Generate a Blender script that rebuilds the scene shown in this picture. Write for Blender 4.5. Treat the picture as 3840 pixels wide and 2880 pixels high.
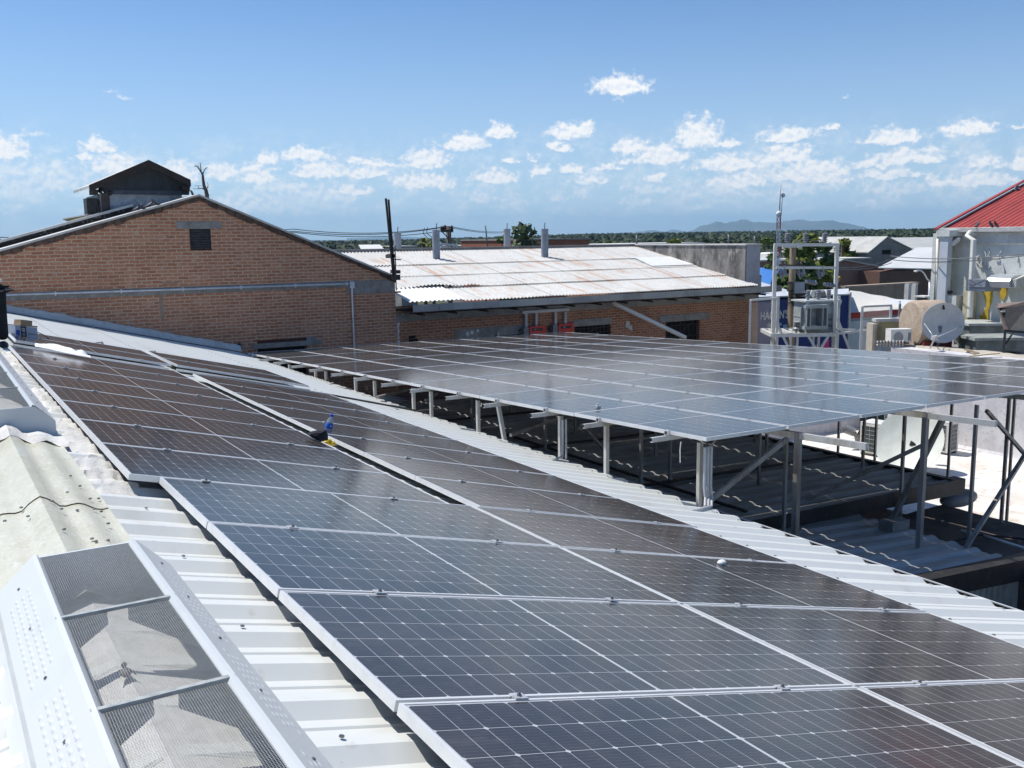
import bpy, bmesh, math, random
from mathutils import Vector, Matrix, noise
R = math.radians
SC = bpy.context.scene
COL = SC.collection
for _o in list(bpy.data.objects):
    bpy.data.objects.remove(_o)

# ------------------------------------------------------------------ camera
CAM = Vector((-1.0626, -2.3787, 1.3177))
YAW, PIT, ROL, FPX = R(31.719), R(8.764), R(-0.730), 3571.7
_f = Vector((math.sin(YAW)*math.cos(PIT), math.cos(YAW)*math.cos(PIT), -math.sin(PIT)))
_r0 = Vector((math.cos(YAW), -math.sin(YAW), 0))
_u0 = _r0.cross(_f)
CR = _r0*math.cos(ROL) + _u0*math.sin(ROL)
CU = -_r0*math.sin(ROL) + _u0*math.cos(ROL)
CF = _f
cam = bpy.data.cameras.new('camera')
cam.sensor_width = 36.0
cam.lens = FPX*36/3840
cam.clip_start = 0.05
cam.clip_end = 60000
camo = bpy.data.objects.new('camera', cam)
COL.objects.link(camo)
M = Matrix((CR, CU, -CF)).transposed().to_4x4()
M.translation = CAM
camo.matrix_world = M
SC.camera = camo

def ray(px, py):
    return CF + CR*((px-1920)/FPX) + CU*((1440-py)/FPX)
def A(px, py, X=None, Y=None, Z=None, D=None):
    """point of the place seen at photo pixel px, py lying on the plane x=X, y=Y, z=Z or at depth D"""
    d = ray(px, py)
    if D is not None: return CAM + d*D
    if X is not None: return CAM + d*((X-CAM.x)/d.x)
    if Y is not None: return CAM + d*((Y-CAM.y)/d.y)
    return CAM + d*((Z-CAM.z)/d.z)

# ------------------------------------------------------------------ light
SUN = Vector((-0.31, 0.45, 1.0)).normalized()
sl = bpy.data.lights.new('sun', 'SUN')
sl.energy = 4.8
sl.angle = R(0.53)
sl.color = (1.0, 0.955, 0.89)
so = bpy.data.objects.new('sun', sl)
so.rotation_euler = SUN.to_track_quat('Z', 'Y').to_euler()
so.location = (0, 0, 40)
COL.objects.link(so)
SC.view_settings.view_transform = 'Standard'
SC.view_settings.look = 'None'
SC.view_settings.exposure = 0.16
SC.view_settings.gamma = 1.0
SC.view_settings.use_curve_mapping = False
SC.render.engine = 'CYCLES'
SC.cycles.use_denoising = True
SC.cycles.max_bounces = 6
SC.cycles.diffuse_bounces = 3
SC.cycles.glossy_bounces = 3
SC.cycles.transmission_bounces = 5
SC.cycles.transparent_max_bounces = 8
SC.cycles.sample_clamp_indirect = 6

def azel(px, py):
    d = ray(px, py).normalized()
    return math.atan2(d.x, d.y), math.asin(d.z)

def make_world():
    w = bpy.data.worlds.new('World'); SC.world = w; w.use_nodes = True
    nt = w.node_tree; N = nt.nodes; L = nt.links
    N.clear()
    out = N.new('ShaderNodeOutputWorld'); bg = N.new('ShaderNodeBackground')
    bg.inputs['Strength'].default_value = 0.105
    L.new(bg.outputs[0], out.inputs[0])
    sky = N.new('ShaderNodeTexSky'); sky.sky_type = 'NISHITA'; sky.sun_disc = False
    sky.sun_elevation = math.asin(SUN.z)
    sky.sun_rotation = math.atan2(SUN.x, SUN.y)
    sky.altitude = 900; sky.air_density = 1.0; sky.dust_density = 0.5; sky.ozone_density = 2.0
    def math_(op, a, b=None, c=None, clamp=False):
        n = N.new('ShaderNodeMath'); n.operation = op; n.use_clamp = clamp
        for i, v in enumerate((a, b, c)):
            if v is None: continue
            if isinstance(v, (int, float)): n.inputs[i].default_value = v
            else: L.new(v, n.inputs[i])
        return n.outputs[0]
    def vm(op, a, b=None, c=None):
        n = N.new('ShaderNodeVectorMath'); n.operation = op
        for i, v in enumerate((a, b, c)):
            if v is None: continue
            if isinstance(v, (tuple, Vector)): n.inputs[i].default_value = v
            else: L.new(v, n.inputs[i])
        return n
    tc = N.new('ShaderNodeTexCoord'); sp = N.new('ShaderNodeSeparateXYZ')
    L.new(tc.outputs['Generated'], sp.inputs[0])
    az = math_('ARCTAN2', sp.outputs['X'], sp.outputs['Y'])
    el = math_('ARCSINE', sp.outputs['Z'])
    cb = N.new('ShaderNodeCombineXYZ'); L.new(az, cb.inputs[0]); L.new(el, cb.inputs[1])
    # billowing warp of the cloud outlines
    def fbm(vec, scale, detail, rough, off=(0, 0, 0)):
        mp = vm('MULTIPLY_ADD', vec, (scale, scale*1.25, 1.0), off)
        n = N.new('ShaderNodeTexNoise'); n.noise_dimensions = '2D'
        n.inputs['Scale'].default_value = 1.0; n.inputs['Detail'].default_value = detail
        n.inputs['Roughness'].default_value = rough
        L.new(mp.outputs[0], n.inputs['Vector'])
        return n
    wn = fbm(cb.outputs[0], 55, 4, 0.6)
    wv = vm('MULTIPLY_ADD', wn.outputs['Color'], (0.020, 0.013, 0), (-0.010, -0.0065, 0))
    wp = vm('ADD', cb.outputs[0], wv.outputs[0])
    s2 = N.new('ShaderNodeSeparateXYZ'); L.new(wp.outputs[0], s2.inputs[0])
    c3 = N.new('ShaderNodeCombineXYZ')
    L.new(s2.outputs[0], c3.inputs[0]); L.new(s2.outputs[1], c3.inputs[1])
    L.new(math_('MULTIPLY', s2.outputs[1], -1.0), c3.inputs[2])
    def field(clouds):
        d = None
        for (px, py, hw, h) in clouds:
            a, e = azel(px, py + h*0.55)
            su = FPX/(hw*1.12); s_up = FPX/(h*1.55); s_dn = FPX/(h*0.55)
            q = vm('MULTIPLY_ADD', c3.outputs[0], (su, s_up, s_dn), (-a*su, -e*s_up, e*s_dn))
            q = vm('MAXIMUM', q.outputs[0], (-1e4, 0.0, 0.0))
            l = vm('LENGTH', q.outputs[0]).outputs['Value']
            d = l if d is None else math_('MINIMUM', d, l)
        return d
    o2 = (1280, 200); o3 = (2560, 200)
    main = [(360,540,58,30),(315,585,32,16),(430,612,85,38),(28,545,62,42),(670,640,70,44),(835,640,62,32),(962,643,72,40),(1000,594,45,30),
      (1140,575,98,28),(1200,632,92,34),(1310,600,40,14)]
    main += [(x*1.008+1280, y*1.008+200, hw, h) for x, y, hw, h in
      [(1040,112,112,40),(592,285,58,30),(468,325,92,32),(842,284,88,34),(815,346,55,20),(905,275,45,26),(322,385,90,42),(110,402,100,16),(95,441,95,20),
       (310,472,130,32),(570,455,95,30),(635,400,38,12),(735,430,40,24),(715,385,22,12),(1080,340,75,30),(1190,372,112,40),(1060,395,45,14),(860,426,50,24),
       (925,466,70,18),(995,421,45,14),(1165,463,48,16),(45,507,75,20)]]
    main += [(x*1.008+2560, y*1.008+200, hw, h) for x, y, hw, h in
      [(55,290,88,64),(165,332,55,16),(400,300,112,26),(550,268,30,12),(180,402,150,34),(385,370,90,40),(500,420,115,36),(205,470,112,24),(400,452,70,24),
       (530,462,80,22),(785,305,105,30),(1072,270,88,30),(1262,270,24,10),(850,380,132,28),(690,412,58,18),(775,447,120,18),(1125,402,58,26),(1100,466,115,26),
       (945,472,30,18),(1262,402,50,28)]]
    soft = [(200,655,190,60),(400,690,160,50),(60,700,120,60),(1050,690,130,40),(1245,720,110,36),(895,760,180,40),(640,760,150,40),(1800,735,70,22),(2090,735,50,18),
      (2185,715,36,28),(1930,760,70,22),(2390,750,70,20),(2250,640,40,20),(2700,700,160,40),(3000,690,150,40),(3270,700,35,22),(3255,758,34,18),(2650,755,50,30),(3500,560,30,10),(2314,372,22,9),
      (2440,700,120,26),(3420,700,150,26),(2900,640,180,40),(405,340,34,7),(470,362,24,9),(3162,362,12,8),(100,500,60,10)]
    dm = field(main); ds = field(soft)
    fb = fbm(cb.outputs[0], 120, 8, 0.62, (3.1, 1.7, 0))
    fb2 = fbm(cb.outputs[0], 120, 8, 0.62, (3.1 - 0.20, 1.7 + 0.55, 0))
    big = fbm(cb.outputs[0], 26, 5, 0.6, (7.7, 2.2, 0))
    f0 = math_('SUBTRACT', fb.outputs['Fac'], 0.5)
    def sm(x, lo, hi):
        m = N.new('ShaderNodeMapRange'); m.interpolation_type = 'SMOOTHSTEP'
        L.new(x, m.inputs[0]); m.inputs[1].default_value = lo; m.inputs[2].default_value = hi
        return m.outputs[0]
    v1 = math_('ADD', math_('SUBTRACT', 1.0, dm), math_('MULTIPLY', f0, 1.25))
    m1 = sm(v1, -0.08, 0.55)
    m1 = math_('MULTIPLY', m1, 0.97)
    v2 = math_('ADD', math_('SUBTRACT', 1.0, ds), math_('MULTIPLY', f0, 2.4))
    m2 = math_('MULTIPLY', sm(v2, -0.1, 0.9), 0.5)
    # thin broken haze of cloud low over the horizon
    band = math_('MULTIPLY', sm(el, 0.0, 0.03), math_('SUBTRACT', 1.0, sm(el, 0.055, 0.125)))
    bn = sm(math_('ADD', math_('MULTIPLY', big.outputs['Fac'], 0.65), math_('MULTIPLY', fb.outputs['Fac'], 0.35)), 0.42, 0.66)
    m3 = math_('MULTIPLY', math_('MULTIPLY', band, bn), 0.42)
    mk = math_('SUBTRACT', 1.0, math_('MULTIPLY', math_('SUBTRACT', 1.0, m1), math_('MULTIPLY', math_('SUBTRACT', 1.0, m2), math_('SUBTRACT', 1.0, m3))))
    lit = math_('ADD', 0.72, math_('MULTIPLY', math_('SUBTRACT', fb.outputs['Fac'], fb2.outputs['Fac']), 2.2))
    lit = math_('ADD', lit, math_('MULTIPLY', sm(v1, 0.1, 0.9), 0.16), None, True)
    cc = N.new('ShaderNodeMix'); cc.data_type = 'RGBA'
    cc.inputs['A'].default_value = (6.3, 7.1, 8.2, 1); cc.inputs['B'].default_value = (9.3, 9.2, 9.0, 1)
    L.new(lit, cc.inputs['Factor'])
    # pale air towards the horizon
    hz = N.new('ShaderNodeMix'); hz.data_type = 'RGBA'
    L.new(math_('MULTIPLY', math_('SUBTRACT', 1.0, sm(el, -0.05, 0.27)), 0.66), hz.inputs['Factor'])
    tn = N.new('ShaderNodeMix'); tn.data_type = 'RGBA'; tn.blend_type = 'MULTIPLY'; tn.inputs['Factor'].default_value = 1; L.new(sky.outputs[0], tn.inputs['A']); tn.inputs['B'].default_value = (.70, .90, 1.10, 1)
    L.new(tn.outputs['Result'], hz.inputs['A']); hz.inputs['B'].default_value = (5.6, 6.9, 8.3, 1)
    mx = N.new('ShaderNodeMix'); mx.data_type = 'RGBA'
    L.new(mk, mx.inputs['Factor']); L.new(hz.outputs['Result'], mx.inputs['A']); L.new(cc.outputs['Result'], mx.inputs['B'])
    L.new(mx.outputs['Result'], bg.inputs['Color'])
    w.cycles.sampling_method = 'MANUAL'; w.cycles.sample_map_resolution = 512
make_world()

# ------------------------------------------------------------------ materials
def lin(r, g, b):
    def f(v):
        v /= 255.0
        return v/12.92 if v <= .04045 else ((v+.055)/1.055)**2.4
    return (f(r), f(g), f(b), 1)
class NB:
    """small helper to write node trees"""
    def __init__(s, name):
        s.m = bpy.data.materials.new(name); s.m.use_nodes = True
        s.nt = s.m.node_tree; s.N = s.nt.nodes; s.L = s.nt.links
        s.b = s.N['Principled BSDF']
        s.tc = s.N.new('ShaderNodeTexCoord')
        s.co = s.tc.outputs['Object']
    def link(s, v, sock):
        if isinstance(v, (int, float)): sock.default_value = v
        elif isinstance(v, (tuple, list)): sock.default_value = v
        else: s.L.new(v, sock)
    def math(s, op, a, b=None, c=None, clamp=False):
        n = s.N.new('ShaderNodeMath'); n.operation = op; n.use_clamp = clamp
        for i, v in enumerate((a, b, c)):
            if v is not None: s.link(v, n.inputs[i])
        return n.outputs[0]
    def noise(s, scale, detail=4, rough=.6, sc=(1, 1, 1), dist=0, co=None):
        mp = s.N.new('ShaderNodeMapping'); mp.inputs['Scale'].default_value = sc
        s.L.new(co or s.co, mp.inputs[0])
        n = s.N.new('ShaderNodeTexNoise'); n.inputs['Scale'].default_value = scale
        n.inputs['Detail'].default_value = detail; n.inputs['Roughness'].default_value = rough
        n.inputs['Distortion'].default_value = dist
        s.L.new(mp.outputs[0], n.inputs['Vector'])
        return n.outputs['Fac']
    def ramp(s, x, lo, hi, a=0., b=1.):
        m = s.N.new('ShaderNodeMapRange'); m.interpolation_type = 'SMOOTHSTEP'
        s.link(x, m.inputs[0]); m.inputs[1].default_value = lo; m.inputs[2].default_value = hi
        m.inputs[3].default_value = a; m.inputs[4].default_value = b
        return m.outputs[0]
    def mix(s, f, a, b):
        n = s.N.new('ShaderNodeMix'); n.data_type = 'RGBA'
        s.link(f, n.inputs['Factor']); s.link(a, n.inputs['A']); s.link(b, n.inputs['B'])
        return n.outputs['Result']
    def bump(s, h, st, dist=.01):
        n = s.N.new('ShaderNodeBump'); n.inputs['Strength'].default_value = st; n.inputs['Distance'].default_value = dist
        s.L.new(h, n.inputs['Height']); s.L.new(n.outputs[0], s.b.inputs['Normal'])
    def sep(s, co=None):
        n = s.N.new('ShaderNodeSeparateXYZ'); s.L.new(co or s.co, n.inputs[0]); return n.outputs
    def done(s, col, rough=.6, metal=0., spec=.5):
        s.link(col, s.b.inputs['Base Color']); s.link(rough, s.b.inputs['Roughness']); s.link(metal, s.b.inputs['Metallic'])
        s.b.inputs['Specular IOR Level'].default_value = spec
        return s.m
_mats = {}
def mat(name, c1, c2=None, scale=6, lo=.4, hi=.65, rough=.6, metal=0., spec=.4, bump=0, bscale=None, sc=(1, 1, 1), detail=5):
    if name in _mats: return _mats[name]
    n = NB(name)
    if c2 is None: c2 = tuple(v*.8 for v in c1[:3]) + (1,)
    x = n.noise(scale, detail, .62, sc)
    col = n.mix(n.ramp(x, lo, hi), c1, c2)
    if bump: n.bump(n.noise(bscale or scale*4, 4, .6), bump, .01)
    _mats[name] = n.done(col, rough, metal, spec)
    return _mats[name]

def roofwhite():
    n = NB('white_roof_paint')
    a = n.noise(1.3, 6, .7, (1, .35, 1)); b = n.noise(9, 5, .6); s = n.noise(40, 3, .5)
    col = n.mix(n.ramp(a, .5, .72), (.63, .65, .63, 1), (.56, .555, .515, 1))
    col = n.mix(n.math('MULTIPLY', n.ramp(b, .63, .74), .55), col, (.50, .465, .41, 1))
    col = n.mix(n.math('MULTIPLY', n.ramp(s, .70, .76), .5), col, (.34, .38, .34, 1))
    return n.done(col, .45, 0, .35)
def cement(name, c1, c2, c3=None, scale=3, bump=.5, sc=(1, 1, 1)):
    n = NB(name)
    a = n.noise(scale, 7, .68, sc, .4); b = n.noise(scale*5, 5, .6, sc)
    col = n.mix(n.ramp(a, .38, .66), c1, c2)
    if c3: col = n.mix(n.math('MULTIPLY', n.ramp(b, .52, .70), .8), col, c3)
    n.bump(n.noise(scale*9, 5, .65), bump, .012)
    return n.done(col, .85, 0, .2)
def brick(name, b1, b2, mo, dark=.5):
    n = NB(name)
    s = n.sep()
    cb = n.N.new('ShaderNodeCombineXYZ'); n.L.new(n.math('ADD', s[0], s[1]), cb.inputs[0]); n.L.new(s[2], cb.inputs[1])
    wob = n.N.new('ShaderNodeTexNoise'); wob.inputs['Scale'].default_value = 4.5; wob.inputs['Detail'].default_value = 3
    n.L.new(cb.outputs[0], wob.inputs['Vector'])
    va = n.N.new('ShaderNodeVectorMath'); va.operation = 'MULTIPLY_ADD'
    n.L.new(wob.outputs['Color'], va.inputs[0]); va.inputs[1].default_value = (.07, .04, 0); n.L.new(cb.outputs[0], va.inputs[2])
    wo2 = n.N.new('ShaderNodeTexNoise'); wo2.inputs['Scale'].default_value = 15; wo2.inputs['Detail'].default_value = 2
    n.L.new(cb.outputs[0], wo2.inputs['Vector'])
    vb = n.N.new('ShaderNodeVectorMath'); vb.operation = 'MULTIPLY_ADD'
    n.L.new(wo2.outputs['Color'], vb.inputs[0]); vb.inputs[1].default_value = (.035, .026, 0); n.L.new(va.outputs[0], vb.inputs[2])
    t = n.N.new('ShaderNodeTexBrick')
    t.inputs['Scale'].default_value = 1.0; t.inputs['Brick Width'].default_value = .25; t.inputs['Row Height'].default_value = .085
    t.inputs['Mortar Size'].default_value = .015; t.inputs['Mortar Smooth'].default_value = .45; t.inputs['Bias'].default_value = 0
    t.inputs['Color1'].default_value = b1; t.inputs['Color2'].default_value = b2; t.inputs['Mortar'].default_value = mo
    n.L.new(vb.outputs[0], t.inputs['Vector'])
    big = n.noise(.55, 6, .65); med = n.noise(5, 5, .6); fine = n.noise(30, 4, .6)
    col = n.mix(n.math('MULTIPLY', n.ramp(big, .45, .68), dark), t.outputs['Color'], tuple(v*.45 for v in b1[:3]) + (1,))
    col = n.mix(n.math('MULTIPLY', n.ramp(med, .52, .72), .55), col, mo)
    col = n.mix(n.math('MULTIPLY', n.ramp(fine, .55, .75), .3), col, tuple(v*.4 for v in b2[:3]) + (1,))
    h = n.math('ADD', n.math('MULTIPLY', t.outputs['Fac'], -1.0), n.math('MULTIPLY', fine, .5))
    n.bump(h, .7, .012)
    return n.done(col, .9, 0, .15)
def rusty():
    n = NB('weathered_galvanised_sheet')
    st = n.noise(1.6, 5, .65, (2.2, .22, 1)); pt = n.noise(.5, 4, .6); fi = n.noise(14, 4, .6, (3, .4, 1)); pt2 = n.noise(2.2, 5, .65, (1.4, .5, 1))
    col = n.mix(n.ramp(fi, .4, .7), (.47, .48, .475, 1), (.38, .38, .37, 1))
    s = n.sep(); wn = n.N.new('ShaderNodeTexWhiteNoise'); wn.noise_dimensions = '2D'; cb = n.N.new('ShaderNodeCombineXYZ')
    sx = n.math('DIVIDE', s[0], .83); n.L.new(n.math('FLOOR', sx), cb.inputs[0]); n.L.new(n.math('FLOOR', n.math('DIVIDE', n.math('ADD', s[1], .05), 1.5)), cb.inputs[1]); n.L.new(cb.outputs[0], wn.inputs['Vector'])
    col = n.mix(n.math('MULTIPLY', n.ramp(wn.outputs['Value'], .55, 1), .35), col, (.34, .345, .34, 1))
    col = n.mix(n.math('MULTIPLY', n.math('LESS_THAN', n.math('FRACT', sx), .022), .65), col, (.16, .14, .12, 1))
    col = n.mix(n.math('MULTIPLY', n.ramp(pt2, .45, .75), .28), col, (.43, .38, .32, 1))
    r = n.math('MULTIPLY', n.ramp(st, .50, .64), n.ramp(pt, .36, .58))
    col = n.mix(n.math('MULTIPLY', r, .72), col, (.36, .19, .10, 1))
    return n.done(col, .6, .1, .4)
def cells(name, L, W, nu, nv, mid, tint):
    """glass over mono cells: thin silver gaps, cut cell corners, mid gap; dust and rain marks on the glass"""
    n = NB(name); s = n.sep()
    mg = .018
    hu = (L/2-mid/2-mg)/(nu/2); hv = (W-2*mg)/nv
    # u measured from the nearest half
    uc = n.math('ABSOLUTE', n.math('SUBTRACT', s[0], L/2))
    ut = n.math('SUBTRACT', uc, mid/2)
    fu = n.math('PINGPONG', ut, hu/2)            # distance to nearest grid line in u
    fu2 = n.math('PINGPONG', ut, hu)
    vt = n.math('SUBTRACT', s[1], mg)
    fv = n.math('PINGPONG', vt, hv/2)
    lu = n.math('LESS_THAN', fu, .0009); lv = n.math('LESS_THAN', fv, .0012)
    dia = n.math('LESS_THAN', n.math('ADD', fu2, fv), .0105)
    md = n.math('LESS_THAN', uc, mid/2+.001)
    edge = n.math('MAXIMUM', n.math('GREATER_THAN', uc, L/2-mg), n.math('MAXIMUM', n.math('LESS_THAN', s[1], mg), n.math('GREATER_THAN', s[1], W-mg)))
    ln = n.math('MAXIMUM', n.math('MAXIMUM', lu, lv), n.math('MAXIMUM', dia, n.math('MAXIMUM', md, edge)))
    bus = n.math('LESS_THAN', n.math('PINGPONG', vt, hv/18), .0007)
    oi = n.N.new('ShaderNodeObjectInfo')
    sh = n.N.new('ShaderNodeVectorMath'); sh.operation = 'ADD'; n.L.new(n.co, sh.inputs[0])
    ofs = n.N.new('ShaderNodeCombineXYZ'); n.L.new(n.math('MULTIPLY', oi.outputs['Random'], 37.0), ofs.inputs[0]); n.L.new(n.math('MULTIPLY', oi.outputs['Random'], 91.0), ofs.inputs[1])
    n.L.new(ofs.outputs[0], sh.inputs[1]); co = sh.outputs[0]
    d1 = n.noise(2.2, 6, .65, (1, 1, 1), 0, co); d2 = n.noise(60, 3, .6, (.25, 1.5, 1), 0, co); d3 = n.noise(9, 5, .65, (1, 2, 1), 0, co); spk = n.noise(75, 2, .5, (1, 1, 1), 0, co)
    cellc = n.mix(n.math('MULTIPLY', n.ramp(d2, .35, .7), .6), tint, tuple(v*1.9 for v in tint[:3]) + (1,))
    cellc = n.mix(n.math('MULTIPLY', bus, .16), cellc, (.30, .31, .33, 1))
    col = n.mix(ln, cellc, (.46, .47, .48, 1))
    dust = n.math('ADD', n.math('MULTIPLY', n.ramp(d1, .35, .7), .045), n.math('MULTIPLY', n.ramp(d3, .5, .75), .05))
    dust = n.math('ADD', dust, .035)
    dust = n.math('ADD', dust, n.math('MULTIPLY', n.ramp(oi.outputs['Random'], 0, 1), .03))
    dust = n.math('MAXIMUM', dust, n.math('MULTIPLY', n.ramp(spk, .765, .80), .55))
    col = n.mix(dust, col, (.46, .41, .36, 1))
    n.b.inputs['IOR'].default_value = 1.33
    rg = n.math('ADD', .11, n.math('MULTIPLY', n.ramp(d3, .3, .7), .05))
    return n.done(col, rg, 0, .5)
def mesh_fence():
    return mat('galvanised_wire', (.50, .51, .51, 1), (.38, .38, .37, 1), 20, rough=.5, metal=.5)

M_ROOF = roofwhite()
M_ALU = mat('anodised_aluminium', (.70, .71, .71, 1), (.62, .63, .63, 1), 8, .45, .7, .38, .2, .5)
M_CLAMP = mat('clamp_aluminium', (.62, .63, .64, 1), (.48, .49, .50, 1), 30, rough=.35, metal=.35)
M_BOLT = mat('zinc_bolt', (.25, .25, .26, 1), (.15, .15, .15, 1), 40, rough=.4, metal=.7)
M_STEEL = mat('galvanised_steel', (.55, .55, .53, 1), (.38, .34, .28, 1), 5, .45, .75, .5, .35, .5, sc=(1, 1, .25))
M_STEELD = mat('old_galvanised_tube', (.33, .32, .31, 1), (.20, .17, .14, 1), 6, .4, .7, .55, .35, .5, sc=(1, 1, .3))
M_BLACK = mat('black_paint', (.018, .018, .02, 1), (.035, .034, .034, 1), 8, rough=.5)
M_DARKGAP = mat('dark_opening', (.012, .011, .011, 1), (.02, .018, .016, 1), 5, rough=.9)
M_WHITE = mat('white_paint', (.66, .66, .64, 1), (.56, .545, .51, 1), 4, .5, .75, .55)
M_WSHEET = mat('white_enamel_sheet', (.60, .62, .62, 1), (.55, .57, .57, 1), 5, .5, .8, .32, spec=.45)
M_STUCCO = cement('white_elastomeric_coat', (.64, .635, .61, 1), (.55, .54, .505, 1), (.47, .445, .40, 1), 2.2, .9)
M_CONC = cement('grey_concrete', (.30, .285, .26, 1), (.20, .19, .175, 1), (.38, .36, .33, 1), 2.5)
M_CONCD = cement('old_dark_concrete', (.30, .285, .265, 1), (.07, .065, .06, 1), (.42, .40, .37, 1), 1.1, .8, (1, 1, .45))
M_BRICK = brick('handmade_brick', (.54, .25, .145, 1), (.40, .165, .092, 1), (.58, .43, .31, 1), .3)
M_BRICK2 = brick('weathered_brick', (.44, .195, .115, 1), (.31, .125, .074, 1), (.47, .34, .24, 1), .45)
M_RUST = rusty()
M_GREYSHEET = mat('grey_dirty_sheet', (.44, .45, .45, 1), (.30, .295, .28, 1), 1.6, .4, .68, .5, .15, .4, sc=(.4, 2, 1))
M_GALV = mat('dull_galvanised_gutter', (.34, .36, .36, 1), (.25, .265, .27, 1), 1.4, .4, .65, .45, .4, .5)
M_PVC = mat('white_plastic_pipe', (.72, .70, .64, 1), (.62, .57, .48, 1), 3, .5, .8, .4)
M_GREY = mat('grey_plastic', (.20, .21, .22, 1), (.14, .145, .15, 1), 8, rough=.5)
M_WIRE = mat('black_cable', (.02, .02, .02, 1), (.03, .03, .03, 1), 8, rough=.6)
M_WIREG = mat('grey_cable', (.20, .20, .20, 1), (.14, .14, .14, 1), 8, rough=.6)

# ------------------------------------------------------------------ mesh helpers
class MB:
    def __init__(s): s.v = []; s.f = []; s.mi = []; s.k = 0; s.sm = []
    def face(s, pts, mi=None, smooth=False):
        b = len(s.v); s.v += [Vector(p) for p in pts]; s.f.append(tuple(range(b, b+len(pts)))); s.mi.append(s.k if mi is None else mi); s.sm.append(smooth)
    def grid(s, rows, close=False, smooth=True):
        b = len(s.v); n = len(rows[0])
        for r_ in rows: s.v += [Vector(p) for p in r_]
        for i in range(len(rows)-1):
            for j in range(n if close else n-1):
                j2 = (j+1) % n
                s.f.append((b+i*n+j, b+i*n+j2, b+(i+1)*n+j2, b+(i+1)*n+j)); s.mi.append(s.k); s.sm.append(smooth)
    def hexa(s, p):
        """8 corners: bottom 0-3 counter-clockwise, top 4-7"""
        b = len(s.v); s.v += [Vector(q) for q in p]
        for f in ((3, 2, 1, 0), (4, 5, 6, 7), (0, 1, 5, 4), (1, 2, 6, 5), (2, 3, 7, 6), (3, 0, 4, 7)):
            s.f.append(tuple(b+i for i in f)); s.mi.append(s.k); s.sm.append(False)
    def box(s, x0, x1, y0, y1, z0, z1, T=None):
        p = [Vector((x, y, z)) for z in (z0, z1) for x, y in ((x0, y0), (x1, y0), (x1, y1), (x0, y1))]
        if T: p = [T(q) if callable(T) else T @ q for q in p]
        s.hexa(p)
    def prism(s, poly, d):
        """closed polygon extruded by vector d (both caps)"""
        d = Vector(d); n = len(poly); b = len(s.v)
        P = [Vector(p) for p in poly]
        s.v += P + [p+d for p in P]
        s.f.append(tuple(range(b+n-1, b-1, -1))); s.f.append(tuple(range(b+n, b+2*n)))
        s.mi += [s.k]*2; s.sm += [False]*2
        for i in range(n):
            j = (i+1) % n
            s.f.append((b+i, b+j, b+n+j, b+n+i)); s.mi.append(s.k); s.sm.append(False)
    def tube(s, path, r, seg=8, cap=True, smooth=True, radii=None):
        path = [Vector(p) for p in path]; rows = []
        up = None
        for i, p in enumerate(path):
            a = path[max(0, i-1)]; c = path[min(len(path)-1, i+1)]
            t = (c-a).normalized()
            if up is None:
                up = t.orthogonal().normalized()
            else:
                up = (up - t*up.dot(t))
                up = up.normalized() if up.length > 1e-6 else t.orthogonal().normalized()
            w = t.cross(up); rr = radii[i] if radii else r
            rows.append([p + (up*math.cos(2*math.pi*k/seg) + w*math.sin(2*math.pi*k/seg))*rr for k in range(seg)])
        s.grid(rows, True, smooth)
        if cap:
            s.face(rows[0][::-1]); s.face(rows[-1])
    def bar(s, a, b, w, h=None, up=(0, 0, 1)):
        """straight bar of rectangular section"""
        a = Vector(a); b = Vector(b); h = h or w
        t = (b-a).normalized(); u = Vector(up)
        u = u - t*u.dot(t)
        if u.length < 1e-4: u = t.orthogonal()
        u.normalize(); q = t.cross(u)
        pa = [a + q*sx*w/2 + u*sy*h/2 for sx, sy in ((-1, -1), (1, -1), (1, 1), (-1, 1))]
        pb = [p + (b-a) for p in pa]
        s.hexa([pa[0], pa[1], pb[1], pb[0], pa[3], pa[2], pb[2], pb[3]])
    def lathe(s, prof, c=(0, 0, 0), seg=16, axis=(0, 0, 1), smooth=True):
        ax = Vector(axis).normalized(); u = ax.orthogonal().normalized(); w = ax.cross(u); c = Vector(c)
        s.grid([[c + ax*z + (u*math.cos(2*math.pi*k/seg) + w*math.sin(2*math.pi*k/seg))*max(r, 1e-4) for k in range(seg)] for r, z in prof], True, smooth)
    def ball(s, c, r, seg=10, ring=7, sc=(1, 1, 1)):
        c = Vector(c)
        s.grid([[c + Vector((sc[0]*r*math.sin(math.pi*i/ring)*math.cos(2*math.pi*k/seg), sc[1]*r*math.sin(math.pi*i/ring)*math.sin(2*math.pi*k/seg), sc[2]*r*math.cos(math.pi*i/ring))) for k in range(seg)] for i in range(ring+1)], True, True)
    def build(s, name, mats, parent=None, local=False):
        me = bpy.data.meshes.new(name)
        o0 = parent.location if (parent is not None and not local) else Vector((0, 0, 0))
        if parent is not None and not local and parent.parent is not None: o0 = parent.parent.location + parent.location
        me.from_pydata([tuple(v-o0) for v in s.v], [], s.f)
        if not isinstance(mats, (list, tuple)): mats = [mats]
        for m in mats: me.materials.append(m)
        me.polygons.foreach_set('material_index', s.mi)
        me.polygons.foreach_set('use_smooth', s.sm)
        me.validate(); me.update()
        bm = bmesh.new(); bm.from_mesh(me); bmesh.ops.remove_doubles(bm, verts=bm.verts, dist=1e-5)
        bmesh.ops.recalc_face_normals(bm, faces=bm.faces); fl = [f.smooth for f in bm.faces]; bm.to_mesh(me); bm.free()
        if any(fl):
            me.set_sharp_from_angle(angle=R(38))
            if not all(fl): me.polygons.foreach_set('use_smooth', fl)
        o = bpy.data.objects.new(name, me); COL.objects.link(o)
        if parent is not None: o.parent = parent
        return o
def tag(o, label=None, cat=None, group=None, kind=None):
    if label: o['label'] = label
    if cat: o['category'] = cat
    if group: o['group'] = group
    if kind: o['kind'] = kind
    return o
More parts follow.
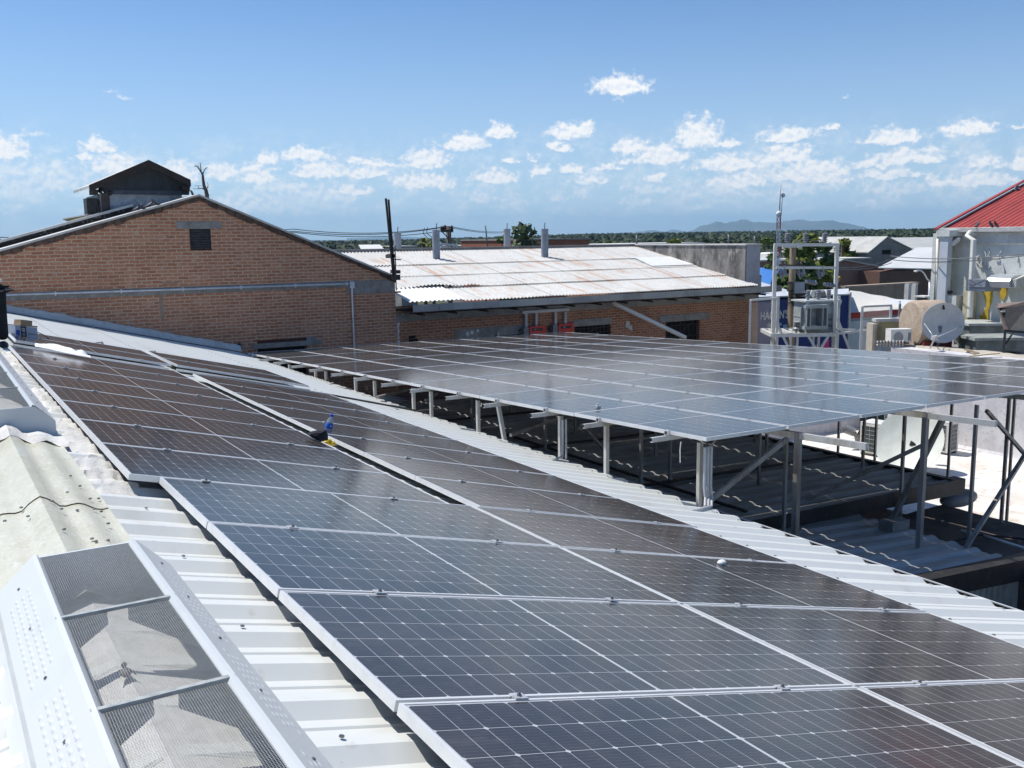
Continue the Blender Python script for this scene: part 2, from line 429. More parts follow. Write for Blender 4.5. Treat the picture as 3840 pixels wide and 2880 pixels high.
def empty(name, loc, label=None, cat=None, group=None):
    o = bpy.data.objects.new(name, None); COL.objects.link(o); o.location = loc; o.empty_display_size = .2
    return tag(o, label, cat, group)
def copy_tree(o, parent=None):
    c = o.copy(); COL.objects.link(c)
    if parent is not None: c.parent = parent
    for ch in list(o.children): copy_tree(ch, c)
    return c
def wavy(pts, r=.004):
    return pts
HAZE = 8e-5

# ------------------------------------------------------------------ main roof under the panels
TILT = R(13.897); ta = math.tan(TILT)
EX = Vector((math.cos(TILT), 0, -math.sin(TILT))); EY = Vector((0, 1, 0)); EN = Vector((math.sin(TILT), 0, math.cos(TILT)))
def RP(u, v, h=0.): return EX*u + EY*v + EN*h
def on_roof(px, py, h=0.):
    d = ray(px, py); t = (EN*h - CAM).dot(EN)/d.dot(EN); return CAM + d*t
def uv(p): return p.dot(EX), p.dot(EY)
PAN = -.118
U_R, U_E = -.655, 6.02          # ridge and eave along the slope
Y0, Y1 = -4.2, 22.28
def rib_profile(y0, y1, pitch=.30, h=.042, phase=.05, minor=.006):
    out = []
    k = math.floor((y0-phase)/pitch)
    prof = ((0, 0), (.03, 0), (.038, minor), (.058, minor), (.066, 0), (.10, 0), (.157, h*.85), (.213, h*.85), (.27, 0))
    y = phase + k*pitch
    while y < y1+pitch:
        for a, b in prof:
            q = y + a*pitch/.30
            if y0 <= q <= y1: out.append((q, b))
        y += pitch
    return out
house = empty('metal_roofed_building', (0, 0, -7.5), 'white painted metal roofed building carrying the black solar panels in the foreground', 'building')
pr = rib_profile(Y0, Y1)
m = MB()
for ua, ub, dz in ((U_R, 3.1, .0), (3.06, U_E, -.004)):
    m.grid([[RP(u, y, PAN+dz+h) for y, h in pr] for u in (ua, (ua+ub)/2, ub)], smooth=False)
roof_sheet = m.build('roof_sheet', M_ROOF, house)
XR = RP(U_R, 0, PAN).x; ZR = RP(U_R, 0, PAN).z
m = MB(); rr = random.Random(4)
EX2 = Vector((-math.cos(TILT), 0, -math.sin(TILT)))
m.grid([[Vector((XR, y, ZR)) + EX2*u + Vector((0, 0, h)) for y, h in pr] for u in (0, .5, 3, 6)], smooth=False)
m.build('roof_sheet', M_ROOF, house)
m = MB(); m.box(-6.3, 5.62, Y0+.1, Y1-.3, -7.5, -1.75); m.build('wall', M_CONC, house)
# eave gutter, dark, with a bright outer lip
xe = RP(U_E, 0, 0).x; ze = RP(U_E, 0, PAN).z
m = MB()
m.grid([[Vector((x, y, z)) for y in (Y0, Y1)] for x, z in ((xe-.05, ze-.02), (xe-.05, ze-.16), (xe+.11, ze-.16), (xe+.11, ze-.035))], smooth=False)
g = m.build('gutter', M_BLACK, house)
m = MB(); m.box(xe+.106, xe+.118, Y0, Y1, ze-.037, ze-.027); m.build('gutter_lip', M_ALU, g)
# screws on the ribs
m = MB()
for u in (1.0, 2.3, 4.6, 5.75):
    y = Y0
    for (yy, h) in [(.05+.3*k+.195, .042) for k in range(-14, 74)]:
        if u < 4.4 and -2.5 < yy < 14.8: continue
        p = RP(u + .0, yy, PAN+h); m.lathe([(.011, 0), (.011, .006), (0, .008)], p, 6, EN)
for k in range(-4, 40, 3):
    p = RP(-.14+.05*math.sin(k*2.3), .05+.3*k+.195, PAN+.042); m.lathe([(.008, 0), (.008, .005), (0, .007)], p, 6, EN)
tag(m.build('roof_screws', M_BOLT, house), None, None, None, 'stuff')
# lumpy white sealant patches around the ridge and on the sheet
def lumps(name, pts, parent, mt, seed=1, amp=.02, h0=.02):
    rn = random.Random(seed); m = MB()
    for (u, v, ru, rv) in pts:
        n = 22; rows = []
        for i in range(n+1):
            row = []
            for j in range(n+1):
                a = -1+2*i/n; b = -1+2*j/n; d = a*a*a*a+b*b*b*b
                q = Vector((u*3+a*ru*9, v*3+b*rv*9, seed))
                y_ = v+b*rv*(1+.12*noise.noise(q*.9)); yy = (y_-.05) % .30
                rib = .042*max(0, min(1, (yy-.125)/.04, (.265-yy)/.04))
                hh = PAN + rib*.9 + h0*max(0, 1-d) + amp*abs(noise.noise(q*1.3)) - .004 - .012*(d > .95)
                row.append(RP(u+a*ru*(1+.15*noise.noise(q*.7)), y_, hh))
            rows.append(row)
        m.grid(rows)
    return m.build(name, mt, parent)
lumps('sealant_patch', [(-.16, 4.9, .17, .9), (-.14, 6.9, .12, .8), (-.18, 10.3, .2, 1.5), (-.22, 3.55, .14, .5)], house, M_STUCCO, 3, .03, .02)
# white upstand sealing the roof against the brick gable
m = MB(); rows = []
for i in range(90):
    u = -1.6 + i*7.7/89
    b = RP(max(u, U_R), Y1-.02, PAN) if u > U_R else Vector((XR, Y1-.02, ZR)) + EX2*(U_R-u)
    t = .20 + .04*noise.noise(Vector((u*3, 0, 1))) + .03*noise.noise(Vector((u*11, 0, 5)))
    rows.append([b + Vector((0, -.20, .05)), b + Vector((0, -.09, .07)), b + Vector((0, -.02, .15)), b + Vector((0, -.012, t)), b + Vector((0, .012, t+.01))])
m.grid(rows); m.build('flashing', M_STUCCO, house)

# ------------------------------------------------------------------ ridge cap and ridge ventilators
def fibreglass():
    n = NB('yellowed_fibreglass')
    a = n.noise(3, 6, .65); s = n.noise(38, 3, .6, (1, .7, 1), 1.2)
    col = n.mix(n.ramp(a, .35, .7), (.60, .58, .46, 1), (.52, .50, .37, 1))
    col = n.mix(n.math('MULTIPLY', n.ramp(s, .52, .68), .55), col, (.70, .71, .66, 1))
    col = n.mix(n.math('MULTIPLY', n.ramp(s, .28, .42, 1, 0), .45), col, (.35, .36, .29, 1))
    n.bump(s, .6, .006)
    return n.done(col, .3, 0, .5)
M_FIB = fibreglass()
def cap_section(hw=.30, top=.055, n=22, wav=.012):
    out = []
    for i in range(n+1):
        t = -1 + 2*i/n; x = t*hw
        z = ZR + .048 - abs(x)*ta + .03*math.exp(-(x/.055)**2)
        z += wav*(math.cos(abs(t)*math.pi*3.5))*(abs(t) > .25)
        out.append((XR + x, z))
    return out
m = MB(); sec = cap_section()
for ya, yb, dz in ((1.1, 2.62, .0), (2.56, 4.75, .006)):
    m.grid([[Vector((x, y, z+dz)) for x, z in sec] for y in [ya + (yb-ya)*k/10 for k in range(11)]])
cap = m.build('ridge_cap', M_FIB, house)
m = MB()
for k, (px, py) in enumerate([(345,2022),(360,2032),(370,1871),(355,1910),(290,1915),(231,1910),(338,1872),(300,1824),(265,1786),(406,1965),(380,1920),(405,2028),(80,1905),(18,1955),(105,1938),(240,1987),(196,1881),(252,1848)]):
    d = ray(px, py); best = None
    for z in [ZR + .11 - .004*i for i in range(60)]:
        q = CAM + d*((z-CAM.z)/d.z); zz = ZR + .060 - abs(q.x-XR)*ta + .03*math.exp(-((q.x-XR)/.055)**2)
        if q.z <= zz: best = q; break
    if best: m = MB(); m.lathe([(.008, 0), (.008, .006), (0, .008)], best, 6); m.build('screw', M_BOLT, cap)
# white painted rim where the cap meets the far ventilator
m = MB(); rows = []
for y, dz in ((4.28, .012), (4.36, .03), (4.5, .035), (4.7, .02)):
    rows.append([Vector((x, y + .05*math.sin(i*1.1), z + dz + .012*noise.noise(Vector((i*.6, y*4, 2))))) for i, (x, z) in enumerate(cap_section(.33))])
m.grid(rows); m.build('sealant_rim', M_STUCCO, cap)

def ventilator(name, label, ya, yb, bars, louvres, fl_mat, netlab=None):
    c = XR + .015
    root = empty(name, (c, ya, ZR), label, 'roof ventilator', 'ridge ventilators')
    HW, SL, ZT, ZS = .168, .285, .252, .135
    def P(x, y, z): return Vector((c+x, y, z))
    m = MB()
    for s in (-1, 1):
        zb = ZR - SL*ta + .03
        # skirt, slanted side, folded top lip
        sec = [(s*(SL+.035), zb-.02), (s*SL, zb+.02), (s*SL, ZS), (s*HW, ZT), (s*(HW-.014), ZT+.004), (s*(HW-.026), ZT-.012)]
        n = 40
        m.grid([[P(x, y, z) for x, z in sec] for y in [ya+(yb-ya)*k/n for k in range(n+1)]], smooth=False)
        # inner face of the side wall
        m.grid([[P(x, y, z) for x, z in ((s*(HW-.026), ZT-.012), (s*(HW-.018), ZT-.02), (s*(SL-.012), ZS), (s*(SL-.012), zb))] for y in (ya, yb)], smooth=False) if False else None
    m.build('side_wall', M_WSHEET, root)
    for s in (-1, 1):
        m = MB(); m.grid([[P(x, y, z) for x, z in ((s*(HW-.018), ZT-.02), (s*(SL-.012), ZS), (s*(SL-.012), ZR-SL*ta+.03))] for y in (ya+.02, yb-.02)], smooth=False); m.build('shaded_inner_face', M_INNER, root)  # inner wall faces coloured near black for the shade inside the ventilator
    # end plates
    for y, s in ((ya, -1), (yb, 1)):
        m = MB(); t = .012
        poly = [P(x, y, z) for x, z in ((-SL, ZR-SL*ta-.02), (SL, ZR-SL*ta-.02), (SL, ZS), (HW, ZT-.006), (-HW, ZT-.006), (-SL, ZS))]
        m.prism(poly, (0, -s*t, 0)); m.build('end_plate', M_WSHEET, root)
    # inside partitions: plates with a wide notch, under a crossbar
    for y in bars:
        m = MB()
        m.bar(P(-HW, y, ZT-.004), P(HW, y, ZT-.004), .016, .010)
        for s in (-1, 1):
            m.prism([P(s*HW*.98, y, ZT-.012), P(s*.03, y, ZT-.012), P(s*.028, y, ZT-.05), P(s*(SL-.05), y, ZR+.02), P(s*(SL-.02), y, ZR), P(s*(SL-.02), y, ZS)], (0, .006, 0))
        m.build('partition', M_PART, root)
    # floor
    m = MB(); m.grid([[P(x, y, ZR+.035-abs(x)*.32) for x in (-SL+.015, 0, SL-.015)] for y in (ya+.02, yb-.02)], smooth=False)
    m.build('floor_tray', fl_mat, root)
    # louvres pressed into the slanted sides
    for s in (-1, 1):
        d = Vector((s*(HW-SL), 0, ZT-ZS)); nrm = Vector((s*(ZT-ZS), 0, (SL-HW))).normalized()
        for y0, y1 in louvres:
            m = MB(); k = 0; y = y0
            while y < y1:
                for i in range(4):
                    q = Vector((c+s*SL, y + (.022 if i % 2 else 0), ZS)) + d*(.24 + .15*i)
                    L_, W_, H_ = .0135, .0065, (.004 if s < 0 else .0015)
                    rows = []
                    for a in range(7):
                        th = -1+2*a/6; rows.append([q + Vector((0, L_*th, 0)) + d.normalized()*W_*b + nrm*(H_*(1-th**4)*(1-b*b)) for b in (-1, -.6, 0, .6, 1)])
                    m.grid(rows)
                y += .047
            m.build('louvre_panel', M_WSHEET, root)
    # wire netting over the opening
    m = MB(); n = 48 if ya < 0 else 24
    for k in range(n+1):
        x = -HW+.02 + (2*HW-.04)*k/n; m.bar(P(x, ya+.01, ZT-.008), P(x, yb-.01, ZT-.008), .0006)
    y = ya+.01
    while y < yb-.01:
        m.bar(P(-HW+.015, y, ZT-.0089), P(HW-.015, y, ZT-.0087), .0006); y += .0065 if ya < 0 else .0125
    m.build('wire_netting', M_NET, root)
    for s in (-1, 1):
        y = ya+.12
        while y < yb:
            m = MB(); q = P(s*(SL-.06), y, ZS+.06); m.lathe([(.005, 0), (.005, .004), (0, .005)], q, 6, (s, 0, .9)); m.build('screw', M_BOLT, root); y += .38
    return root
M_INNER = mat('inner_shade_tone', (.06, .065, .075, 1), (.04, .045, .05, 1), 9, rough=.7)  # inside shade put into the sheet colour
M_PART = mat('partition_sheet', (.42, .44, .43, 1), (.30, .32, .31, 1), 30, rough=.5, metal=.2, sc=(1, 1, 3))
M_NET = mat('wire_netting', (.58, .59, .58, 1), (.48, .49, .48, 1), 30, rough=.45, metal=.4)
M_TRAY = mat('white_tray', (.62, .62, .60, 1), (.54, .54, .51, 1), 12, rough=.5)
v1 = ventilator('ridge_ventilator', 'white ridge ventilator with open wire netting top beside the nearest black panels', -2.9, 1.18, (.53, -.115, -.76, -1.4, -2.05), ((.30, .95), (-.32, .12), (-.95, -.52), (-1.6, -1.15)), M_TRAY)
v2 = ventilator('ridge_ventilator', 'weathered ridge ventilator with grey end plate beyond the yellowed ridge cap', 4.6, 10.6, (5.6, 6.6, 7.6, 8.6, 9.6), (), M_TRAY)
m = MB(); m.ball((XR+.005, .40, ZR+.055), .016, 8, 6, (1, 1.5, .8)); m.ball((XR+.005, .425, ZR+.068), .009, 6, 5)
for s in (-1, 1): m.prism([Vector((XR+.005+s*.012, .39, ZR+.06)), Vector((XR+.005+s*.024, .375, ZR+.05)), Vector((XR+.005+s*.012, .415, ZR+.055))], (0, 0, .004))
tag(m.build('dead_bird', mat('dark_feathers', (.16, .14, .12, 1), (.07, .06, .055, 1), 60, rough=.8)), 'small dark bird lying under the netting of the nearest ventilator', 'bird')
# white painted kerb beside the near ventilator
m = MB(); rows = []
for i in range(46):
    y = -3.2 + i*.1
    nz = lambda k: .012*noise.noise(Vector((y*5, k, 3))) + .008*noise.noise(Vector((y*17, k, 8)))
    rows.append([Vector((XR-.345+nz(0)*.6, y, ZR-.10+nz(1))), Vector((XR-.40+nz(2), y, ZR-.075+nz(3))), Vector((XR-.55, y, ZR-.10+nz(4))), Vector((XR-.8, y, ZR-.165+nz(5))), Vector((XR-1.2, y, ZR-.27+nz(6)))])
m.grid(rows); m.build('sealant_coat', M_STUCCO, house)
m = MB(); rows = []
for i in range(60):
    y = 3.9 + i*.13
    nz = lambda k: .03*noise.noise(Vector((y*4, k, 3))) + .015*noise.noise(Vector((y*13, k, 8)))
    rows.append([Vector((XR-.27, y, ZR-.0+nz(1))), Vector((XR-.33+nz(2), y, ZR-.03+nz(3))), Vector((XR-.5, y, ZR-.07+nz(4))), Vector((XR-.9, y, ZR-.17+nz(5)))])
m.grid(rows); m.build('sealant_coat', M_STUCCO, house)

# ------------------------------------------------------------------ solar panels
def panel_meshes(L, W, nm, tint, nu=24, nv=6):
    m = MB(); t = .011; H = .035
    m.box(0, L, 0, t, -H, 0); m.box(0, L, W-t, W, -H, 0); m.box(0, t, t, W-t, -H, 0); m.box(L-t, L, t, W-t, -H, 0)
    fr = m.build('frame', M_ALU)
    m = MB(); m.box(t, L-t, t, W-t, -.008, -.0025); gl = m.build('glass', cells(nm, L, W, nu, nv, .012, tint))
    m = MB(); m.box(.0, .048, -.030, .012, .0015, .006); m.box(.0, .048, -.013, -.007, -.03, .0015)
    m.k = 1; m.lathe([(.008, .006), (.008, .011), (.004, .012), (.004, .016), (0, .017)], (.024, -.010, 0), 8); m.k = 0
    cl = m.build('clamp', [M_CLAMP, M_BOLT])
    return fr, gl, cl
LA, WA = 2.078, 1.038
def proto_panel(L, W, nm, tint, cu=(.40, 1.62)):
    fr, gl, cl = panel_meshes(L, W, nm, tint)
    root = empty('solar_panel', (0, 0, 0))
    fr.parent = root; gl.parent = root; cl.parent = root
    c2 = cl.copy(); COL.objects.link(c2); c2.parent = root
    cl.location = (cu[0], 0, 0); c2.location = (cu[1], 0, 0)
    return root
PA = proto_panel(LA, WA, 'black_cells', (.0055, .0062, .011, 1))
MROOF = Matrix((EX, EY, EN)).transposed()
first = [True]
rnd = random.Random(11)
def put_panel(proto, used, pos, rot3, scale, label, group, jit=.0015, sy=1.):
    o = proto if not used[0] else copy_tree(proto); used[0] = True
    j = Matrix.Rotation(rnd.uniform(-jit, jit), 3, 'X') @ Matrix.Rotation(rnd.uniform(-jit, jit), 3, 'Y')
    o.rotation_mode = 'QUATERNION'
    o.location = pos; o.rotation_quaternion = (rot3 @ j).to_quaternion(); o.scale = (scale, scale*sy, scale)
    o['label'] = label; o['category'] = 'solar panel'; o['group'] = group
    return o
uA = [False]
ORD = ['first', 'second', 'third', 'fourth', 'fifth', 'sixth', 'seventh', 'eighth', 'ninth', 'tenth']
LUA = 2.098; LVA = 1.058
GN = 'black solar panels on the near white roof'
near_names = ['black panel cut off by the bottom edge of the photo', 'nearest whole black panel at the foot of the photo', 'black panel one row beyond the nearest whole one', 'black panel two rows beyond the nearest whole one', 'black panel three rows beyond the nearest whole one']
for j, r_ in enumerate((-2, -1, 0, 1, 2)):
    for i in (0, 1):
        if r_ == -2 and i == 0: pass
        put_panel(PA, uA, RP(i*LUA, r_*LVA, rnd.uniform(-.001, .002)), MROOF, 1, near_names[j] + (', ridge side of the joint' if i == 0 else ', eave side of the joint'), GN)
for i, u0 in enumerate((-.165, 2.165)):
    for k in range(8):
        v0 = 3.185 + k*1.012 - (.03 if i == 0 else 0)
        put_panel(PA, uA, RP(u0, v0, .0), MROOF, 1, 'black panel of the eight row block, %s row from its near end, %s column' % (ORD[k], 'ridge side' if i == 0 else 'eave side'), GN, .001, .968)
for i, u0 in enumerate((-.02, 2.17)):
    for k in range(2):
        put_panel(PA, uA, RP(u0, 12.12 + k*1.12 + i*.13, .02), MROOF, 1, 'black panel of the far two rows by the brick gable, %s row, %s' % (ORD[k], 'ridge side' if i == 0 else 'eave side'), GN, .001, 1.06)
# rails that carry the roof panels
def rail(y, ua, ub, lab, h=-.055):
    m = MB(); m.bar(RP(ua, y, h), RP(ub, y, h), .04, .04, EN)
    for k in range(int((ub-ua)/1.2)+1):
        p = RP(ua+.2+k*1.2, y, 0); m.bar(p+EN*(h-.02), p+EN*PAN, .035, .035, EX)
    return tag(m.build('mounting_rail', M_ALU), lab, 'rail', 'mounting rails under the roof panels')
rail(12.04, -.05, 2.0, 'aluminium mounting rail under the near edge of the far panel rows, ridge side')
rail(12.17, 2.15, 4.25, 'aluminium mounting rail under the near edge of the far panel rows, eave side')
m = MB()
for u, v, r_ in ((-.05, 12.0, .0), (.5, 12.02, 0), (1.5, 12.0, 0), (2.1, 12.12, 0), (3.2, 12.15, 0), (4.2, 12.12, 0)): pass
pth = [RP(-.4, 12.1, PAN+.05), RP(.3, 11.75, PAN+.06), RP(1.1, 11.8, PAN+.05), RP(2.0, 11.85, PAN+.055), RP(2.9, 12.0, PAN+.06), RP(4.0, 12.05, PAN+.055), RP(4.6, 11.95, PAN+.06), RP(5.4, 11.7, PAN+.055), RP(6.0, 11.3, PAN+.06), RP(6.2, 11.2, PAN-.1)]
m.tube(pth, .016, 7)
tag(m.build('cable', M_WIRE), 'black cable lying on the white roof between the panel blocks, running to the eave', 'cable')
M_ = None
# grey wires looping off the far rail ends
for lab, pts in (('thin wire loop on the white roof beyond the far panels, left of two', [(372, 1290), (360, 1285), (385, 1283), (382, 1292)]),
                 ('thin wire loop on the white roof beyond the far panels, right of two', [(566, 1325), (556, 1318), (575, 1318), (579, 1322)])):
    m = MB(); m.tube([on_roof(x, y, PAN+.06) for x, y in pts], .012, 6); m.ball(on_roof(*pts[-1], PAN+.06), .035, 6, 5)
    tag(m.build('wire', M_WIREG), lab, 'wire', 'loose wires on the roof')

# ------------------------------------------------------------------ elevated array
K = 1.13
_o, _b, _yw, _g = Vector((4.856, 3.877, -.499)), .0077, .0079, -.0435
EO = CAM + (_o-CAM)*K
E2 = Vector((math.sin(_yw)*math.cos(_g), math.cos(_yw)*math.cos(_g), math.sin(_g)))
E1 = Vector((math.cos(_yw)*math.cos(_b), -math.sin(_yw)*math.cos(_b), -math.sin(_b)))
E3 = E1.cross(E2).normalized()
LVE, LUE = 1.058*K, 2.0973*K
KW = .984
def EP(i, j, h=0.): return EO + E1*i*LVE + E2*j*LUE + E3*h       # i across in panels, j along in panels
PE = proto_panel(LA, WA, 'grey_blue_cells', (.010, .012, .017, 1), (.47, 1.55))
uE = [False]
ME = Matrix((E2, -E1, E3)).transposed()
for i in range(8):
    for j in range(7):
        side = ['column along the white roof eave', 'second column from the white roof eave', 'third column from the white roof eave', 'fourth column from the white roof eave', 'fourth column from the terrace side', 'third column from the terrace side', 'second column from the terrace side', 'column along the terrace side'][i]
        row = ['nearest row', 'second nearest row', 'third nearest row', 'middle row', 'third farthest row', 'second farthest row', 'farthest row'][j]
        o = put_panel(PE, uE, EP(i, j) + E1*(LVE-.019*K), ME, K, 'raised grey blue panel in the %s, %s' % (row, side), 'solar panels of the raised array', .0022, KW)
        o.location += E2*.011*K
SLOPE1 = lambda x: -2.37 - .075*(x-6)
SLOPE2 = lambda x: -2.33 - .025*(x-6)
TERR = -4.2; SLABZ = -2.75
rack = empty('panel_rack', EP(0, 0) + Vector((0, 0, -1.5)), 'galvanised steel rack of posts, rails and braces carrying the raised solar panels', 'solar rack')
HT = -.035*K
# purlins across, two per row, their ends sticking out over the eave
for j in range(7):
    for q in (.245, .765):
        m = MB(); a = EP(-.20, j+q, HT-.032); b = EP(8.02, j+q, HT-.032)
        w = .04; hh = .052; t = .004
        up = E3; si = E2
        for (du, ds, wu, ws) in ((0, -w/2, hh, t), (hh/2-t/2, 0, t, w), (-hh/2+t/2, 0, t, w)):
            m.bar(a+up*du+si*ds, b+up*du+si*ds, ws, wu, up)
        p = m.build('purlin', M_STEEL, rack)
        m = MB(); c = EP(0, j+q, 0)
        m.box(-.035, .004, -.028, .028, -.04, .012, lambda v_, c=c: c + E1*v_.x + E2*v_.y + E3*v_.z)
        m.k = 1; m.box(-.041, -.034, -.014, .014, -.03, .0, lambda v_, c=c: c + E1*v_.x + E2*v_.y + E3*v_.z)
        m.build('end_clamp', [M_CLAMP, M_BLACK], p)
# beams along under the purlins
bx = [1.18, 3.05, 5.0, 6.9]
for i in bx:
    m = MB(); a = EP(i, -.36, HT-.099); b = EP(i, 7.0, HT-.099)
    m.bar(a, b, .045, .07, E3); m.build('beam', M_STEEL, rack)
def floor_at(x, y):
    if x < xe+.02: return RP(U_E, 0, PAN).z - .0
    if y > 16.9: return SLOPE1(x) - .45
    if y < 6.1: return SLOPE1(x) if x < 10.0 else (SLABZ if x < 11.75 else TERR)
    return SLOPE2(x) if x < 12.1 else TERR
def post(x, y, w=.055, mt=M_STEEL, tilt=(0, 0), ztop=None):
    zt = (EO + E2*((y-EO.y)/E2.y)).z + HT - .063 - (x-EO.x)*math.tan(_b) if ztop is None else ztop
    zb = floor_at(x, y)
    m = MB()
    a = Vector((x+tilt[0], y+tilt[1], zb+.005)); b = Vector((x, y, zt))
    t = .004
    for dx, dy, wx, wy in ((-w/2, 0, t, w), (0, w/2, w, t), (0, -w/2, w, t)):
        o = Vector((dx, dy, 0)); p = [a+o+Vector((sx*wx/2, sy*wy/2, 0)) for sx, sy in ((-1, -1), (1, -1), (1, 1), (-1, 1))]
        q = [b+o+Vector((sx*wx/2, sy*wy/2, 0)) for sx, sy in ((-1, -1), (1, -1), (1, 1), (-1, 1))]
        m.hexa(p+q)
    m.box(a.x-w*.9, a.x+w*.9, a.y-w*.9, a.y+w*.9, a.z, a.z+.006)
    return m.build('post', mt, rack)
def brace(a, b, w=.04, mt=M_STEELD):
    m = MB(); m.bar(a, b, w, w); m.build('brace', mt, rack)
XP = xe - .05
for y in (20.4, 18.82, 18.15, 16.49, 15.9, 14.34, 13.45, 11.85, 11.2, 9.68, 7.54, 6.57, 4.95):
    post(XP, y, .046 if y < 15 else .042)
post(XP, 9.10, .05, M_STEEL, (.03, -.12))
# inner posts, thinner and browner
for i in bx:
    for j in range(7):
        q = EP(i, j+.02, 0)
        if i == bx[0] and j == 0: post(q.x, q.y, .06, M_STEELD)
        elif i == bx[1] and j == 0: post(q.x, q.y, .06, M_STEELD)
        else: post(q.x, q.y + .35, .036, M_STEELD)
for i, j in ((3.9, 0), (6.0, 0.0), (7.95, 0.0), (7.95, 1.0), (7.95, 2.2), (2.1, .5), (2.2, 1.5), (4.2, .55), (4.1, 1.6)):
    q = EP(i, j+.015, 0); post(q.x, q.y, .038, M_STEELD)
def zE(x, y): return (EO + E2*((y-EO.y)/E2.y)).z + HT - .1
def BR(t, f, yt, zf, w=.045):
    """brace: top at pixel t on plane y=yt, foot at pixel f on plane z=zf"""
    brace(A(*t, Y=yt), A(*f, Z=zf), w)
BR((3540, 1562), (3335, 1972), EO.y+.1, SLOPE1(10.0)+.03, .06)
BR((3470, 1665), (2965, 1905), 5.2, SLOPE1(8.6)+.03, .05)
BR((3860, 1680), (3622, 2055), EO.y+.3, SLOPE1(10.0)+.03, .05)
brace(A(3700, 1540, Y=EO.y+.3), A(3870, 1735, Y=EO.y+.3), .045)
BR((2945, 1650), (2640, 1895), EO.y+.05, RP(U_E, 0, PAN).z-.02, .05)
BR((2110, 1560), (1915, 1632), 9.4, -1.45, .045)
BR((1555, 1455), (1415, 1490), 13.9, -1.40, .045)
BR((1290, 1412), (1238, 1444), 17.2, -1.5, .045)
BR((1640, 1475), (1595, 1500), 13.0, -1.45, .04)
BR((2180, 1595), (2270, 1690), 8.2, -2.0, .04)
BR((2680, 1650), (2650, 1680), 6.4, -1.2, .035)
# grey conduits strapped to the corner post
for k, dx in enumerate((-.045, .0, .045)):
    m = MB(); x = XP+.03+dx; y = 4.86
    zt = zE(x, y); zb = RP(U_E, 0, PAN).z
    m.tube([(x, y, zt), (x, y, zb+.25), (x-.01, y-.03, zb+.14), (x-.10, y-.12, zb+.07), (x-.4, y-.2, zb+.09)], .016, 8)
    tag(m.build('conduit', mat('grey_conduit', (.42, .44, .46, 1), (.33, .35, .37, 1), 6, rough=.45)), 'grey conduit strapped to the corner post of the rack, %s of three' % ('leftmost', 'middle', 'rightmost')[k], 'conduit', 'conduits on the corner post')
for y, lab in ((7.46, 'grey conduit on the rack post two along from the corner, bending under the roof panels'),):
    m = MB(); x = XP-.02; zb = RP(U_E, 0, PAN).z
    m.tube([(x, y, zE(x, y)), (x, y, zb+.2), (x-.04, y-.05, zb+.1), (x-.25, y-.1, zb+.07)], .015, 8)
    m.tube([(x+.05, y, zE(x, y)), (x+.05, y, zb+.05)], .015, 8)
    tag(m.build('conduit', bpy.data.materials['grey_conduit']), lab, 'conduit')
# hanging white wires
for k, (px, y0, y1) in enumerate(((2553, 1658, 1735), (1806, 1512, 1525))):
    a = A(px, y0, X=EO.x-.1); b = A(px-2, y1, X=EO.x-.1)
    m = MB(); m.tube([a, a.lerp(b, .4)+Vector((.01, .02, 0)), b], .006, 6)
    tag(m.build('wire', M_PVC), ('thin white wire hanging from the nearest rail end of the raised array', 'thin pale wire stub hanging from a rail end halfway along the raised array')[k], 'wire', 'wires hanging from the rail ends')

# ------------------------------------------------------------------ lower roofs under the raised array
low = empty('low_metal_building', (8, 8, -7.5), 'low building with a dirty grey ribbed metal roof in the shade under the raised panels', 'building')
def ribbed(x0, x1, y0, y1, zf, name, mt, parent, y0b=None):
    m = MB(); pr = rib_profile(y0, y1, .30, .04, .02, .004); n = 8
    m.grid([[Vector((x0+(x1-x0)*k/n, (y if y0b is None else y + (y0b-y0)*(k/n)*(1-(y-y0)/(y1-y0))), zf(x0+(x1-x0)*k/n)+h)) for y, h in pr] for k in range(n+1)], smooth=False)
    return m.build(name, mt, parent)
ribbed(xe+.13, 10.0, 3.95, 7.5, SLOPE1, 'roof_sheet', M_GREYSHEET, low)
ribbed(xe+.13, 12.08, 6.1, 17.0, SLOPE2, 'roof_sheet', M_GREYSHEET, low)
ribbed(xe+.13, 12.6, 16.8, 22.25, lambda x: SLOPE1(x)-.45, 'roof_sheet', M_ROOF, low)  # far sheet lowered and coloured white to give the sunlit strip by the wall
m = MB()      # black lip along the near edge of the upper sheet
m.prism([Vector((7.6, 6.08, SLOPE2(7.6)+.05)), Vector((12.3, 6.08, SLOPE2(12.3)+.06)), Vector((12.3, 6.08, SLOPE2(12.3)-.17)), Vector((8.6, 6.08, SLOPE1(8.6)+.03)), Vector((7.6, 6.08, SLOPE1(7.6)+.03))], (0, -.03, 0))
m.box(12.08, 12.3, 6.05, 6.25, SLOPE2(12.2)-.17, SLOPE2(12.2)+.058)
m.build('black_trim', M_BLACK, low)
m = MB()      # black trim along the right edge of the upper sheet and the near gable edge
m.box(12.06, 12.16, 6.26, 17, SLOPE2(12.1)-.16, SLOPE2(12.1)+.06)
m.prism([Vector((7.0, 3.94, SLOPE1(7.0)+.06)), Vector((10.25, 3.94, SLOPE1(10.25)+.07)), Vector((13.0, 3.94, SLOPE1(13.)+.07)), Vector((13.0, 3.94, SLOPE1(13)-.22)), Vector((7.0, 3.94, SLOPE1(7)-.16))], (0, -.2, 0))
m.build('black_trim', M_BLACK, low)
m = MB()
for k in range(3): m.bar(Vector((xe+.2, 8.2+3.1*k, SLOPE2(6.1)+.055)), Vector((11.9, 8.2+3.1*k, SLOPE2(11.9)+.055)), .07, .03)
m.bar(Vector((8.0, 6.4, SLOPE2(8)+.06)), Vector((8.0, 12.5, SLOPE2(8)+.06)), .05, .03)
m.build('roof_strap', M_BLACK, low)
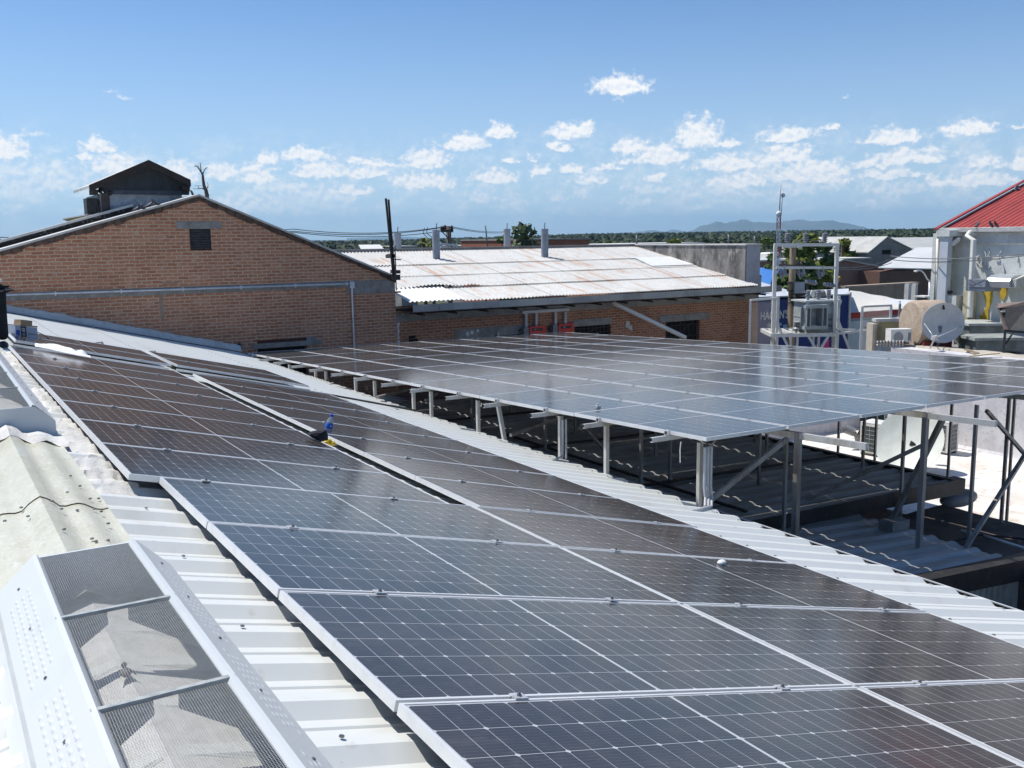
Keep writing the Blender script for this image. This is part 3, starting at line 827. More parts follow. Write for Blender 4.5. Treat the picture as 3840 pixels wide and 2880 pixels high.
m = MB(); m.box(xe+.2, 11.9, 6.2, 22.2, -7.5, SLOPE2(12)-.62); m.build('wall', cement('reddish_plaster', (.26, .17, .13, 1), (.16, .11, .09, 1), None, 2), low)
m = MB()      # ribbed wall below the near gable edge
pr = [(6.2+.12*k + d, h) for k in range(56) for d, h in ((0, 0), (.04, 0), (.055, .02), (.10, .02))]
m.grid([[Vector((x, 3.86-h, z)) for x, h in pr] for z in (-7.5, SLOPE1(9)-.12)], smooth=False)
m.build('ribbed_wall', mat('grey_wall_sheet', (.42, .42, .41, 1), (.30, .29, .28, 1), 2, rough=.5), low)

# ------------------------------------------------------------------ brick gable hall
YW = 22.3
hall = empty('brick_hall', (5, YW, -7.5), 'big brick hall with a low gable, louvred vent and long conduit across its wall', 'building')
def W(px, py, Y=YW): return A(px, py or 1150, Y=Y)
apex = W(744, 736); er = W(1478, 1040); el = W(0, 943)
s_l = (apex.z-el.z)/(apex.x-el.x)
xl = -7.0; zl = apex.z - s_l*(apex.x-xl)
def wall_with_holes(m, y, outline_z, x0, x1, z0, holes, xs_extra=()):
    """vertical wall in plane y: columns split at hole edges; outline_z(x) gives the top"""
    xs = sorted(set([x0, x1] + [h[0] for h in holes] + [h[1] for h in holes] + list(xs_extra)))
    for a, b in zip(xs, xs[1:]):
        mid = (a+b)/2; hs = sorted([h for h in holes if h[0] <= mid <= h[1]], key=lambda h: h[2]); z = z0
        for h in hs:
            m.face([(a, y, z), (b, y, z), (b, y, h[2]), (a, y, h[2])]); z = h[3]
        m.face([(a, y, z), (b, y, z), (b, y, outline_z(b)), (a, y, outline_z(a))])
def reveal(m, h, y, d=.22):
    x0, x1, z0, z1 = h
    m.face([(x0, y, z0), (x1, y, z0), (x1, y+d, z0), (x0, y+d, z0)]); m.face([(x0, y, z1), (x1, y, z1), (x1, y+d, z1), (x0, y+d, z1)])
    m.face([(x0, y, z0), (x0, y+d, z0), (x0, y+d, z1), (x0, y, z1)]); m.face([(x1, y, z0), (x1, y+d, z0), (x1, y+d, z1), (x1, y, z1)])
XE = er.x + .02
def gtop(x): return apex.z - s_l*(apex.x-x) if x < apex.x else apex.z - (apex.z-er.z)/(er.x-apex.x)*(x-apex.x)
va, vb = W(709, 855), W(793, 938)
hv = (va.x, vb.x, vb.z, va.z)
wa, wb = W(965, 1300), W(1150, 1262)
hw = (wa.x, wb.x, -3.2, wb.z-.02)
m = MB(); wall_with_holes(m, YW, gtop, xl, XE, -7.5, [hv, hw], (apex.x,)); reveal(m, hv, YW); reveal(m, hw, YW, .3)
m.face([(XE, YW, -7.5), (XE, YW+26, -7.5), (XE, YW+26, gtop(XE)), (XE, YW, gtop(XE))])
m.face([(xl, YW, -7.5), (xl, YW+1, -7.5), (xl, YW+1, gtop(xl)), (xl, YW, gtop(xl))]); m.face([(xl, YW+1, -7.5), (apex.x, YW+1, -7.5), (apex.x, YW+1, apex.z), (xl, YW+1, gtop(xl))])
m.build('wall', M_BRICK, hall)
m = MB()      # roof planes with a thin projecting edge
def slab(m, pts, t=.07):
    m.prism(pts, (0, 0, t))
ov = .10
slab(m, [(xl-.4, YW-ov, gtop(xl-.4)+.0), (apex.x, YW-ov, apex.z), (apex.x, YW+1.1, apex.z), (xl-.4, YW+1.1, gtop(xl-.4))], .05)
slab(m, [(apex.x, YW-ov, apex.z), (XE+.12, YW-ov, gtop(XE+.12)), (XE+.12, YW+26, gtop(XE+.12)), (apex.x, YW+26, apex.z)], .05)
hr = m.build('roof', mat('pale_old_roof', (.58, .57, .54, 1), (.42, .40, .37, 1), 1.5, rough=.7), hall)
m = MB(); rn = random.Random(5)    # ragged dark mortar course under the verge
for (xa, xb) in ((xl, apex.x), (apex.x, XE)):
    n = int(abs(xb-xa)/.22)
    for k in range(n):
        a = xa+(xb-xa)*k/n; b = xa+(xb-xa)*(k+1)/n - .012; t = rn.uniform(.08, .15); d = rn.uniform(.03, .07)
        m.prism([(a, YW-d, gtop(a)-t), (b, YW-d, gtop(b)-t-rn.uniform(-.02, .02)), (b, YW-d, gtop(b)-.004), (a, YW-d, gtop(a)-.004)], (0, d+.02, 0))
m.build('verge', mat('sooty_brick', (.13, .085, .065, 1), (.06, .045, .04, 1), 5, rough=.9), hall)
def strip(px0, py0, px1, py1, name, mt, parent, d=.03, Y=YW):
    """raised band on the wall: left/top pixel to right/bottom pixel"""
    a, b = W(px0, py0, Y), W(px1, py1, Y); m = MB()
    m.box(a.x, b.x, Y-d, Y+.02, min(a.z, b.z), max(a.z, b.z)); return m.build(name, mt, parent)
strip(660, 832, 830, 858, 'lintel', M_CONC, hall, .025)
zb_ = W(43, 1106).z
m = MB(); m.box(xl, XE-.1, YW-.016, YW+.02, zb_-.14, zb_+.03); m.build('concrete_band', M_CONC, hall)
m = MB(); a = W(1300, 1052); m.box(a.x, XE-.02, YW-.022, YW+.02, W(1470, 1096).z, W(1470, 1050).z); m.build('concrete_band', M_CONC, hall)
strip(945, 1291, 1205, 1291, 'lintel', M_CONC, hall, .03)
m = MB()       # louvred vent in the gable
n = 9
for k in range(n):
    z = hv[2] + (hv[3]-hv[2])*(k+.5)/n
    m.bar((hv[0]+.02, YW+.06, z), (hv[1]-.02, YW+.06, z), .11, .016, (0, .6, .8))
lv = m.build('louvre_vent', mat('dark_louvre', (.10, .10, .105, 1), (.06, .06, .06, 1), 10, rough=.5), hall)
m = MB(); m.box(hv[0], hv[1], YW+.16, YW+.19, hv[2], hv[3]); m.build('backing', M_DARKGAP, lv)
m = MB(); m.box(hv[0], hv[0]+.025, YW-.012, YW+.1, hv[2], hv[3]); m.box(hv[1]-.025, hv[1], YW-.012, YW+.1, hv[2], hv[3]); m.build('frame', M_BLACK, lv)
m = MB(); m.box(hw[0], hw[1], YW+.2, YW+.24, hw[2], hw[3]); wd = m.build('doorway', M_DARKGAP, hall)
m = MB(); m.box(hw[0], hw[1], YW+.03, YW+.1, hw[3]-.13, hw[3]-.01); m.build('door_head', mat('dark_red_wood', (.10, .035, .025, 1), (.06, .025, .02, 1), 8, rough=.6), wd)
m = MB(); m.box(W(1150, 1270).x, W(1185, 1270).x, YW-.02, YW+.05, W(0, 0).z*0 + W(1160, 1285).z, W(1160, 1262).z); m.build('sill_block', M_CONC, hall)
m = MB(); q = W(895, 1294); m.lathe([(.0, .03), (.05, .03), (.06, .03), (.085, .0), (.105, -.02), (.105, .05)], q, 18, (0, 1, 0)); m.build('pipe_hole', M_CONC, hall)
m = MB(); m.lathe([(0, -.031), (.055, -.031), (.055, -.029)], q, 16, (0, 1, 0)); m.build('hole', M_BLACK, hall)
# mortar scars on the wall
rn = random.Random(8); M_OM = cement('old_mortar', (.36, .27, .20, 1), (.28, .20, .145, 1), None, 6)
for px, py, w_, h_ in ((606, 1150, .08, .8), (640, 1060, .30, .05)):
    q = W(px, py); n = 14; m = MB()
    m.face([(q.x + w_*math.cos(t)*rn.uniform(.6, 1.1), YW-.004, q.z + h_*math.sin(t)*rn.uniform(.7, 1.1)*.5) for t in [2*math.pi*k/n for k in range(n)]])
    m.build('mortar_patch', M_OM, hall)
# long conduit along the wall and down
m = MB(); y = YW-.06
a = W(-60, 1109, y); b = W(1319, 1064, y); c = W(1326, 1300, y)
m.tube([(a.x, y, a.z), (b.x-.06, y, b.z)], .03, 10); m.tube([(b.x, y, b.z-.06), (b.x, y, c.z)], .026, 10)
m.box(b.x-.07, b.x+.06, y-.05, y+.05, b.z-.12, b.z+.06)
t_ = 0
while a.x + t_ < b.x: m.box(a.x+t_, a.x+t_+.03, y-.04, YW-.01, a.z + (b.z-a.z)*t_/(b.x-a.x)-.05, a.z+(b.z-a.z)*t_/(b.x-a.x)+.05); t_ += 1.45
tag(m.build('wall_conduit', mat('bright_conduit', (.62, .64, .66, 1), (.48, .50, .52, 1), 4, rough=.35, metal=.4)), 'long steel conduit running across the brick gable and turning down at its right end', 'conduit')
GZ0 = -7.5
# roof of a second hall behind, seen as a dark edge left of the turret
m = MB()
YB_ = YW+1.11; xa_ = -3.0; xb_ = A(500, 800, Y=YB_).x
p0 = Vector((xa_, YB_, gtop(xa_)+.17)); p1 = Vector((xb_, YB_, gtop(xb_)+.17)); q0 = Vector((xa_, YB_, GZ0)); q1 = Vector((xb_, YB_, GZ0))
m.prism([p0, p1, q1, q0], (0, .25, 0)); hb = m.build('parapet_wall', cement('sooty_wall', (.05, .048, .046, 1), (.03, .03, .03, 1), (.30, .29, .27, 1), 2), None)
m = MB(); m.prism([p0+Vector((0, -.05, 0)), p1+Vector((0, -.05, 0)), p1+Vector((0, .3, 0)), p0+Vector((0, .3, 0))], (0, 0, .06)); cp = m.build('coping', M_STUCCO, hb)
tag(hb, 'sloping soot black parapet with a pale coping rising behind the brick gable to the turret', 'wall')

# ------------------------------------------------------------------ turret on the hall roof
YT = 23.75
tur = empty('roof_turret', A(500, 800, Y=YT), 'small roof turret with a dark boarded gable above peeling whitewashed walls', 'turret')
def T_(px, py, dy=0): return A(px, py or 760, Y=YT) + Vector((0, dy, 0))
dT = 2.2
m = MB()
x0, x1 = T_(372, 700).x, T_(680, 700).x; zt = T_(500, 728).z
m.box(x0, x1, YT, YT+dT, -7.5, zt)
m.build('wall', cement('peeling_whitewash', (.52, .53, .54, 1), (.33, .35, .38, 1), (.12, .12, .13, 1), 3.5), tur)
ap = T_(550, 614); eL = T_(332, 708); eR = T_(702, 688)
m = MB(); gl_, gr_ = T_(392, 700), T_(690, 690)
m.prism([Vector((gl_.x, YT-.05, zt-.005)), Vector((gr_.x+.1, YT-.05, zt-.005)), Vector((gr_.x+.15, YT-.05, gr_.z-.04)), Vector((ap.x, YT-.05, ap.z-.06)), Vector((x0-.02, YT-.05, eL.z+.10))], (0, .12, 0))
m.build('gable_boarding', mat('tarred_boards', (.045, .05, .056, 1), (.03, .033, .036, 1), 3, rough=.7, sc=(1, 1, .3)), tur)
m = MB(); m.box(x0+.30, x1-.02, YT-.075, YT-.045, zt-.01, T_(500, 714).z); m.build('board_rail', mat('slate_blue_board', (.085, .10, .12, 1), (.06, .07, .085, 1), 4, rough=.7), tur)
m = MB(); t = .07
eL2 = Vector((eL.x-.02, YT-.25, eL.z)); eR2 = Vector((eR.x+.03, YT-.25, eR.z)); ap2 = Vector((ap.x, YT-.25, ap.z))
m.prism([eL2, ap2, ap2+Vector((0, 0, t)), eL2+Vector((0, 0, t))], (0, dT+.6, 0)); m.prism([ap2, eR2, eR2+Vector((0, 0, t)), ap2+Vector((0, 0, t))], (0, dT+.6, 0))
m.build('roof', mat('turret_roof_sheet', (.60, .59, .57, 1), (.45, .44, .42, 1), 3, rough=.6), tur)
m = MB()
for a, b in ((eL2, ap2), (ap2, eR2)): m.prism([a+Vector((0, -.02, -.09)), b+Vector((0, -.02, -.09)), b+Vector((0, -.02, t+.01)), a+Vector((0, -.02, t+.01))], (0, .03, 0))
m.box(T_(342, 700).x, T_(362, 700).x, YT-.2, YT+.4, T_(350, 729).z, T_(350, 712).z); m.box(T_(676, 700).x, T_(698, 700).x, YT-.2, YT+.4, T_(690, 716).z, T_(690, 700).z)
m.build('barge_board', mat('black_brown_wood', (.045, .035, .03, 1), (.03, .025, .02, 1), 6, rough=.8), tur)
m = MB(); m.prism([T_(323, 743), T_(366, 743), T_(368, 803), T_(328, 802)], (0, .5, 0)); m.build('shutter', M_BLACK, tur)
m = MB(); m.box(T_(379, 0).x, T_(411, 0).x, YT-.04, YT+.02, T_(390, 797).z, T_(390, 731).z); m.build('niche', mat('brown_boards', (.10, .075, .065, 1), (.07, .055, .05, 1), 6, rough=.8), tur)
m = MB(); m.box(T_(383, 0).x, T_(420, 0).x, YT-.06, YT+.02, T_(400, 845).z, T_(400, 799).z); m.build('plinth_block', cement('grey_whitewash', (.44, .45, .47, 1), (.32, .33, .36, 1)), tur)
m = MB(); m.box(T_(424, 0).x, T_(560, 0).x, YT-.03, YT+.02, T_(430, 860).z, T_(430, 802).z); m.build('dark_opening', mat('blue_black', (.03, .04, .06, 1), (.02, .025, .035, 1), 5, rough=.7), tur)
m = MB()
for px, py, r_ in ((387, 716, .09), (411, 722, .07)): q = T_(px, py); m.lathe([(r_, -.10), (r_, .02), (r_*.6, .06)], q, 12, (0.3, -1, -.2))
m.box(T_(395, 0).x, T_(407, 0).x, YT-.12, YT+.02, T_(400, 726).z, T_(400, 716).z)
tag(m.build('floodlights', M_BLACK), 'pair of small dark floodlights under the left eave of the turret', 'floodlight')

# birds
def bird(p, s=.16, face=1, label='', cat='pigeon', group='pigeons on the roof edges'):
    m = MB(); p = Vector(p); n = 9
    prof = [(-.9, .02, .10), (-.6, .10, .16), (-.25, .20, .30), (.1, .25, .48), (.35, .21, .68), (.5, .13, .88), (.58, .12, 1.02), (.68, .10, 1.10), (.80, .03, 1.07), (.92, .008, 1.03)]
    rows = [[p + Vector((face*a*s, 1.25*r_*s*math.cos(2*math.pi*k/n), h*s + 1.25*r_*s*math.sin(2*math.pi*k/n))) for k in range(n)] for a, r_, h in prof]
    m.grid(rows, True); m.tube([p+Vector((face*.1*s, .05*s, .3*s)), p+Vector((face*.12*s, .05*s, 0))], .02*s, 5); m.tube([p+Vector((face*.1*s, -.05*s, .3*s)), p+Vector((face*.12*s, -.05*s, 0))], .02*s, 5)
    return tag(m.build('pigeon', mat('pigeon_grey', (.045, .05, .065, 1), (.09, .09, .10, 1), 25, rough=.6)), label, cat, group)
for px, py, f_, lb in ((518, 797, 1, 'lowest pigeon on the gable edge in front of the turret'), (532, 790, -1, 'paler pigeon second from the lowest on the gable edge'), (561, 780, 1, 'upright dark pigeon on the gable edge'), (586, 770, -1, 'highest pigeon on the gable edge near the ridge')):
    q = A(px, py+6, Y=YW+.1); q.z = gtop(q.x) + .05; bird(q, .155, f_, lb)

# dead tree behind the ridge
def limb_tree(name, base, segs, label, mt, cat='tree'):
    m = MB()
    for pts, r0, r1 in segs:
        m.tube(pts, r0, 6, radii=[(r0+(r1-r0)*k/(len(pts)-1))*.5 for k in range(len(pts))])
    return tag(m.build(name, mt), label, cat)
YD = 46.
def dt(*pp): return [A(x, y, Y=YD) + Vector((0, .05*math.sin(i*2.1+x), 0)) for i, (x, y) in enumerate(pp)]
M_BARK = mat('dead_bark', (.13, .10, .085, 1), (.08, .065, .055, 1), 6, rough=.9)
base = A(776, 735, Y=YD)
segs = [([Vector((base.x+.1, YD, -7.5)), base] + dt((772, 715), (765, 695), (761, 675), (759, 655), (755, 645)), .22, .08), (dt((755, 645), (748, 635), (740, 625), (730, 622)), .07, .03), (dt((755, 645), (754, 630), (752, 615), (750, 608)), .06, .02),
  (dt((759, 655), (766, 640), (772, 630), (779, 628)), .06, .02), (dt((740, 625), (733, 616), (728, 626)), .03, .015), (dt((748, 635), (746, 622), (742, 616)), .03, .012), (dt((769, 712), (758, 706), (748, 707), (738, 709), (724, 706)), .06, .02),
  (dt((748, 707), (742, 698), (735, 695), (730, 700)), .03, .012), (dt((742, 698), (750, 695), (757, 700)), .02, .01), (dt((772, 715), (778, 705), (780, 692), (776, 685)), .04, .015), (dt((778, 705), (784, 698), (788, 702)), .02, .01),
  (dt((774, 725), (784, 728), (784, 735)), .03, .015), (dt((772, 630), (776, 636), (780, 634)), .02, .01), (dt((752, 615), (756, 611)), .015, .008)]
limb_tree('dead_tree', base, segs, 'bare dead tree standing behind the ridge of the brick gable', M_BARK)
m = MB(); m.tube(dt((726, 736), (722, 725), (716, 716), (711, 712)), .06, 6, radii=[.06, .055, .045, .015])
tag(m.build('broken_branch', M_BARK), 'short curved branch stub poking above the ridge left of the dead tree', 'branch')

# twin black poles at the end of the gable
YP = 22.0
for k, (a, b, r_) in enumerate((((1447, 744), (1468, 960), .035), ((1457, 748), (1474, 958), .03))):
    m = MB(); p, q = A(*a, Y=YP), A(*b, Y=YP); q2 = q + (q-p)*.35
    m.tube([p, q, Vector((q2.x, YP, q2.z))], r_, 8); m.box(q.x-.05, q.x+.05, YP-.05, YW-.01, q.z-.06, q.z+.04)
    tag(m.build('leaning_pole', M_BLACK), 'black leaning pole at the end of the brick gable, %s' % ('taller left one', 'shorter right one')[k], 'pole', 'twin black poles')
m = MB(); p, q = A(1481, 920, Y=21.9), A(1486, 1090, Y=21.9); m.tube([p, q], .016, 6)
m.bar(A(1478, 972, Y=21.9), A(1503, 974, Y=21.9), .03); m.box(q.x-.03, q.x+.12, 21.85, 21.97, q.z-.06, q.z-.02)
m.box(A(1480, 1010, Y=21.9).x, A(1496, 1010, Y=21.9).x, 21.8, 22.2, A(1480, 1026, Y=21.9).z, A(1480, 1013, Y=21.9).z); m.box(A(1480, 1010, Y=21.9).x, A(1495, 1010, Y=21.9).x, 21.8, 22.2, A(1480, 1050, Y=21.9).z, A(1480, 1030, Y=21.9).z)
tag(m.build('service_pipe', M_BLACK), 'thin dark service pipe with two black boxes on the corner of the brick gable', 'pipe')
# ------------------------------------------------------------------ warehouse with rusty corrugated roof
XL, XRW = XE, 24.75
ZE, SLW = -.50, .2056
YE, YR = 21.75, 28.45
def zW(y): return ZE + SLW*(y-YE)
wh = empty('brick_warehouse', (17, YW, -7.5), 'long low brick warehouse with a rust streaked corrugated roof and four vent pipes', 'building')
h1 = (A(2498, 1250, Y=YW).x, A(2625, 1250, Y=YW).x, A(2560, 1290, Y=YW).z, A(2560, 1196, Y=YW).z)
h2 = (A(2155, 1250, Y=YW).x, A(2292, 1250, Y=YW).x, A(2200, 1262, Y=YW).z, A(2200, 1222, Y=YW).z)
h3 = (A(1735, 1250, Y=YW).x, A(1975, 1250, Y=YW).x, A(1850, 1300, Y=YW).z, A(1800, 1250, Y=YW).z)
Yw = YW+.02; m = MB(); wall_with_holes(m, Yw, lambda x: ZE-.1, XL, XRW, -7.5, [h1, h2, h3])
for h in (h1, h2, h3): reveal(m, h, Yw)
m.face([(XRW, Yw, -7.5), (XRW, YR+6, -7.5), (XRW, YR+6, zW(YR)-.1), (XRW, YR, zW(YR)-.1), (XRW, Yw, ZE-.1)])
m.build('wall', M_BRICK2, wh)
m = MB(); m.box(XL, XRW, Yw-.014, Yw+.02, ZE-.52, ZE-.27); m.build('concrete_band', M_CONC, wh)
m = MB(); m.box(A(1705, 1240, Y=Yw).x, A(1990, 1240, Y=Yw).x, Yw-.02, Yw+.02, A(1850, 1260, Y=Yw).z, A(1850, 1226, Y=Yw).z); m.build('lintel', M_CONC, wh)
m = MB(); m.box(A(2150, 1240, Y=Yw).x, A(2290, 1240, Y=Yw).x, Yw-.02, Yw+.02, A(2200, 1222, Y=Yw).z, A(2200, 1196, Y=Yw).z); m.build('lintel', M_CONC, wh)
m = MB(); m.box(A(2470, 1240, Y=Yw).x, A(2655, 1240, Y=Yw).x, Yw-.03, Yw+.02, A(2550, 1204, Y=Yw).z, A(2550, 1178, Y=Yw).z); m.build('lintel', M_CONC, wh)

for h, gr in ((h1, 8), (h2, 9), (h3, 0)):
    m = MB(); m.box(h[0], h[1], Yw+.18, Yw+.2, h[2], h[3]); w_ = m.build('window', M_DARKGAP, wh)
    m = MB()
    for k in range(gr): x = h[0]+(h[1]-h[0])*(k+.5)/gr; m.tube([(x, Yw+.03, h[2]), (x, Yw+.03, h[3])], .012, 5)
    if gr:
        for z in (.3, .75): m.bar((h[0], Yw+.03, h[2]+(h[3]-h[2])*z), (h[1], Yw+.03, h[2]+(h[3]-h[2])*z), .02)
        m.bar((h[0]+.1, Yw+.02, h[2]), (h[0]+.9*(h[1]-h[0]), Yw+.02, h[3]), .02)
        m.build('grille', M_BLACK, w_)
# roof: five courses of corrugated sheets, lower edges lapped, some lifted
def course(y0, y1, dz, seed, x0=XL+.03, x1=XRW-.55, lift=None, name='roof_sheet', mt=M_RUST):
    rn = random.Random(seed); m = MB(); p = .125; rows = []
    xs = [x0 + k*p/6 for k in range(int((x1-x0)/(p/6))+1)]
    for t in (0, .35, 1):
        y = y0+(y1-y0)*t; row = []
        for x in xs:
            z = zW(y) + dz*(1-t) + .021*math.cos(2*math.pi*x/p)
            z += .012*noise.noise(Vector((x*.9, y0*3, seed)))*(1-t) + .02*max(0, noise.noise(Vector((x*.35, seed*7.7, 2))))*(1-t)
            if lift: z += lift(x)*(1-t)
            row.append(Vector((x, y + .04*noise.noise(Vector((x*.5, seed, 4)))*(t == 0), z)))
        rows.append(row)
    m.grid(rows); return m.build(name, mt, wh)
def bumpf(c, w, h): return lambda x: h*math.exp(-((x-c)/w)**2)
course(YE, 23.35, .03, 1, XL+1.9); course(23.25, 24.85, .035, 2, lift=lambda x: .10*math.exp(-((x-12.1)/.9)**2)+.05*math.exp(-((x-13.4)/.3)**2)); course(24.75, 26.35, .03, 3); course(26.25, 28.45, .03, 4, XL+.03)
m = MB(); rn = random.Random(3)   # new white sheet at the left end
xs = [A(1490, 1140, Y=23).x-.2 + k*.02 for k in range(90)]
m.grid([[Vector((x + (23.3-y)*.0, y, zW(y)+.055+.018*math.cos(2*math.pi*x/.14))) for x in xs] for y in (YE+.05, 22.6, 23.32)])
m.build('roof_sheet', mat('new_white_sheet', (.80, .80, .78, 1), (.74, .74, .72, 1), 3, rough=.4), wh)
m = MB(); m.box(XL+.02, XL+1.5, YE+.1, 23.2, zW(22)-.25, zW(22)-.2); m.build('roof_deck', M_DARKGAP, wh)
m = MB(); x0 = A(2430, 985, X=24.0).x; m.face([Vector((21.9, 24.9, zW(24.9)+.06)), Vector((24.1, 24.9, zW(24.9)+.06)), Vector((24.1, 26.3, zW(26.3)+.06)), Vector((22.2, 26.3, zW(26.3)+.06))]); m.build('roof_sheet', bpy.data.materials['new_white_sheet'], wh)
# ridge beam
m = MB(); m.box(XL, 24.0, YR-.02, YR+.25, zW(YR)+.0, zW(YR)+.10); m.build('ridge', M_CONC, wh)
m = MB(); m.face([(XL, YR+.2, zW(YR)), (24, YR+.2, zW(YR)), (24, YR+8, zW(YR)-1.6), (XL, YR+8, zW(YR)-1.6)]); m.build('roof_sheet', M_RUST, wh)
# sheet metal gutter in lengths
gx = [XL+.12, A(1637, 1130, Y=21.6).x, A(1860, 1130, Y=21.6).x, A(2225, 1130, Y=21.6).x, A(2380, 1130, Y=21.6).x, A(2560, 1130, Y=21.6).x, A(2728, 1130, Y=21.6).x, XRW+.25]
gut = None
for k, (a, b) in enumerate(zip(gx, gx[1:])):
    m = MB(); n = 8; dz = .006*(k % 2); yo = .004*(k % 3)
    m.grid([[Vector((a+.004+(b-a-.008)*i/n, y-yo+.008*noise.noise(Vector((a+i, z*9, 1))), z+dz)) for i in range(n+1)] for y, z in ((YE-.30, ZE+.0), (YE-.30, ZE-.20), (YE-.02, ZE-.24), (YE+.25, ZE-.24))], smooth=False)
    if k == len(gx)-2: m.face([(b, YE-.3, ZE), (b, YE-.3, ZE-.2), (b, YE-.02, ZE-.24), (b, YE+.25, ZE-.24), (b, YE+.25, ZE)])
    m.build('gutter', M_GALV, wh)
m = MB(); rn = random.Random(2)
for k in range(14): x = XL+.5+k*1.03; m.bar((x, YE-.25, ZE-.3), (x, Yw, ZE-.28), .05)
m.box(XL+.3, XRW-.2, YE+.28, YE+.34, ZE-.30, ZE-.26); m.build('rafter_ends', mat('dark_timber', (.07, .05, .04, 1), (.04, .03, .028, 1), 8, rough=.9), wh)
# stained parapet at the right end
XPp = 24.0
m = MB()
m.prism([Vector((XPp, 22.28, ZE-.02)), Vector((XPp, 22.28, .93)), Vector((XPp, 31.5, .93)), Vector((XPp, 31.5, zW(28.4)-1)), Vector((XPp, 28.4, zW(28.4)-.2))], (.72, 0, 0))
pw = m.build('parapet', M_CONCD, wh)
m = MB(); m.box(XPp-.04, XPp+.78, 22.22, 31.6, .93, .975); m.build('coping', M_STUCCO, pw)
m = MB(); m.box(XPp+.06, XPp+.725, 22.262, 22.29, ZE-.02, .928); m.build('parapet_end', mat('lilac_grey_paint', (.42, .42, .45, 1), (.36, .36, .39, 1), 3, rough=.7), pw)
# vent pipes
def vent_pipe(px, top, bot, w_px, y, lab):
    a = A(px, bot, Y=y); b = A(px, top, Y=y); r_ = w_px/2*(CF.dot(a-CAM))/FPX
    root = empty('vent_pipe', a, lab, 'vent pipe', 'grey vent pipes on the warehouse roof')
    m = MB(); n = 14
    prof = [(r_, -.3), (r_, b.z-a.z-.10), (r_*1.04, b.z-a.z-.10), (r_*1.04, b.z-a.z), (r_*.85, b.z-a.z), (r_*.85, b.z-a.z-.3)]
    m.lathe(prof, a, n); m.build('pipe', mat('grey_pipe', (.30, .33, .37, 1), (.24, .26, .30, 1), 3, rough=.6), root)
    m = MB(); m.tube([b+Vector((-.02, 0, -.1)), b+Vector((0, 0, .18)), b+Vector((.02, 0, .22))], .015, 5); m.build('rod', M_BLACK, root)
    return root
vent_pipe(1637, 862, 972, 28, 27.08, 'grey vent pipe casting a shadow on the warehouse roof, left one of two')
vent_pipe(2043, 858, 965, 27, 26.93, 'grey vent pipe casting a shadow on the warehouse roof, right one of two')
vent_pipe(1492, 872, 935, 28, 31.5, 'leftmost vent pipe behind the warehouse ridge, beside the black poles')
vent_pipe(1902, 858, 935, 25, 31.5, 'vent pipe behind the warehouse ridge in front of the feathery tree')
# debris bits on the roof
m = MB(); q = A(1822, 1128, Y=22.3); m.bar(q, q+Vector((.12, 0, .16)), .02); m.bar(q, q+Vector((-.1, 0, .12)), .02); tag(m.build('bent_bracket', M_BLACK), 'small bent dark bracket sticking up above the warehouse gutter', 'bracket')
# red inverters with a conduit rack
def inverter(px0, px1, py, lab):
    a = A(px0, py, Y=Yw-.18); b = A(px1, py, Y=Yw-.18); root = empty('inverter', Vector(((a.x+b.x)/2, Yw-.1, a.z-.7)), lab, 'inverter', 'red inverters on the warehouse wall')
    m = MB(); m.box(a.x, b.x, Yw-.22, Yw-.03, a.z-.75, a.z); m.build('case', mat('inverter_red', (.62, .035, .03, 1), (.56, .03, .03, 1), 4, rough=.4), root)
    m = MB(); m.box(a.x-.2, a.x-.005, Yw-.19, Yw-.03, a.z-.7, a.z-.02); m.build('side_box', M_GREY, root)
    m = MB(); m.box(a.x+.08, b.x-.1, Yw-.226, Yw-.215, a.z-.14, a.z-.06); m.build('display', M_BLACK, root)
    m = MB(); m.box(a.x+.17, a.x+.24, Yw-.229, Yw-.224, a.z-.105, a.z-.09); m.build('badge', M_WHITE, root)
    m = MB(); m.lathe([(.05, 0), (.05, .06), (0, .06)], (a.x-.26, Yw-.1, a.z-.12), 10, (0, -1, 0)); m.build('isolator', M_BLACK, root)
inverter(1984, 2043, 1225, 'red inverter on the warehouse wall, left of the two')
inverter(2093, 2148, 1216, 'red inverter on the warehouse wall, right of the two')
m = MB(); y = Yw-.08
t0, t1 = A(1957, 1173, Y=y), A(2132, 1162, Y=y); m.box(t0.x, t1.x, y-.05, y+.05, t0.z-.03, t0.z+.06)
for px in (1972, 2010, 2082, 2119): q = A(px, 1170, Y=y); m.box(q.x-.035, q.x+.035, y-.035, y+.035, A(px, 1226, Y=y).z-.1, q.z)
tag(m.build('conduit_rack', mat('light_grey_tray', (.55, .56, .57, 1), (.46, .47, .48, 1), 4, rough=.45)), 'pale cable tray with four drops feeding the red inverters', 'cable tray')
# slanting drain pipe
m = MB(); a, b = A(2312, 1142, Y=22.0), A(2570, 1266, Y=21.5); m.tube([a+Vector((-.06, .1, .06)), a, b], .075, 12)
tag(m.build('drain_pipe', M_PVC), 'off white plastic drain pipe slanting down the warehouse wall', 'drain pipe')
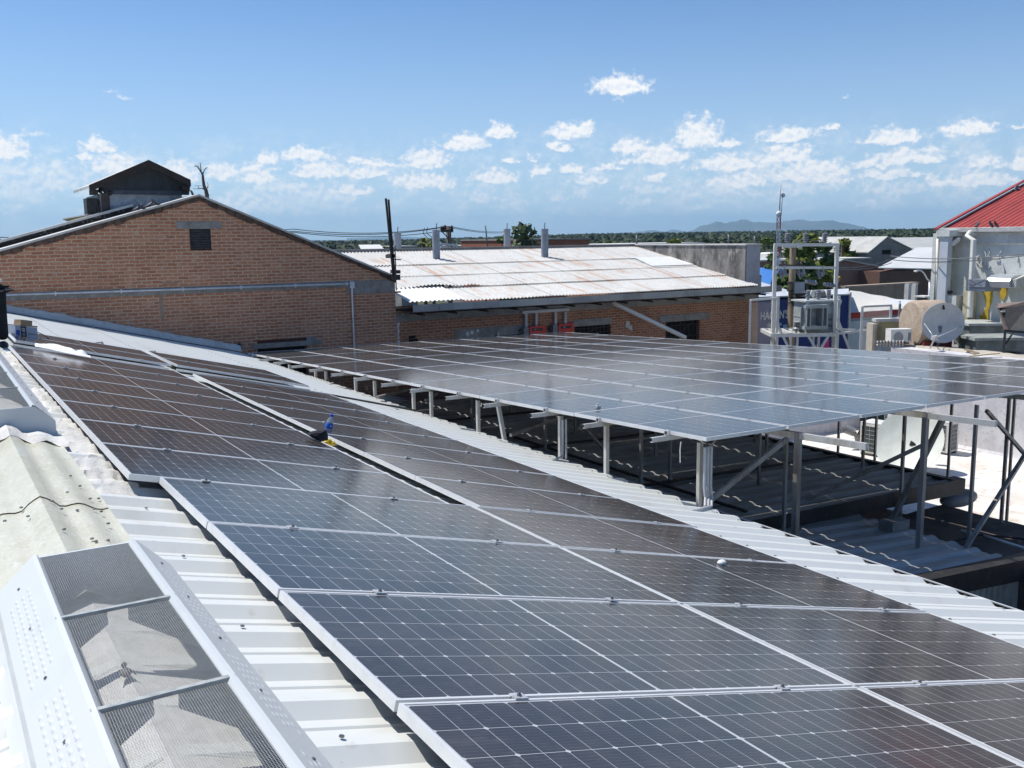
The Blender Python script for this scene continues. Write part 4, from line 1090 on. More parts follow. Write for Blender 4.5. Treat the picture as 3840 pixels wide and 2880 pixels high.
# white seam and paint scraps on the walls
m = MB(); rn = random.Random(12)
for k in range(16):
    z = -1.05-.1*k; m.face([(XE+.02+rn.uniform(0, .03), Yw-.004, z), (XE+.09+rn.uniform(-.03, .05), Yw-.004, z+.01), (XE+.09+rn.uniform(-.03, .05), Yw-.004, z-.085), (XE+.02+rn.uniform(0, .03), Yw-.004, z-.085)])
m.build('white_seam', M_STUCCO, wh)
for px, py, s in ((2352, 1218, .14), (2362, 1228, .10), (1752, 1252, .08), (1768, 1246, .07), (1790, 1240, .05)):
    q = A(px, py, Y=Yw); n = 9; m = MB(); m.face([(q.x+s*math.cos(t)*rn.uniform(.5, 1.2), Yw-.023, q.z+s*math.sin(t)*rn.uniform(.5, 1.2)) for t in [2*math.pi*k/n for k in range(n)]]); m.build('paint_scrap', M_STUCCO, wh)
m = MB(); q = A(1552, 1266, Y=Yw); rn = random.Random(6)
for k in range(7): m.box(q.x-.16+.07*(k % 4), q.x-.10+.07*(k % 4), Yw-.03, Yw+.01, q.z-.12+.1*(k//4), q.z-.04+.1*(k//4))
m.build('vent_bricks', M_DARKGAP, wh)
# short pipe stub by the window
m = MB(); q = A(1869, 1250, Y=Yw-.1); m.tube([q+Vector((0, 0, .05)), q+Vector((0, 0, -.5))], .028, 8); tag(m.build('pipe_stub', M_PVC), 'short white pipe stub beside the red inverters', 'pipe')

# ------------------------------------------------------------------ terrace to the right
GZ = -7.5
M_TERR = cement('white_roof_membrane', (.76, .74, .70, 1), (.62, .57, .51, 1), (.50, .40, .31, 1), .9, .5)
M_TWALL = cement('lilac_white_plaster', (.62, .61, .62, 1), (.50, .49, .51, 1), (.44, .42, .43, 1), 1.6, .6)
ter = empty('terrace_building', (14, 8, GZ), 'flat white roof terrace with a plastered wall beyond the raised panels', 'building')
XT = 21.4
m = MB(); rows = []
for i in range(40):
    y = -4 + i*22/39
    rows.append([Vector((x, y, TERR + .03*noise.noise(Vector((x*.8, y*.8, 2))))) for x in [10.5+(XT-10.5)*k/14 for k in range(15)]])
m.grid(rows); m.build('floor', M_TERR, ter)
m = MB(); m.box(10.55, XT, -4, 17.9, GZ, TERR-.06); m.build('base', M_CONC, ter)
zt2 = -1.80
m = MB(); rows = []
for i in range(50):
    y = -4 + i*18.2/49
    nz = lambda k: .015*noise.noise(Vector((y*2.2, k, 3)))
    rows.append([Vector((XT-.10+nz(1), y, TERR+.0)), Vector((XT-.03+nz(2), y, TERR+.08)), Vector((XT+nz(3), y, TERR+.7)), Vector((XT+.02+nz(4), y, -2.6)), Vector((XT+.0+nz(5), y, zt2)), Vector((XT+.35, y, zt2+.02))])
m.grid(rows); m.build('wall', M_TWALL, ter)
m = MB(); rows = []       # low parapet across the far end
ya = 15.2
for i in range(30):
    x = 15.5 + i*6.0/29
    nz = lambda k: .03*noise.noise(Vector((x*2.2, k, 6)))
    zt = TERR + .66
    rows.append([Vector((x, ya-.04+nz(1), TERR)), Vector((x, ya+nz(2), TERR+.35)), Vector((x, ya+.02, zt+nz(3))), Vector((x, ya+.5, zt+.03+nz(4))), Vector((x, ya+.55, TERR-.3))])
m.grid(rows); m.build('parapet', M_TWALL, ter)
m = MB(); m.box(15.4, 19.4, 17.4, 17.55, -3.75, -3.2); m.build('red_band', mat('red_oxide_paint', (.28, .05, .035, 1), (.20, .04, .03, 1), 3, rough=.7), ter)
m = MB(); m.grid([[Vector((x, y, SLABZ+.02*noise.noise(Vector((x*2, y*2, 3))))) for x in [10.02+1.73*k/10 for k in range(11)]] for y in [1.0+5.05*k/20 for k in range(21)]]); m.box(10.03, 11.74, 1.0, 6.04, GZ, SLABZ-.03); m.build('dirty_slab', mat('shaded_dirt', (.12, .095, .08, 1), (.05, .045, .04, 1), 2, rough=.7), ter)  # brown dirt plus shade in one dark tone; right edge draws the shadow line
# air conditioner on the terrace
def condenser(p, w, d, h, yaw, lab, group='outdoor air conditioner units', style=0):
    root = empty('air_conditioner', p, lab, 'air conditioner', group)
    Rm = Matrix.Rotation(yaw, 3, 'Z'); T = lambda q: Vector(p) + Rm @ q
    m = MB(); m.box(-w/2, w/2, -d/2, d/2, .06, h, T); m.build('case', mat('ac_cream', (.74, .73, .67, 1), (.66, .63, .55, 1), 6, rough=.5), root)
    m = MB(); m.box(-w/2-.004, w/2+.004, -d/2-.004, d/2+.004, h, h+.015, T); m.build('lid', M_WHITE, root)
    m = MB()
    for s in (-1, 1): m.box(s*w*.35-.03, s*w*.35+.03, -d/2, d/2, 0, .06, T)
    m.build('feet', M_GREY, root)
    if style == 0:
        m = MB(); m.box(-w/2-.003, -w/2+.01, -d/2+.05, d/2-.04, .10, h-.07, T); m.box(-w*.30, w*.34, -d/2-.003, -d/2+.01, .10, h-.07, T); m.build('coil', mat('coil_dark', (.05, .07, .075, 1), (.08, .10, .10, 1), 40, rough=.5), root)
        m = MB()
        for k in range(7): z = .10+(h-.17)*k/6; m.bar(T(Vector((-w/2-.008, -d/2+.05, z))), T(Vector((-w/2-.008, d/2-.04, z))), .006); m.bar(T(Vector((-w*.30, -d/2-.008, z))), T(Vector((w*.34, -d/2-.008, z))), .006)
        for k in range(5): y = -d/2+.05+(d-.09)*k/4; m.bar(T(Vector((-w/2-.008, y, .10))), T(Vector((-w/2-.008, y, h-.07))), .006)
        for k in range(6): x = -w*.3+w*.64*k/5; m.bar(T(Vector((x, -d/2-.008, .10))), T(Vector((x, -d/2-.008, h-.07))), .006)
        m.build('guard', M_WHITE, root)
    else:
        m = MB(); c = T(Vector((-w*.15, -d/2-.002, h*.5))); ax = Rm @ Vector((0, -1, 0))
        m.lathe([(h*.40, 0), (h*.40, .01), (h*.36, .012), (h*.36, .0)], c, 24, ax)
        for k in range(1, 6): m.lathe([(h*.07*k-.004, .008), (h*.07*k+.004, .008)], c, 20, ax)
        m.build('fan_grille', M_WSHEET, root)
        m = MB(); m.lathe([(0, .002), (h*.36, .002)], c, 20, ax); m.build('fan_dark', mat('fan_grey', (.16, .18, .18, 1), (.12, .13, .13, 1), 10, rough=.5), root)
        m = MB(); m.box(w*.32, w*.46, -d/2-.006, -d/2, .1, h-.08, T); m.build('side_grille', mat('fan_grey2', (.25, .26, .26, 1), (.2, .2, .2, 1), 10), root)
    return root
q = A(3310, 1708, Z=TERR)
condenser(q, .56, .95, .82, R(8), 'cream air conditioner with grilled sides on the white terrace beside the grey dish')
q = A(3500, 1690, Z=TERR)
condenser(q, .53, .99, .82, R(6), 'second cream air conditioner, standing behind the grey dish on the terrace')
m = MB()
for k in range(6):
    a = A(3300-k*5, 1690-k*6, Y=13.5+k*.06); b = A(3260+k*8, 1605-k*4, Y=13.9); c = A(3230-k*4, 1600+k*7, Y=13.9); d = A(3222+k*3, 1660+k*3, Y=13.8)
    m.tube([a, a.lerp(b, .5)+Vector((.05, 0, .08)), b, b.lerp(c, .5)+Vector((0, 0, .06)), c, c.lerp(d, .5), d], .016, 6)
for k in range(4):
    a = A(3345+k*4, 1590+k*3, Y=14.2); b = A(3370, 1622+k*6, Y=14.1); c = A(3350+k*3, 1660+k*3, Y=14.0); m.tube([a, b, c], .014, 6)
tag(m.build('pipe_bundle', mat('pipe_insulation', (.06, .05, .045, 1), (.25, .15, .09, 1), 4, .5, .7, rough=.7)), 'tangled dark refrigerant pipes and cables looping over the terrace parapet', 'pipes')
m = MB(); a, b = A(3168, 1608, Y=13.6), A(3206, 1622, Y=13.4); m.tube([a, b], .11, 10); m.tube([a+Vector((-.02, 0, .0)), a+Vector((-.12, 0, .05)), a+Vector((-.13, 0, -.05)), a+Vector((-.02, 0, -.04))], .018, 6)
m.tube([b, A(3215, 1660, Y=13.4), A(3222, 1690, Y=13.3)], .05, 6); m.bar(A(3216, 1650, Y=13.4), A(3262, 1738, Y=13.0), .06)
tag(m.build('dish_receiver', M_GREY), 'dark grey dish receiver on its arm above the terrace, left of the air conditioner', 'receiver')
# tilted dish seen from behind on the terrace
def dish(c, r_, nrm, depth, mt, root, name='reflector', seg=40, squash=1., upv=Vector((0, 0, 1)), rim=.012):
    nrm = Vector(nrm).normalized(); u = upv.cross(nrm).normalized(); w = nrm.cross(u); c = Vector(c); m = MB()
    prof = [(r_*k/9, depth*((k/9)**2-1)) for k in range(10)]
    def P(rr, h, t): return c + u*rr*math.cos(t)*squash + w*rr*math.sin(t) + nrm*h
    m.grid([[P(max(rr, 1e-4), h, 2*math.pi*k/seg) for k in range(seg)] for rr, h in prof] + [[P(r_+rim, .004, 2*math.pi*k/seg) for k in range(seg)], [P(r_+rim, -.012, 2*math.pi*k/seg) for k in range(seg)]] + [[P(max(rr*1.0, 1e-4), h-.014, 2*math.pi*k/seg) for k in range(seg)] for rr, h in prof[::-1]], True)
    return m.build(name, mt, root)
M_DISH = mat('dish_grey', (.50, .52, .53, 1), (.44, .46, .47, 1), 3, rough=.5)
M_DISHW = mat('dish_cream', (.62, .65, .60, 1), (.55, .58, .53, 1), 3, rough=.5)
foot = A(3428, 1762, Z=TERR)
dc = A(3408, 1652, Y=foot.y+.05)
dr = empty('satellite_dish', foot, 'big cream satellite dish tilted on the terrace under the raised panels', 'satellite dish', 'satellite dishes')
dish(dc, .80, (-.80, -.28, .55), .16, M_DISHW, dr, squash=.95)
m = MB(); m.tube([foot, foot+Vector((0, 0, .6)), dc+Vector((.12, .05, -.08))], .06, 8); m.bar(foot+Vector((-.25, 0, .01)), foot+Vector((.25, 0, .01)), .06); m.bar(foot+Vector((0, -.25, .01)), foot+Vector((0, .25, .01)), .06); m.bar(foot+Vector((.2, 0, .02)), foot+Vector((.02, 0, .4)), .03); m.bar(foot+Vector((-.02, .2, .02)), foot+Vector((.02, 0, .4)), .03)
m.build('stand', M_BLACK, dr)
m = MB(); q = A(3475, 1625, Y=foot.y+.2); m.box(q.x-.09, q.x+.05, q.y-.05, q.y+.05, q.z-.22, q.z+.12); m.build('bracket', M_GREY, dr)
# little pod and cables in the shaded corner
m = MB(); q = A(3595, 1868, Z=SLABZ-.15); m.ball(q, .34, 16, 10, (1.25, .55, .40)); tag(m.build('buoy', mat('grey_pod', (.22, .23, .25, 1), (.16, .17, .18, 1), 5, rough=.5)), 'smooth grey elongated pod lying beside the end of the lower roof', 'pod')
m = MB(); pts = [A(3540, 2040, Z=SLABZ+.03), A(3600, 2022, Z=SLABZ+.03), A(3680, 2006, Z=SLABZ+.03), A(3760, 2012, Z=SLABZ+.03), A(3850, 2022, Z=SLABZ+.03)]; m.tube(pts, .015, 6); tag(m.build('cable', M_WIRE), 'black cable lying across the shaded end of the terrace', 'cable')
m = MB(); a, b = A(3690, 2008, Z=SLABZ+.05), A(3850, 2058, Z=SLABZ+.05); m.tube([A(3605, 1988, Z=SLABZ+.05), A(3650, 2002, Z=SLABZ+.05)], .018, 7); m.tube([a, b], .018, 7); tag(m.build('white_pipe', M_PVC), 'thin white pipe lying in the shade at the end of the terrace', 'pipe')
m = MB(); p0 = A(3332, 1990, Z=SLOPE1(10)+.04); m.box(p0.x-.05, p0.x+.3, p0.y-.1, p0.y+.12, p0.z-.02, p0.z+.13); tag(m.build('foot_block', M_CONC), 'grey block at the foot of the longest rack brace', 'block')

# ------------------------------------------------------------------ white building with the red roof
XB, YB = 26.0, 16.0
zb_roof = -1.90
M_BW = cement('white_lime_wall', (.66, .68, .64, 1), (.56, .58, .55, 1), (.60, .60, .54, 1), 1.2, .7)
M_YEL = mat('yellow_foam', (.55, .40, .05, 1), (.45, .30, .03, 1), 5, rough=.8)
M_YELW = mat('yellow_stained_plaster', (.56, .52, .36, 1), (.44, .40, .27, 1), 3, rough=.8)
wb = empty('white_building', (XB, YB-4, GZ), 'white plastered building with a red ribbed roof and thick drain pipes', 'building')
ztop = A(3560, 868, X=XB).z
def XW(px, py, dx=0.): return A(px, py, X=XB-dx)
m = MB(); m.box(XB, XB+5.6, -2, YB, GZ, ztop-.05); m.build('wall', M_BW, wb)
m = MB(); rows = []
for i in range(70):
    y = YB - i*14/69
    nz = lambda k: .02*noise.noise(Vector((y*2.5, k, 3))) + .012*noise.noise(Vector((y*8, k, 3)))
    rows.append([Vector((XB-.01, y, ztop-.42+nz(1))), Vector((XB-.06-nz(2)*.5, y, ztop-.36+nz(3))), Vector((XB-.03, y, ztop-.28)), Vector((XB-.02, y, ztop-.04)), Vector((XB-.22, y, ztop-.02)), Vector((XB-.23, y, ztop+.10)), Vector((XB-.10, y, ztop+.11))])
m.grid(rows); m.build('cornice', M_STUCCO, wb)
# roof: rises away from the eave
zr_ = A(3840, 698, Y=YB); slp = (zr_.z-ztop)/(zr_.x-XB)
m = MB(); pr = [(y, h) for y, h in rib_profile(-2, YB, .19, .032, .1, .0)]
m.grid([[Vector((x, y, ztop+.05+slp*(x-XB)+h+.015*noise.noise(Vector((x*1.2, y*2, 1))))) for y, h in pr] for x in [XB-.14+ (5.8)*k/14 for k in range(15)]], smooth=False)
m.build('roof', mat('red_roof_paint', (.34, .055, .047, 1), (.25, .04, .035, 1), 2.2, .42, .68, .6, sc=(.5, 3, 1)), wb)
m = MB(); m.prism([Vector((XB-.2, YB-.02, ztop+.02)), Vector((XB+5.6, YB-.02, ztop+slp*5.8+.02)), Vector((XB+5.6, YB-.02, ztop-.3)), Vector((XB-.2, YB-.02, ztop-.3))], (0, .06, 0)); m.build('gable', M_BW, wb)
m = MB(); m.prism([Vector((XB-.28, YB-.06, ztop+.06)), Vector((XB+5.65, YB-.06, ztop+slp*5.92+.07)), Vector((XB+5.65, YB-.06, ztop+slp*5.92+.11)), Vector((XB-.28, YB-.06, ztop+.11))], (0, .12, 0)); m.build('verge', bpy.data.materials['red_roof_paint'], wb)
def yX(px): return A(px, 1000, X=XB).y
# corner pier and yellowish pilasters
ya_, yb_ = yX(3503), yX(3526)
m = MB(); m.box(XB-.32, XB+.02, yX(3526)-.05, YB+.05, GZ, ztop-.05); m.build('pier', M_BW, wb)
m = MB(); m.box(XB-.26, XB+.0, yX(3575), yX(3527), GZ, ztop-.15); m.build('pilaster', M_YELW, wb)
def pipe(pxs, w, name, mt, lab=None, elbow=True):
    pts = [XW(*p, dx=.45) for p in pxs]; m = MB(); m.tube(pts, w, 12); return m.build(name, mt, wb)
m = MB(); a = XW(3545, 884, .5); b = XW(3536, 1125, .5); m.box(a.x-.11, a.x+.11, b.y-.14, b.y+.14, b.z-1.5, a.z); m.build('square_downpipe', mat('bluish_white_pipe', (.56, .60, .64, 1), (.50, .54, .58, 1), 3, rough=.5), wb)
m = MB(); m.box(a.x-.16, a.x+.5, b.y-.2, b.y+.2, a.z-.02, a.z+.16); m.build('hopper', M_BW, wb)
m = MB(); q1 = XW(3655, 876, .02); m.tube([q1, q1+Vector((-.25, 0, .02)), q1+Vector((-.36, .02, -.08)), XW(3651, 900, .40), XW(3637, 1190, .40)], .085, 12); m.build('downpipe', M_PVC, wb)
m = MB(); m.tube([XW(3598, 893, .02), XW(3592, 900, .35), XW(3570, 916, .4)], .07, 10); m.build('spout', M_PVC, wb)
m = MB(); m.tube([XW(3516, 895, .36), XW(3511, 1190, .36)], .035, 8); m.tube([XW(3563, 930, .30), XW(3556, 1105, .30)], .025, 8); m.build('thin_pipe', M_PVC, wb)
m = MB(); m.box(XB-.5, XB-.02, yX(3630), yX(3587), zb_roof-1, XW(3600, 1106).z); m.build('buttress', cement('rough_white_block', (.66, .67, .63, 1), (.55, .56, .52, 1), None, 4, 1.), wb)
m = MB(); m.box(XB-.42, XB-.02, yX(3672), yX(3650), zb_roof-1, XW(3660, 1090).z); m.build('pilaster', M_YELW, wb)
# yellow foam streaks below the duct
m = MB(); rn = random.Random(3)
for poly in ([(3682, 1092), (3722, 1092), (3718, 1130), (3706, 1165), (3706, 1210), (3672, 1208), (3684, 1180), (3698, 1150), (3694, 1120)], [(3742, 1075), (3776, 1075), (3774, 1105), (3762, 1128), (3750, 1115)], [(3672, 1210), (3676, 1180), (3690, 1205)]):
    m.prism([XW(x, y, .03) for x, y in poly], (.028, 0, 0))
m.build('yellow_streak', M_YEL, wb)
m = MB(); rn = random.Random(9)
for k in range(14):
    a = XW(rn.uniform(3665, 3830), rn.uniform(905, 1040), .01); m.tube([a, a+Vector((-.03, rn.uniform(-.1, .1), -.12)), a+Vector((-.02, rn.uniform(-.25, .1), -rn.uniform(.15, .5)))], .02, 5)
m.build('plaster_drips', M_STUCCO, wb)
m = MB(); m.tube([XW(3552, 1098, .45), XW(3568, 1094, .5)], .05, 8); m.tube([XW(3554, 1098, .3), XW(3553, 1130, .3)], .03, 6); tag(m.build('tap', M_BLACK), 'black tap fitting low on the white building beside the square downpipe', 'tap')
for px, py, f_, lb in ((3663, 864, 1, 'crouching pigeon on the red roof eave, left of three'), (3716, 864, -1, 'middle pigeon of three on the red roof eave'), (3735, 863, -1, 'right pigeon of three on the red roof eave')):
    q = A(px, py+2, X=XB-.16); q.z = ztop+.11; b_ = bird(q, .16, f_, lb); 
# grid antenna on the verge
p = A(3811, 722, Y=YB-.1); an = empty('antenna', p, 'rounded grey grid antenna on a short mast at the top of the red roof', 'antenna')
m = MB(); m.tube([p+Vector((0, 0, -.2)), p+Vector((0, 0, .12))], .02, 6); m.build('mast', M_GREY, an)
m = MB(); c = A(3813, 706, Y=YB-.15); n = 24; rows = []
for s, dy in ((0, .03), (.7, .02), (1, -.03), (1.04, -.02), (.72, .035)):
    rows.append([c + Vector((.125*s*math.copysign(abs(math.cos(t))**.45, math.cos(t)), dy, .085*s*math.copysign(abs(math.sin(t))**.45, math.sin(t)))) for t in [2*math.pi*k/n for k in range(n)]])
m.grid(rows, True); m.tube([c, c+Vector((0, -.12, -.02))], .012, 5); m.build('grid_dish', mat('grid_grey', (.32, .32, .36, 1), (.24, .24, .27, 1), 60), an)
# rooftop deck in front of that wall
deck = empty('lower_flat_roof', (20, 10, GZ), 'rough flat roof with a cement kerb carrying the dish, tank and ducts', 'building')
m = MB(); m.box(XT+.3, XB-.02, -2, 14.1, GZ, zb_roof); m.build('slab', M_CONC, deck)
kz = -1.74
m = MB(); rows = []
for i in range(60):
    y = 14.1 - i*13/59
    nz = lambda k: .05*noise.noise(Vector((y*1.4, k, 3))) + .02*noise.noise(Vector((y*5, k, 3)))
    rows.append([Vector((XT+.3, y, zt2-.3)), Vector((XT+.36+nz(1), y, kz-.12+nz(2))), Vector((XT+.5, y, kz+nz(3)*.7)), Vector((XT+.95, y, kz-.02+nz(4))), Vector((XT+1.05, y, zb_roof-.1))])
m.grid(rows); m.build('kerb', cement('cream_cement', (.52, .48, .41, 1), (.42, .38, .32, 1), None, 3), deck)
# tank
def cyl_thing():
    c = A(3470, 1215, D=26.5); r_ = .66
    root = empty('water_tank', Vector((c.x, c.y, zb_roof)), 'tan cement coated round tank on a dark red base behind the satellite dish', 'tank')
    ax = Vector((.55, -.25, 0)).normalized()
    m = MB(); m.lathe([(0, -.46), (r_*.6, -.46), (r_*.93, -.44), (r_, -.38), (r_*1.01, 0), (r_, .42), (r_*.93, .49), (0, .51)], c, 40, ax); m.build('drum', cement('tan_cement', (.47, .38, .29, 1), (.36, .28, .21, 1), (.58, .50, .41, 1), 3.2, .8), root)
    m = MB(); Rz = Matrix.Rotation(math.atan2(ax.y, ax.x), 3, 'Z'); T = lambda q: c + Rz @ q
    m.box(-.38, .44, -.62, .62, zb_roof-c.z, -.42, T); m.build('base', mat('dark_red_base', (.18, .03, .025, 1), (.13, .025, .02, 1), 4, rough=.7), root)
cyl_thing()
dc = A(3537, 1211, D=25.6)
d2 = empty('satellite_dish', Vector((dc.x, dc.y, zb_roof)), 'round grey satellite dish facing the camera in front of the tan tank', 'satellite dish', 'satellite dishes')
toc = (CAM-dc).normalized()
nrm2 = (toc + Vector((.10, -.30, -.12)))
dish(dc, .535, nrm2, .11, M_DISH, d2)
u_ = Vector((0, 0, 1)).cross(nrm2).normalized(); w_ = nrm2.normalized().cross(u_)
fp = A(3505, 1268, D=25.0)
m = MB()
for px, py in ((3466, 1213), (3612, 1222), (3537, 1286)):
    m.tube([fp, A(px, py, D=25.6)], .012, 6)
m.tube([fp + Vector((0, 0, 0)), A(3488, 1306, D=25.2)], .02, 6); m.build('feed_arm', M_CLAMP, d2)
m = MB(); m.box(fp.x-.07, fp.x+.05, fp.y-.06, fp.y+.06, fp.z-.05, fp.z+.06); m.tube([fp, fp+Vector((.12, .04, .04))], .04, 8); m.build('feed_horn', mat('feed_white', (.55, .55, .53, 1), (.40, .38, .36, 1), 10), d2)
m = MB(); q = Vector((dc.x+.12, dc.y+.2, zb_roof)); m.tube([q, Vector((dc.x+.03, dc.y+.1, dc.z-.1))], .05, 8); m.bar(q+Vector((-.4, 0, .03)), q+Vector((.4, 0, .03)), .05); m.bar(A(3580, 1275, D=25.8), A(3605, 1305, D=25.6), .03); m.build('stand', M_GREY, d2)
m = MB(); q = A(3540, 1152, D=25.56); m.box(q.x-.05, q.x+.06, q.y-.01, q.y+.01, q.z-.06, q.z+.06, None); m.build('badge', M_BLACK, d2)
# small lamp mast and posts in town come below; ducts
M_DUCT = mat('duct_zinc', (.34, .37, .42, 1), (.27, .29, .33, 1), 4, rough=.35, metal=.4)
du = empty('air_duct', XW(3700, 1060, .5), 'galvanised air duct box with a bright hood jutting from the white building', 'air duct', 'air ducts')
m = MB(); a, b = XW(3633, 1047, 1.1), XW(3693, 1094, 1.1); m.box(XB-1.1, XB-.3, min(a.y, b.y), max(a.y, b.y), b.z, a.z)
m.bar(XW(3633, 1075, 1.115), XW(3693, 1075, 1.115), .025, .02)
for p_, q_ in (((3634, 1048), (3692, 1074)), ((3634, 1074), (3692, 1048)), ((3634, 1092), (3692, 1076)), ((3634, 1077), (3692, 1092))): m.bar(XW(*p_, 1.105), XW(*q_, 1.105), .012)
m.build('box', M_DUCT, du)
m = MB(); y0_, y1_ = XW(3703, 1060, .9).y, XW(3790, 1060, .9).y; zt_, zb2 = XW(3740, 1030, .9).z, XW(3740, 1078, .9).z
sec = [(XB-.95, zb2), (XB-.97, (zt_+zb2)/2), (XB-.9, zt_-.1), (XB-.75, zt_-.02), (XB-.3, zt_), (XB-.02, zt_), (XB-.02, zb2)]
m.prism([Vector((x, y1_, z)) for x, z in sec], (0, y0_-y1_, 0)); m.build('hood', mat('bright_zinc', (.60, .63, .66, 1), (.52, .55, .58, 1), 3, rough=.25, metal=.55), du)
m = MB(); sec2 = [(XB-.85, zb2+.02), (XB-.85, zt_-.12), (XB-.3, zt_), (XB-.02, zt_), (XB-.02, zb2)]
y2_ = XW(3830, 1060, .6).y; m.prism([Vector((x, y2_, z)) for x, z in sec2], (0, y1_-y2_-.01, 0)); m.build('elbow', cement('crumpled_foil', (.48, .49, .44, 1), (.36, .37, .34, 1), None, 5), du)
M_DUCT2 = mat('dark_duct', (.20, .225, .22, 1), (.13, .145, .14, 1), 3, rough=.4, metal=.3)
d3 = empty('air_duct', A(3700, 1240, D=27), 'dull grey duct run lying on the flat roof under the yellow streaks', 'air duct', 'air ducts')
def dbox(px0, py0, px1, py1, D, dep, mt, root, name):
    a, b = A(px0, py0, D=D), A(px1, py1, D=D); rr_ = Vector((CR.x, CR.y, 0)).normalized(); ff = Vector((CF.x, CF.y, 0)).normalized()
    wdt = (b-a).dot(rr_); m = MB(); o_ = Vector((a.x, a.y, 0))
    p = [o_, o_+rr_*wdt, o_+rr_*wdt+ff*dep, o_+ff*dep]
    m.hexa([Vector((q.x, q.y, b.z)) for q in p] + [Vector((q.x, q.y, a.z)) for q in p]); return m.build(name, mt, root)
dbox(3637, 1222, 3772, 1262, 27.2, 1.2, M_DUCT2, d3, 'duct_section'); dbox(3633, 1214, 3776, 1221, 27.1, 1.3, mat('duct_lid', (.50, .52, .49, 1), (.40, .42, .40, 1), 4, rough=.4), d3, 'lid')
d4 = empty('air_duct', A(3750, 1300, D=25), 'bigger dark duct elbow nearest the kerb, right of the grey dish', 'air duct', 'air ducts')
dbox(3662, 1276, 3850, 1318, 25.2, 1.0, M_DUCT2, d4, 'duct_section'); dbox(3655, 1268, 3850, 1276, 25.1, 1.1, mat('duct_lid2', (.36, .38, .36, 1), (.26, .28, .27, 1), 4, rough=.4), d4, 'lid')
m = MB(); rn = random.Random(4)
rows = [[A(3690+ i*8, 1262+ j*4, D=26.0) + Vector((0, 0, .10*noise.noise(Vector((i*.8, j*.9, 3))))) for i in range(16)] for j in range(5)]
m.grid(rows, smooth=False); tag(m.build('crumpled_sheet', mat('foil', (.42, .46, .46, 1), (.30, .33, .34, 1), 8, rough=.3, metal=.4)), 'crumpled shiny metal sheet lying on the ducts at the right', 'metal sheet')
# dark tilted cooler panel on a black stand
cp_ = empty('cooler_panel', A(3800, 1320, D=24.7), 'dark tilted panel with pale side clips on a black stand', 'panel')
m = MB(); m.prism([A(3752, 1150, D=24.7), A(3860, 1142, D=24.3), A(3880, 1230, D=24.0), A(3784, 1242, D=24.4)], CF*.06); m.build('dark_face', M_BLACK, cp_)
m = MB(); m.prism([A(3740, 1138, D=24.8), A(3862, 1128, D=24.3), A(3862, 1150, D=24.3), A(3744, 1155, D=24.7)], CF*.10); m.prism([A(3740, 1138, D=24.78), A(3752, 1150, D=24.78), A(3786, 1242, D=24.4), A(3772, 1238, D=24.4)], CF*.08)
m.build('frame', mat('brown_frame', (.20, .15, .13, 1), (.15, .11, .10, 1), 5, rough=.7), cp_)
m = MB()
for px, py in ((3758, 1168), (3768, 1196), (3772, 1221)): q = A(px, py, D=24.6); m.bar(q - CR*.03, q + CR*.07, .035)
m.build('clip', M_PVC, cp_)
m = MB(); m.bar(A(3770, 1236, D=24.3), A(3762, 1334, D=24.3), .06); m.bar(A(3766, 1240, D=24.3), A(3870, 1248, D=24.1), .06); m.bar(A(3800, 1245, D=24.3), A(3772, 1290, D=24.3), .03); m.build('stand', M_BLACK, cp_)
m = MB(); m.bar(A(3630, 1336, D=23.9), A(3750, 1324, D=23.7), .10, .03); tag(m.build('plank', mat('pale_wood', (.62, .52, .36, 1), (.50, .40, .27, 1), 4, rough=.7, sc=(1, 6, 1))), 'cream wooden plank lying on the kerb at the right edge', 'plank')
m = MB(); m.bar(A(3620, 1310, D=24.7), A(3668, 1325, D=24.1), .08, .03); m.bar(A(3690, 1342, D=23.8), A(3790, 1348, D=23.6), .09, .03); tag(m.build('scrap_wood', mat('old_wood', (.30, .22, .16, 1), (.22, .15, .11, 1), 4, rough=.8)), 'pieces of brown scrap wood beside the cream plank', 'wood scraps')
# air conditioner and breeze blocks by the yellow wall
q = A(3368, 1292, D=26.2); q.z = A(3368, 1289, D=26.2).z
condenser(q, .60, .3, .40, -YAW+R(6), 'small white fan air conditioner on the breeze block parapet left of the tank', 'outdoor air conditioner units', 1)
m = MB(); a, b = A(3288, 1276, D=25.6), A(3394, 1300, D=25.6)
for k in range(9):
    for j in range(2):
        q = a.lerp(Vector((b.x, b.y, a.z)), (k+.5)/9) + Vector((0, 0, -.045-.085*j)); rn = .034
        m.lathe([(rn, -.04), (rn, .04), (rn*.55, .04), (rn*.55, -.04)], q, 8, CF)
bb = tag(m.build('breeze_blocks', M_WHITE), 'low row of white pierced breeze blocks under the small air conditioner', 'parapet')
yw_ = empty('yellow_parapet', A(3330, 1230, D=29), 'stained yellow parapet wall behind the chain link gate', 'wall')
dbox(3290, 1205, 3400, 1300, 29, .25, mat('stained_yellow', (.50, .42, .20, 1), (.36, .30, .18, 1), 2.5, rough=.8), yw_, 'wall'); dbox(3284, 1196, 3402, 1206, 28.95, .3, M_STUCCO, yw_, 'coping')
dbox(3274, 1215, 3292, 1320, 28.9, .5, cement('tan_pier', (.50, .45, .36, 1), (.40, .35, .28, 1)), yw_, 'pier')

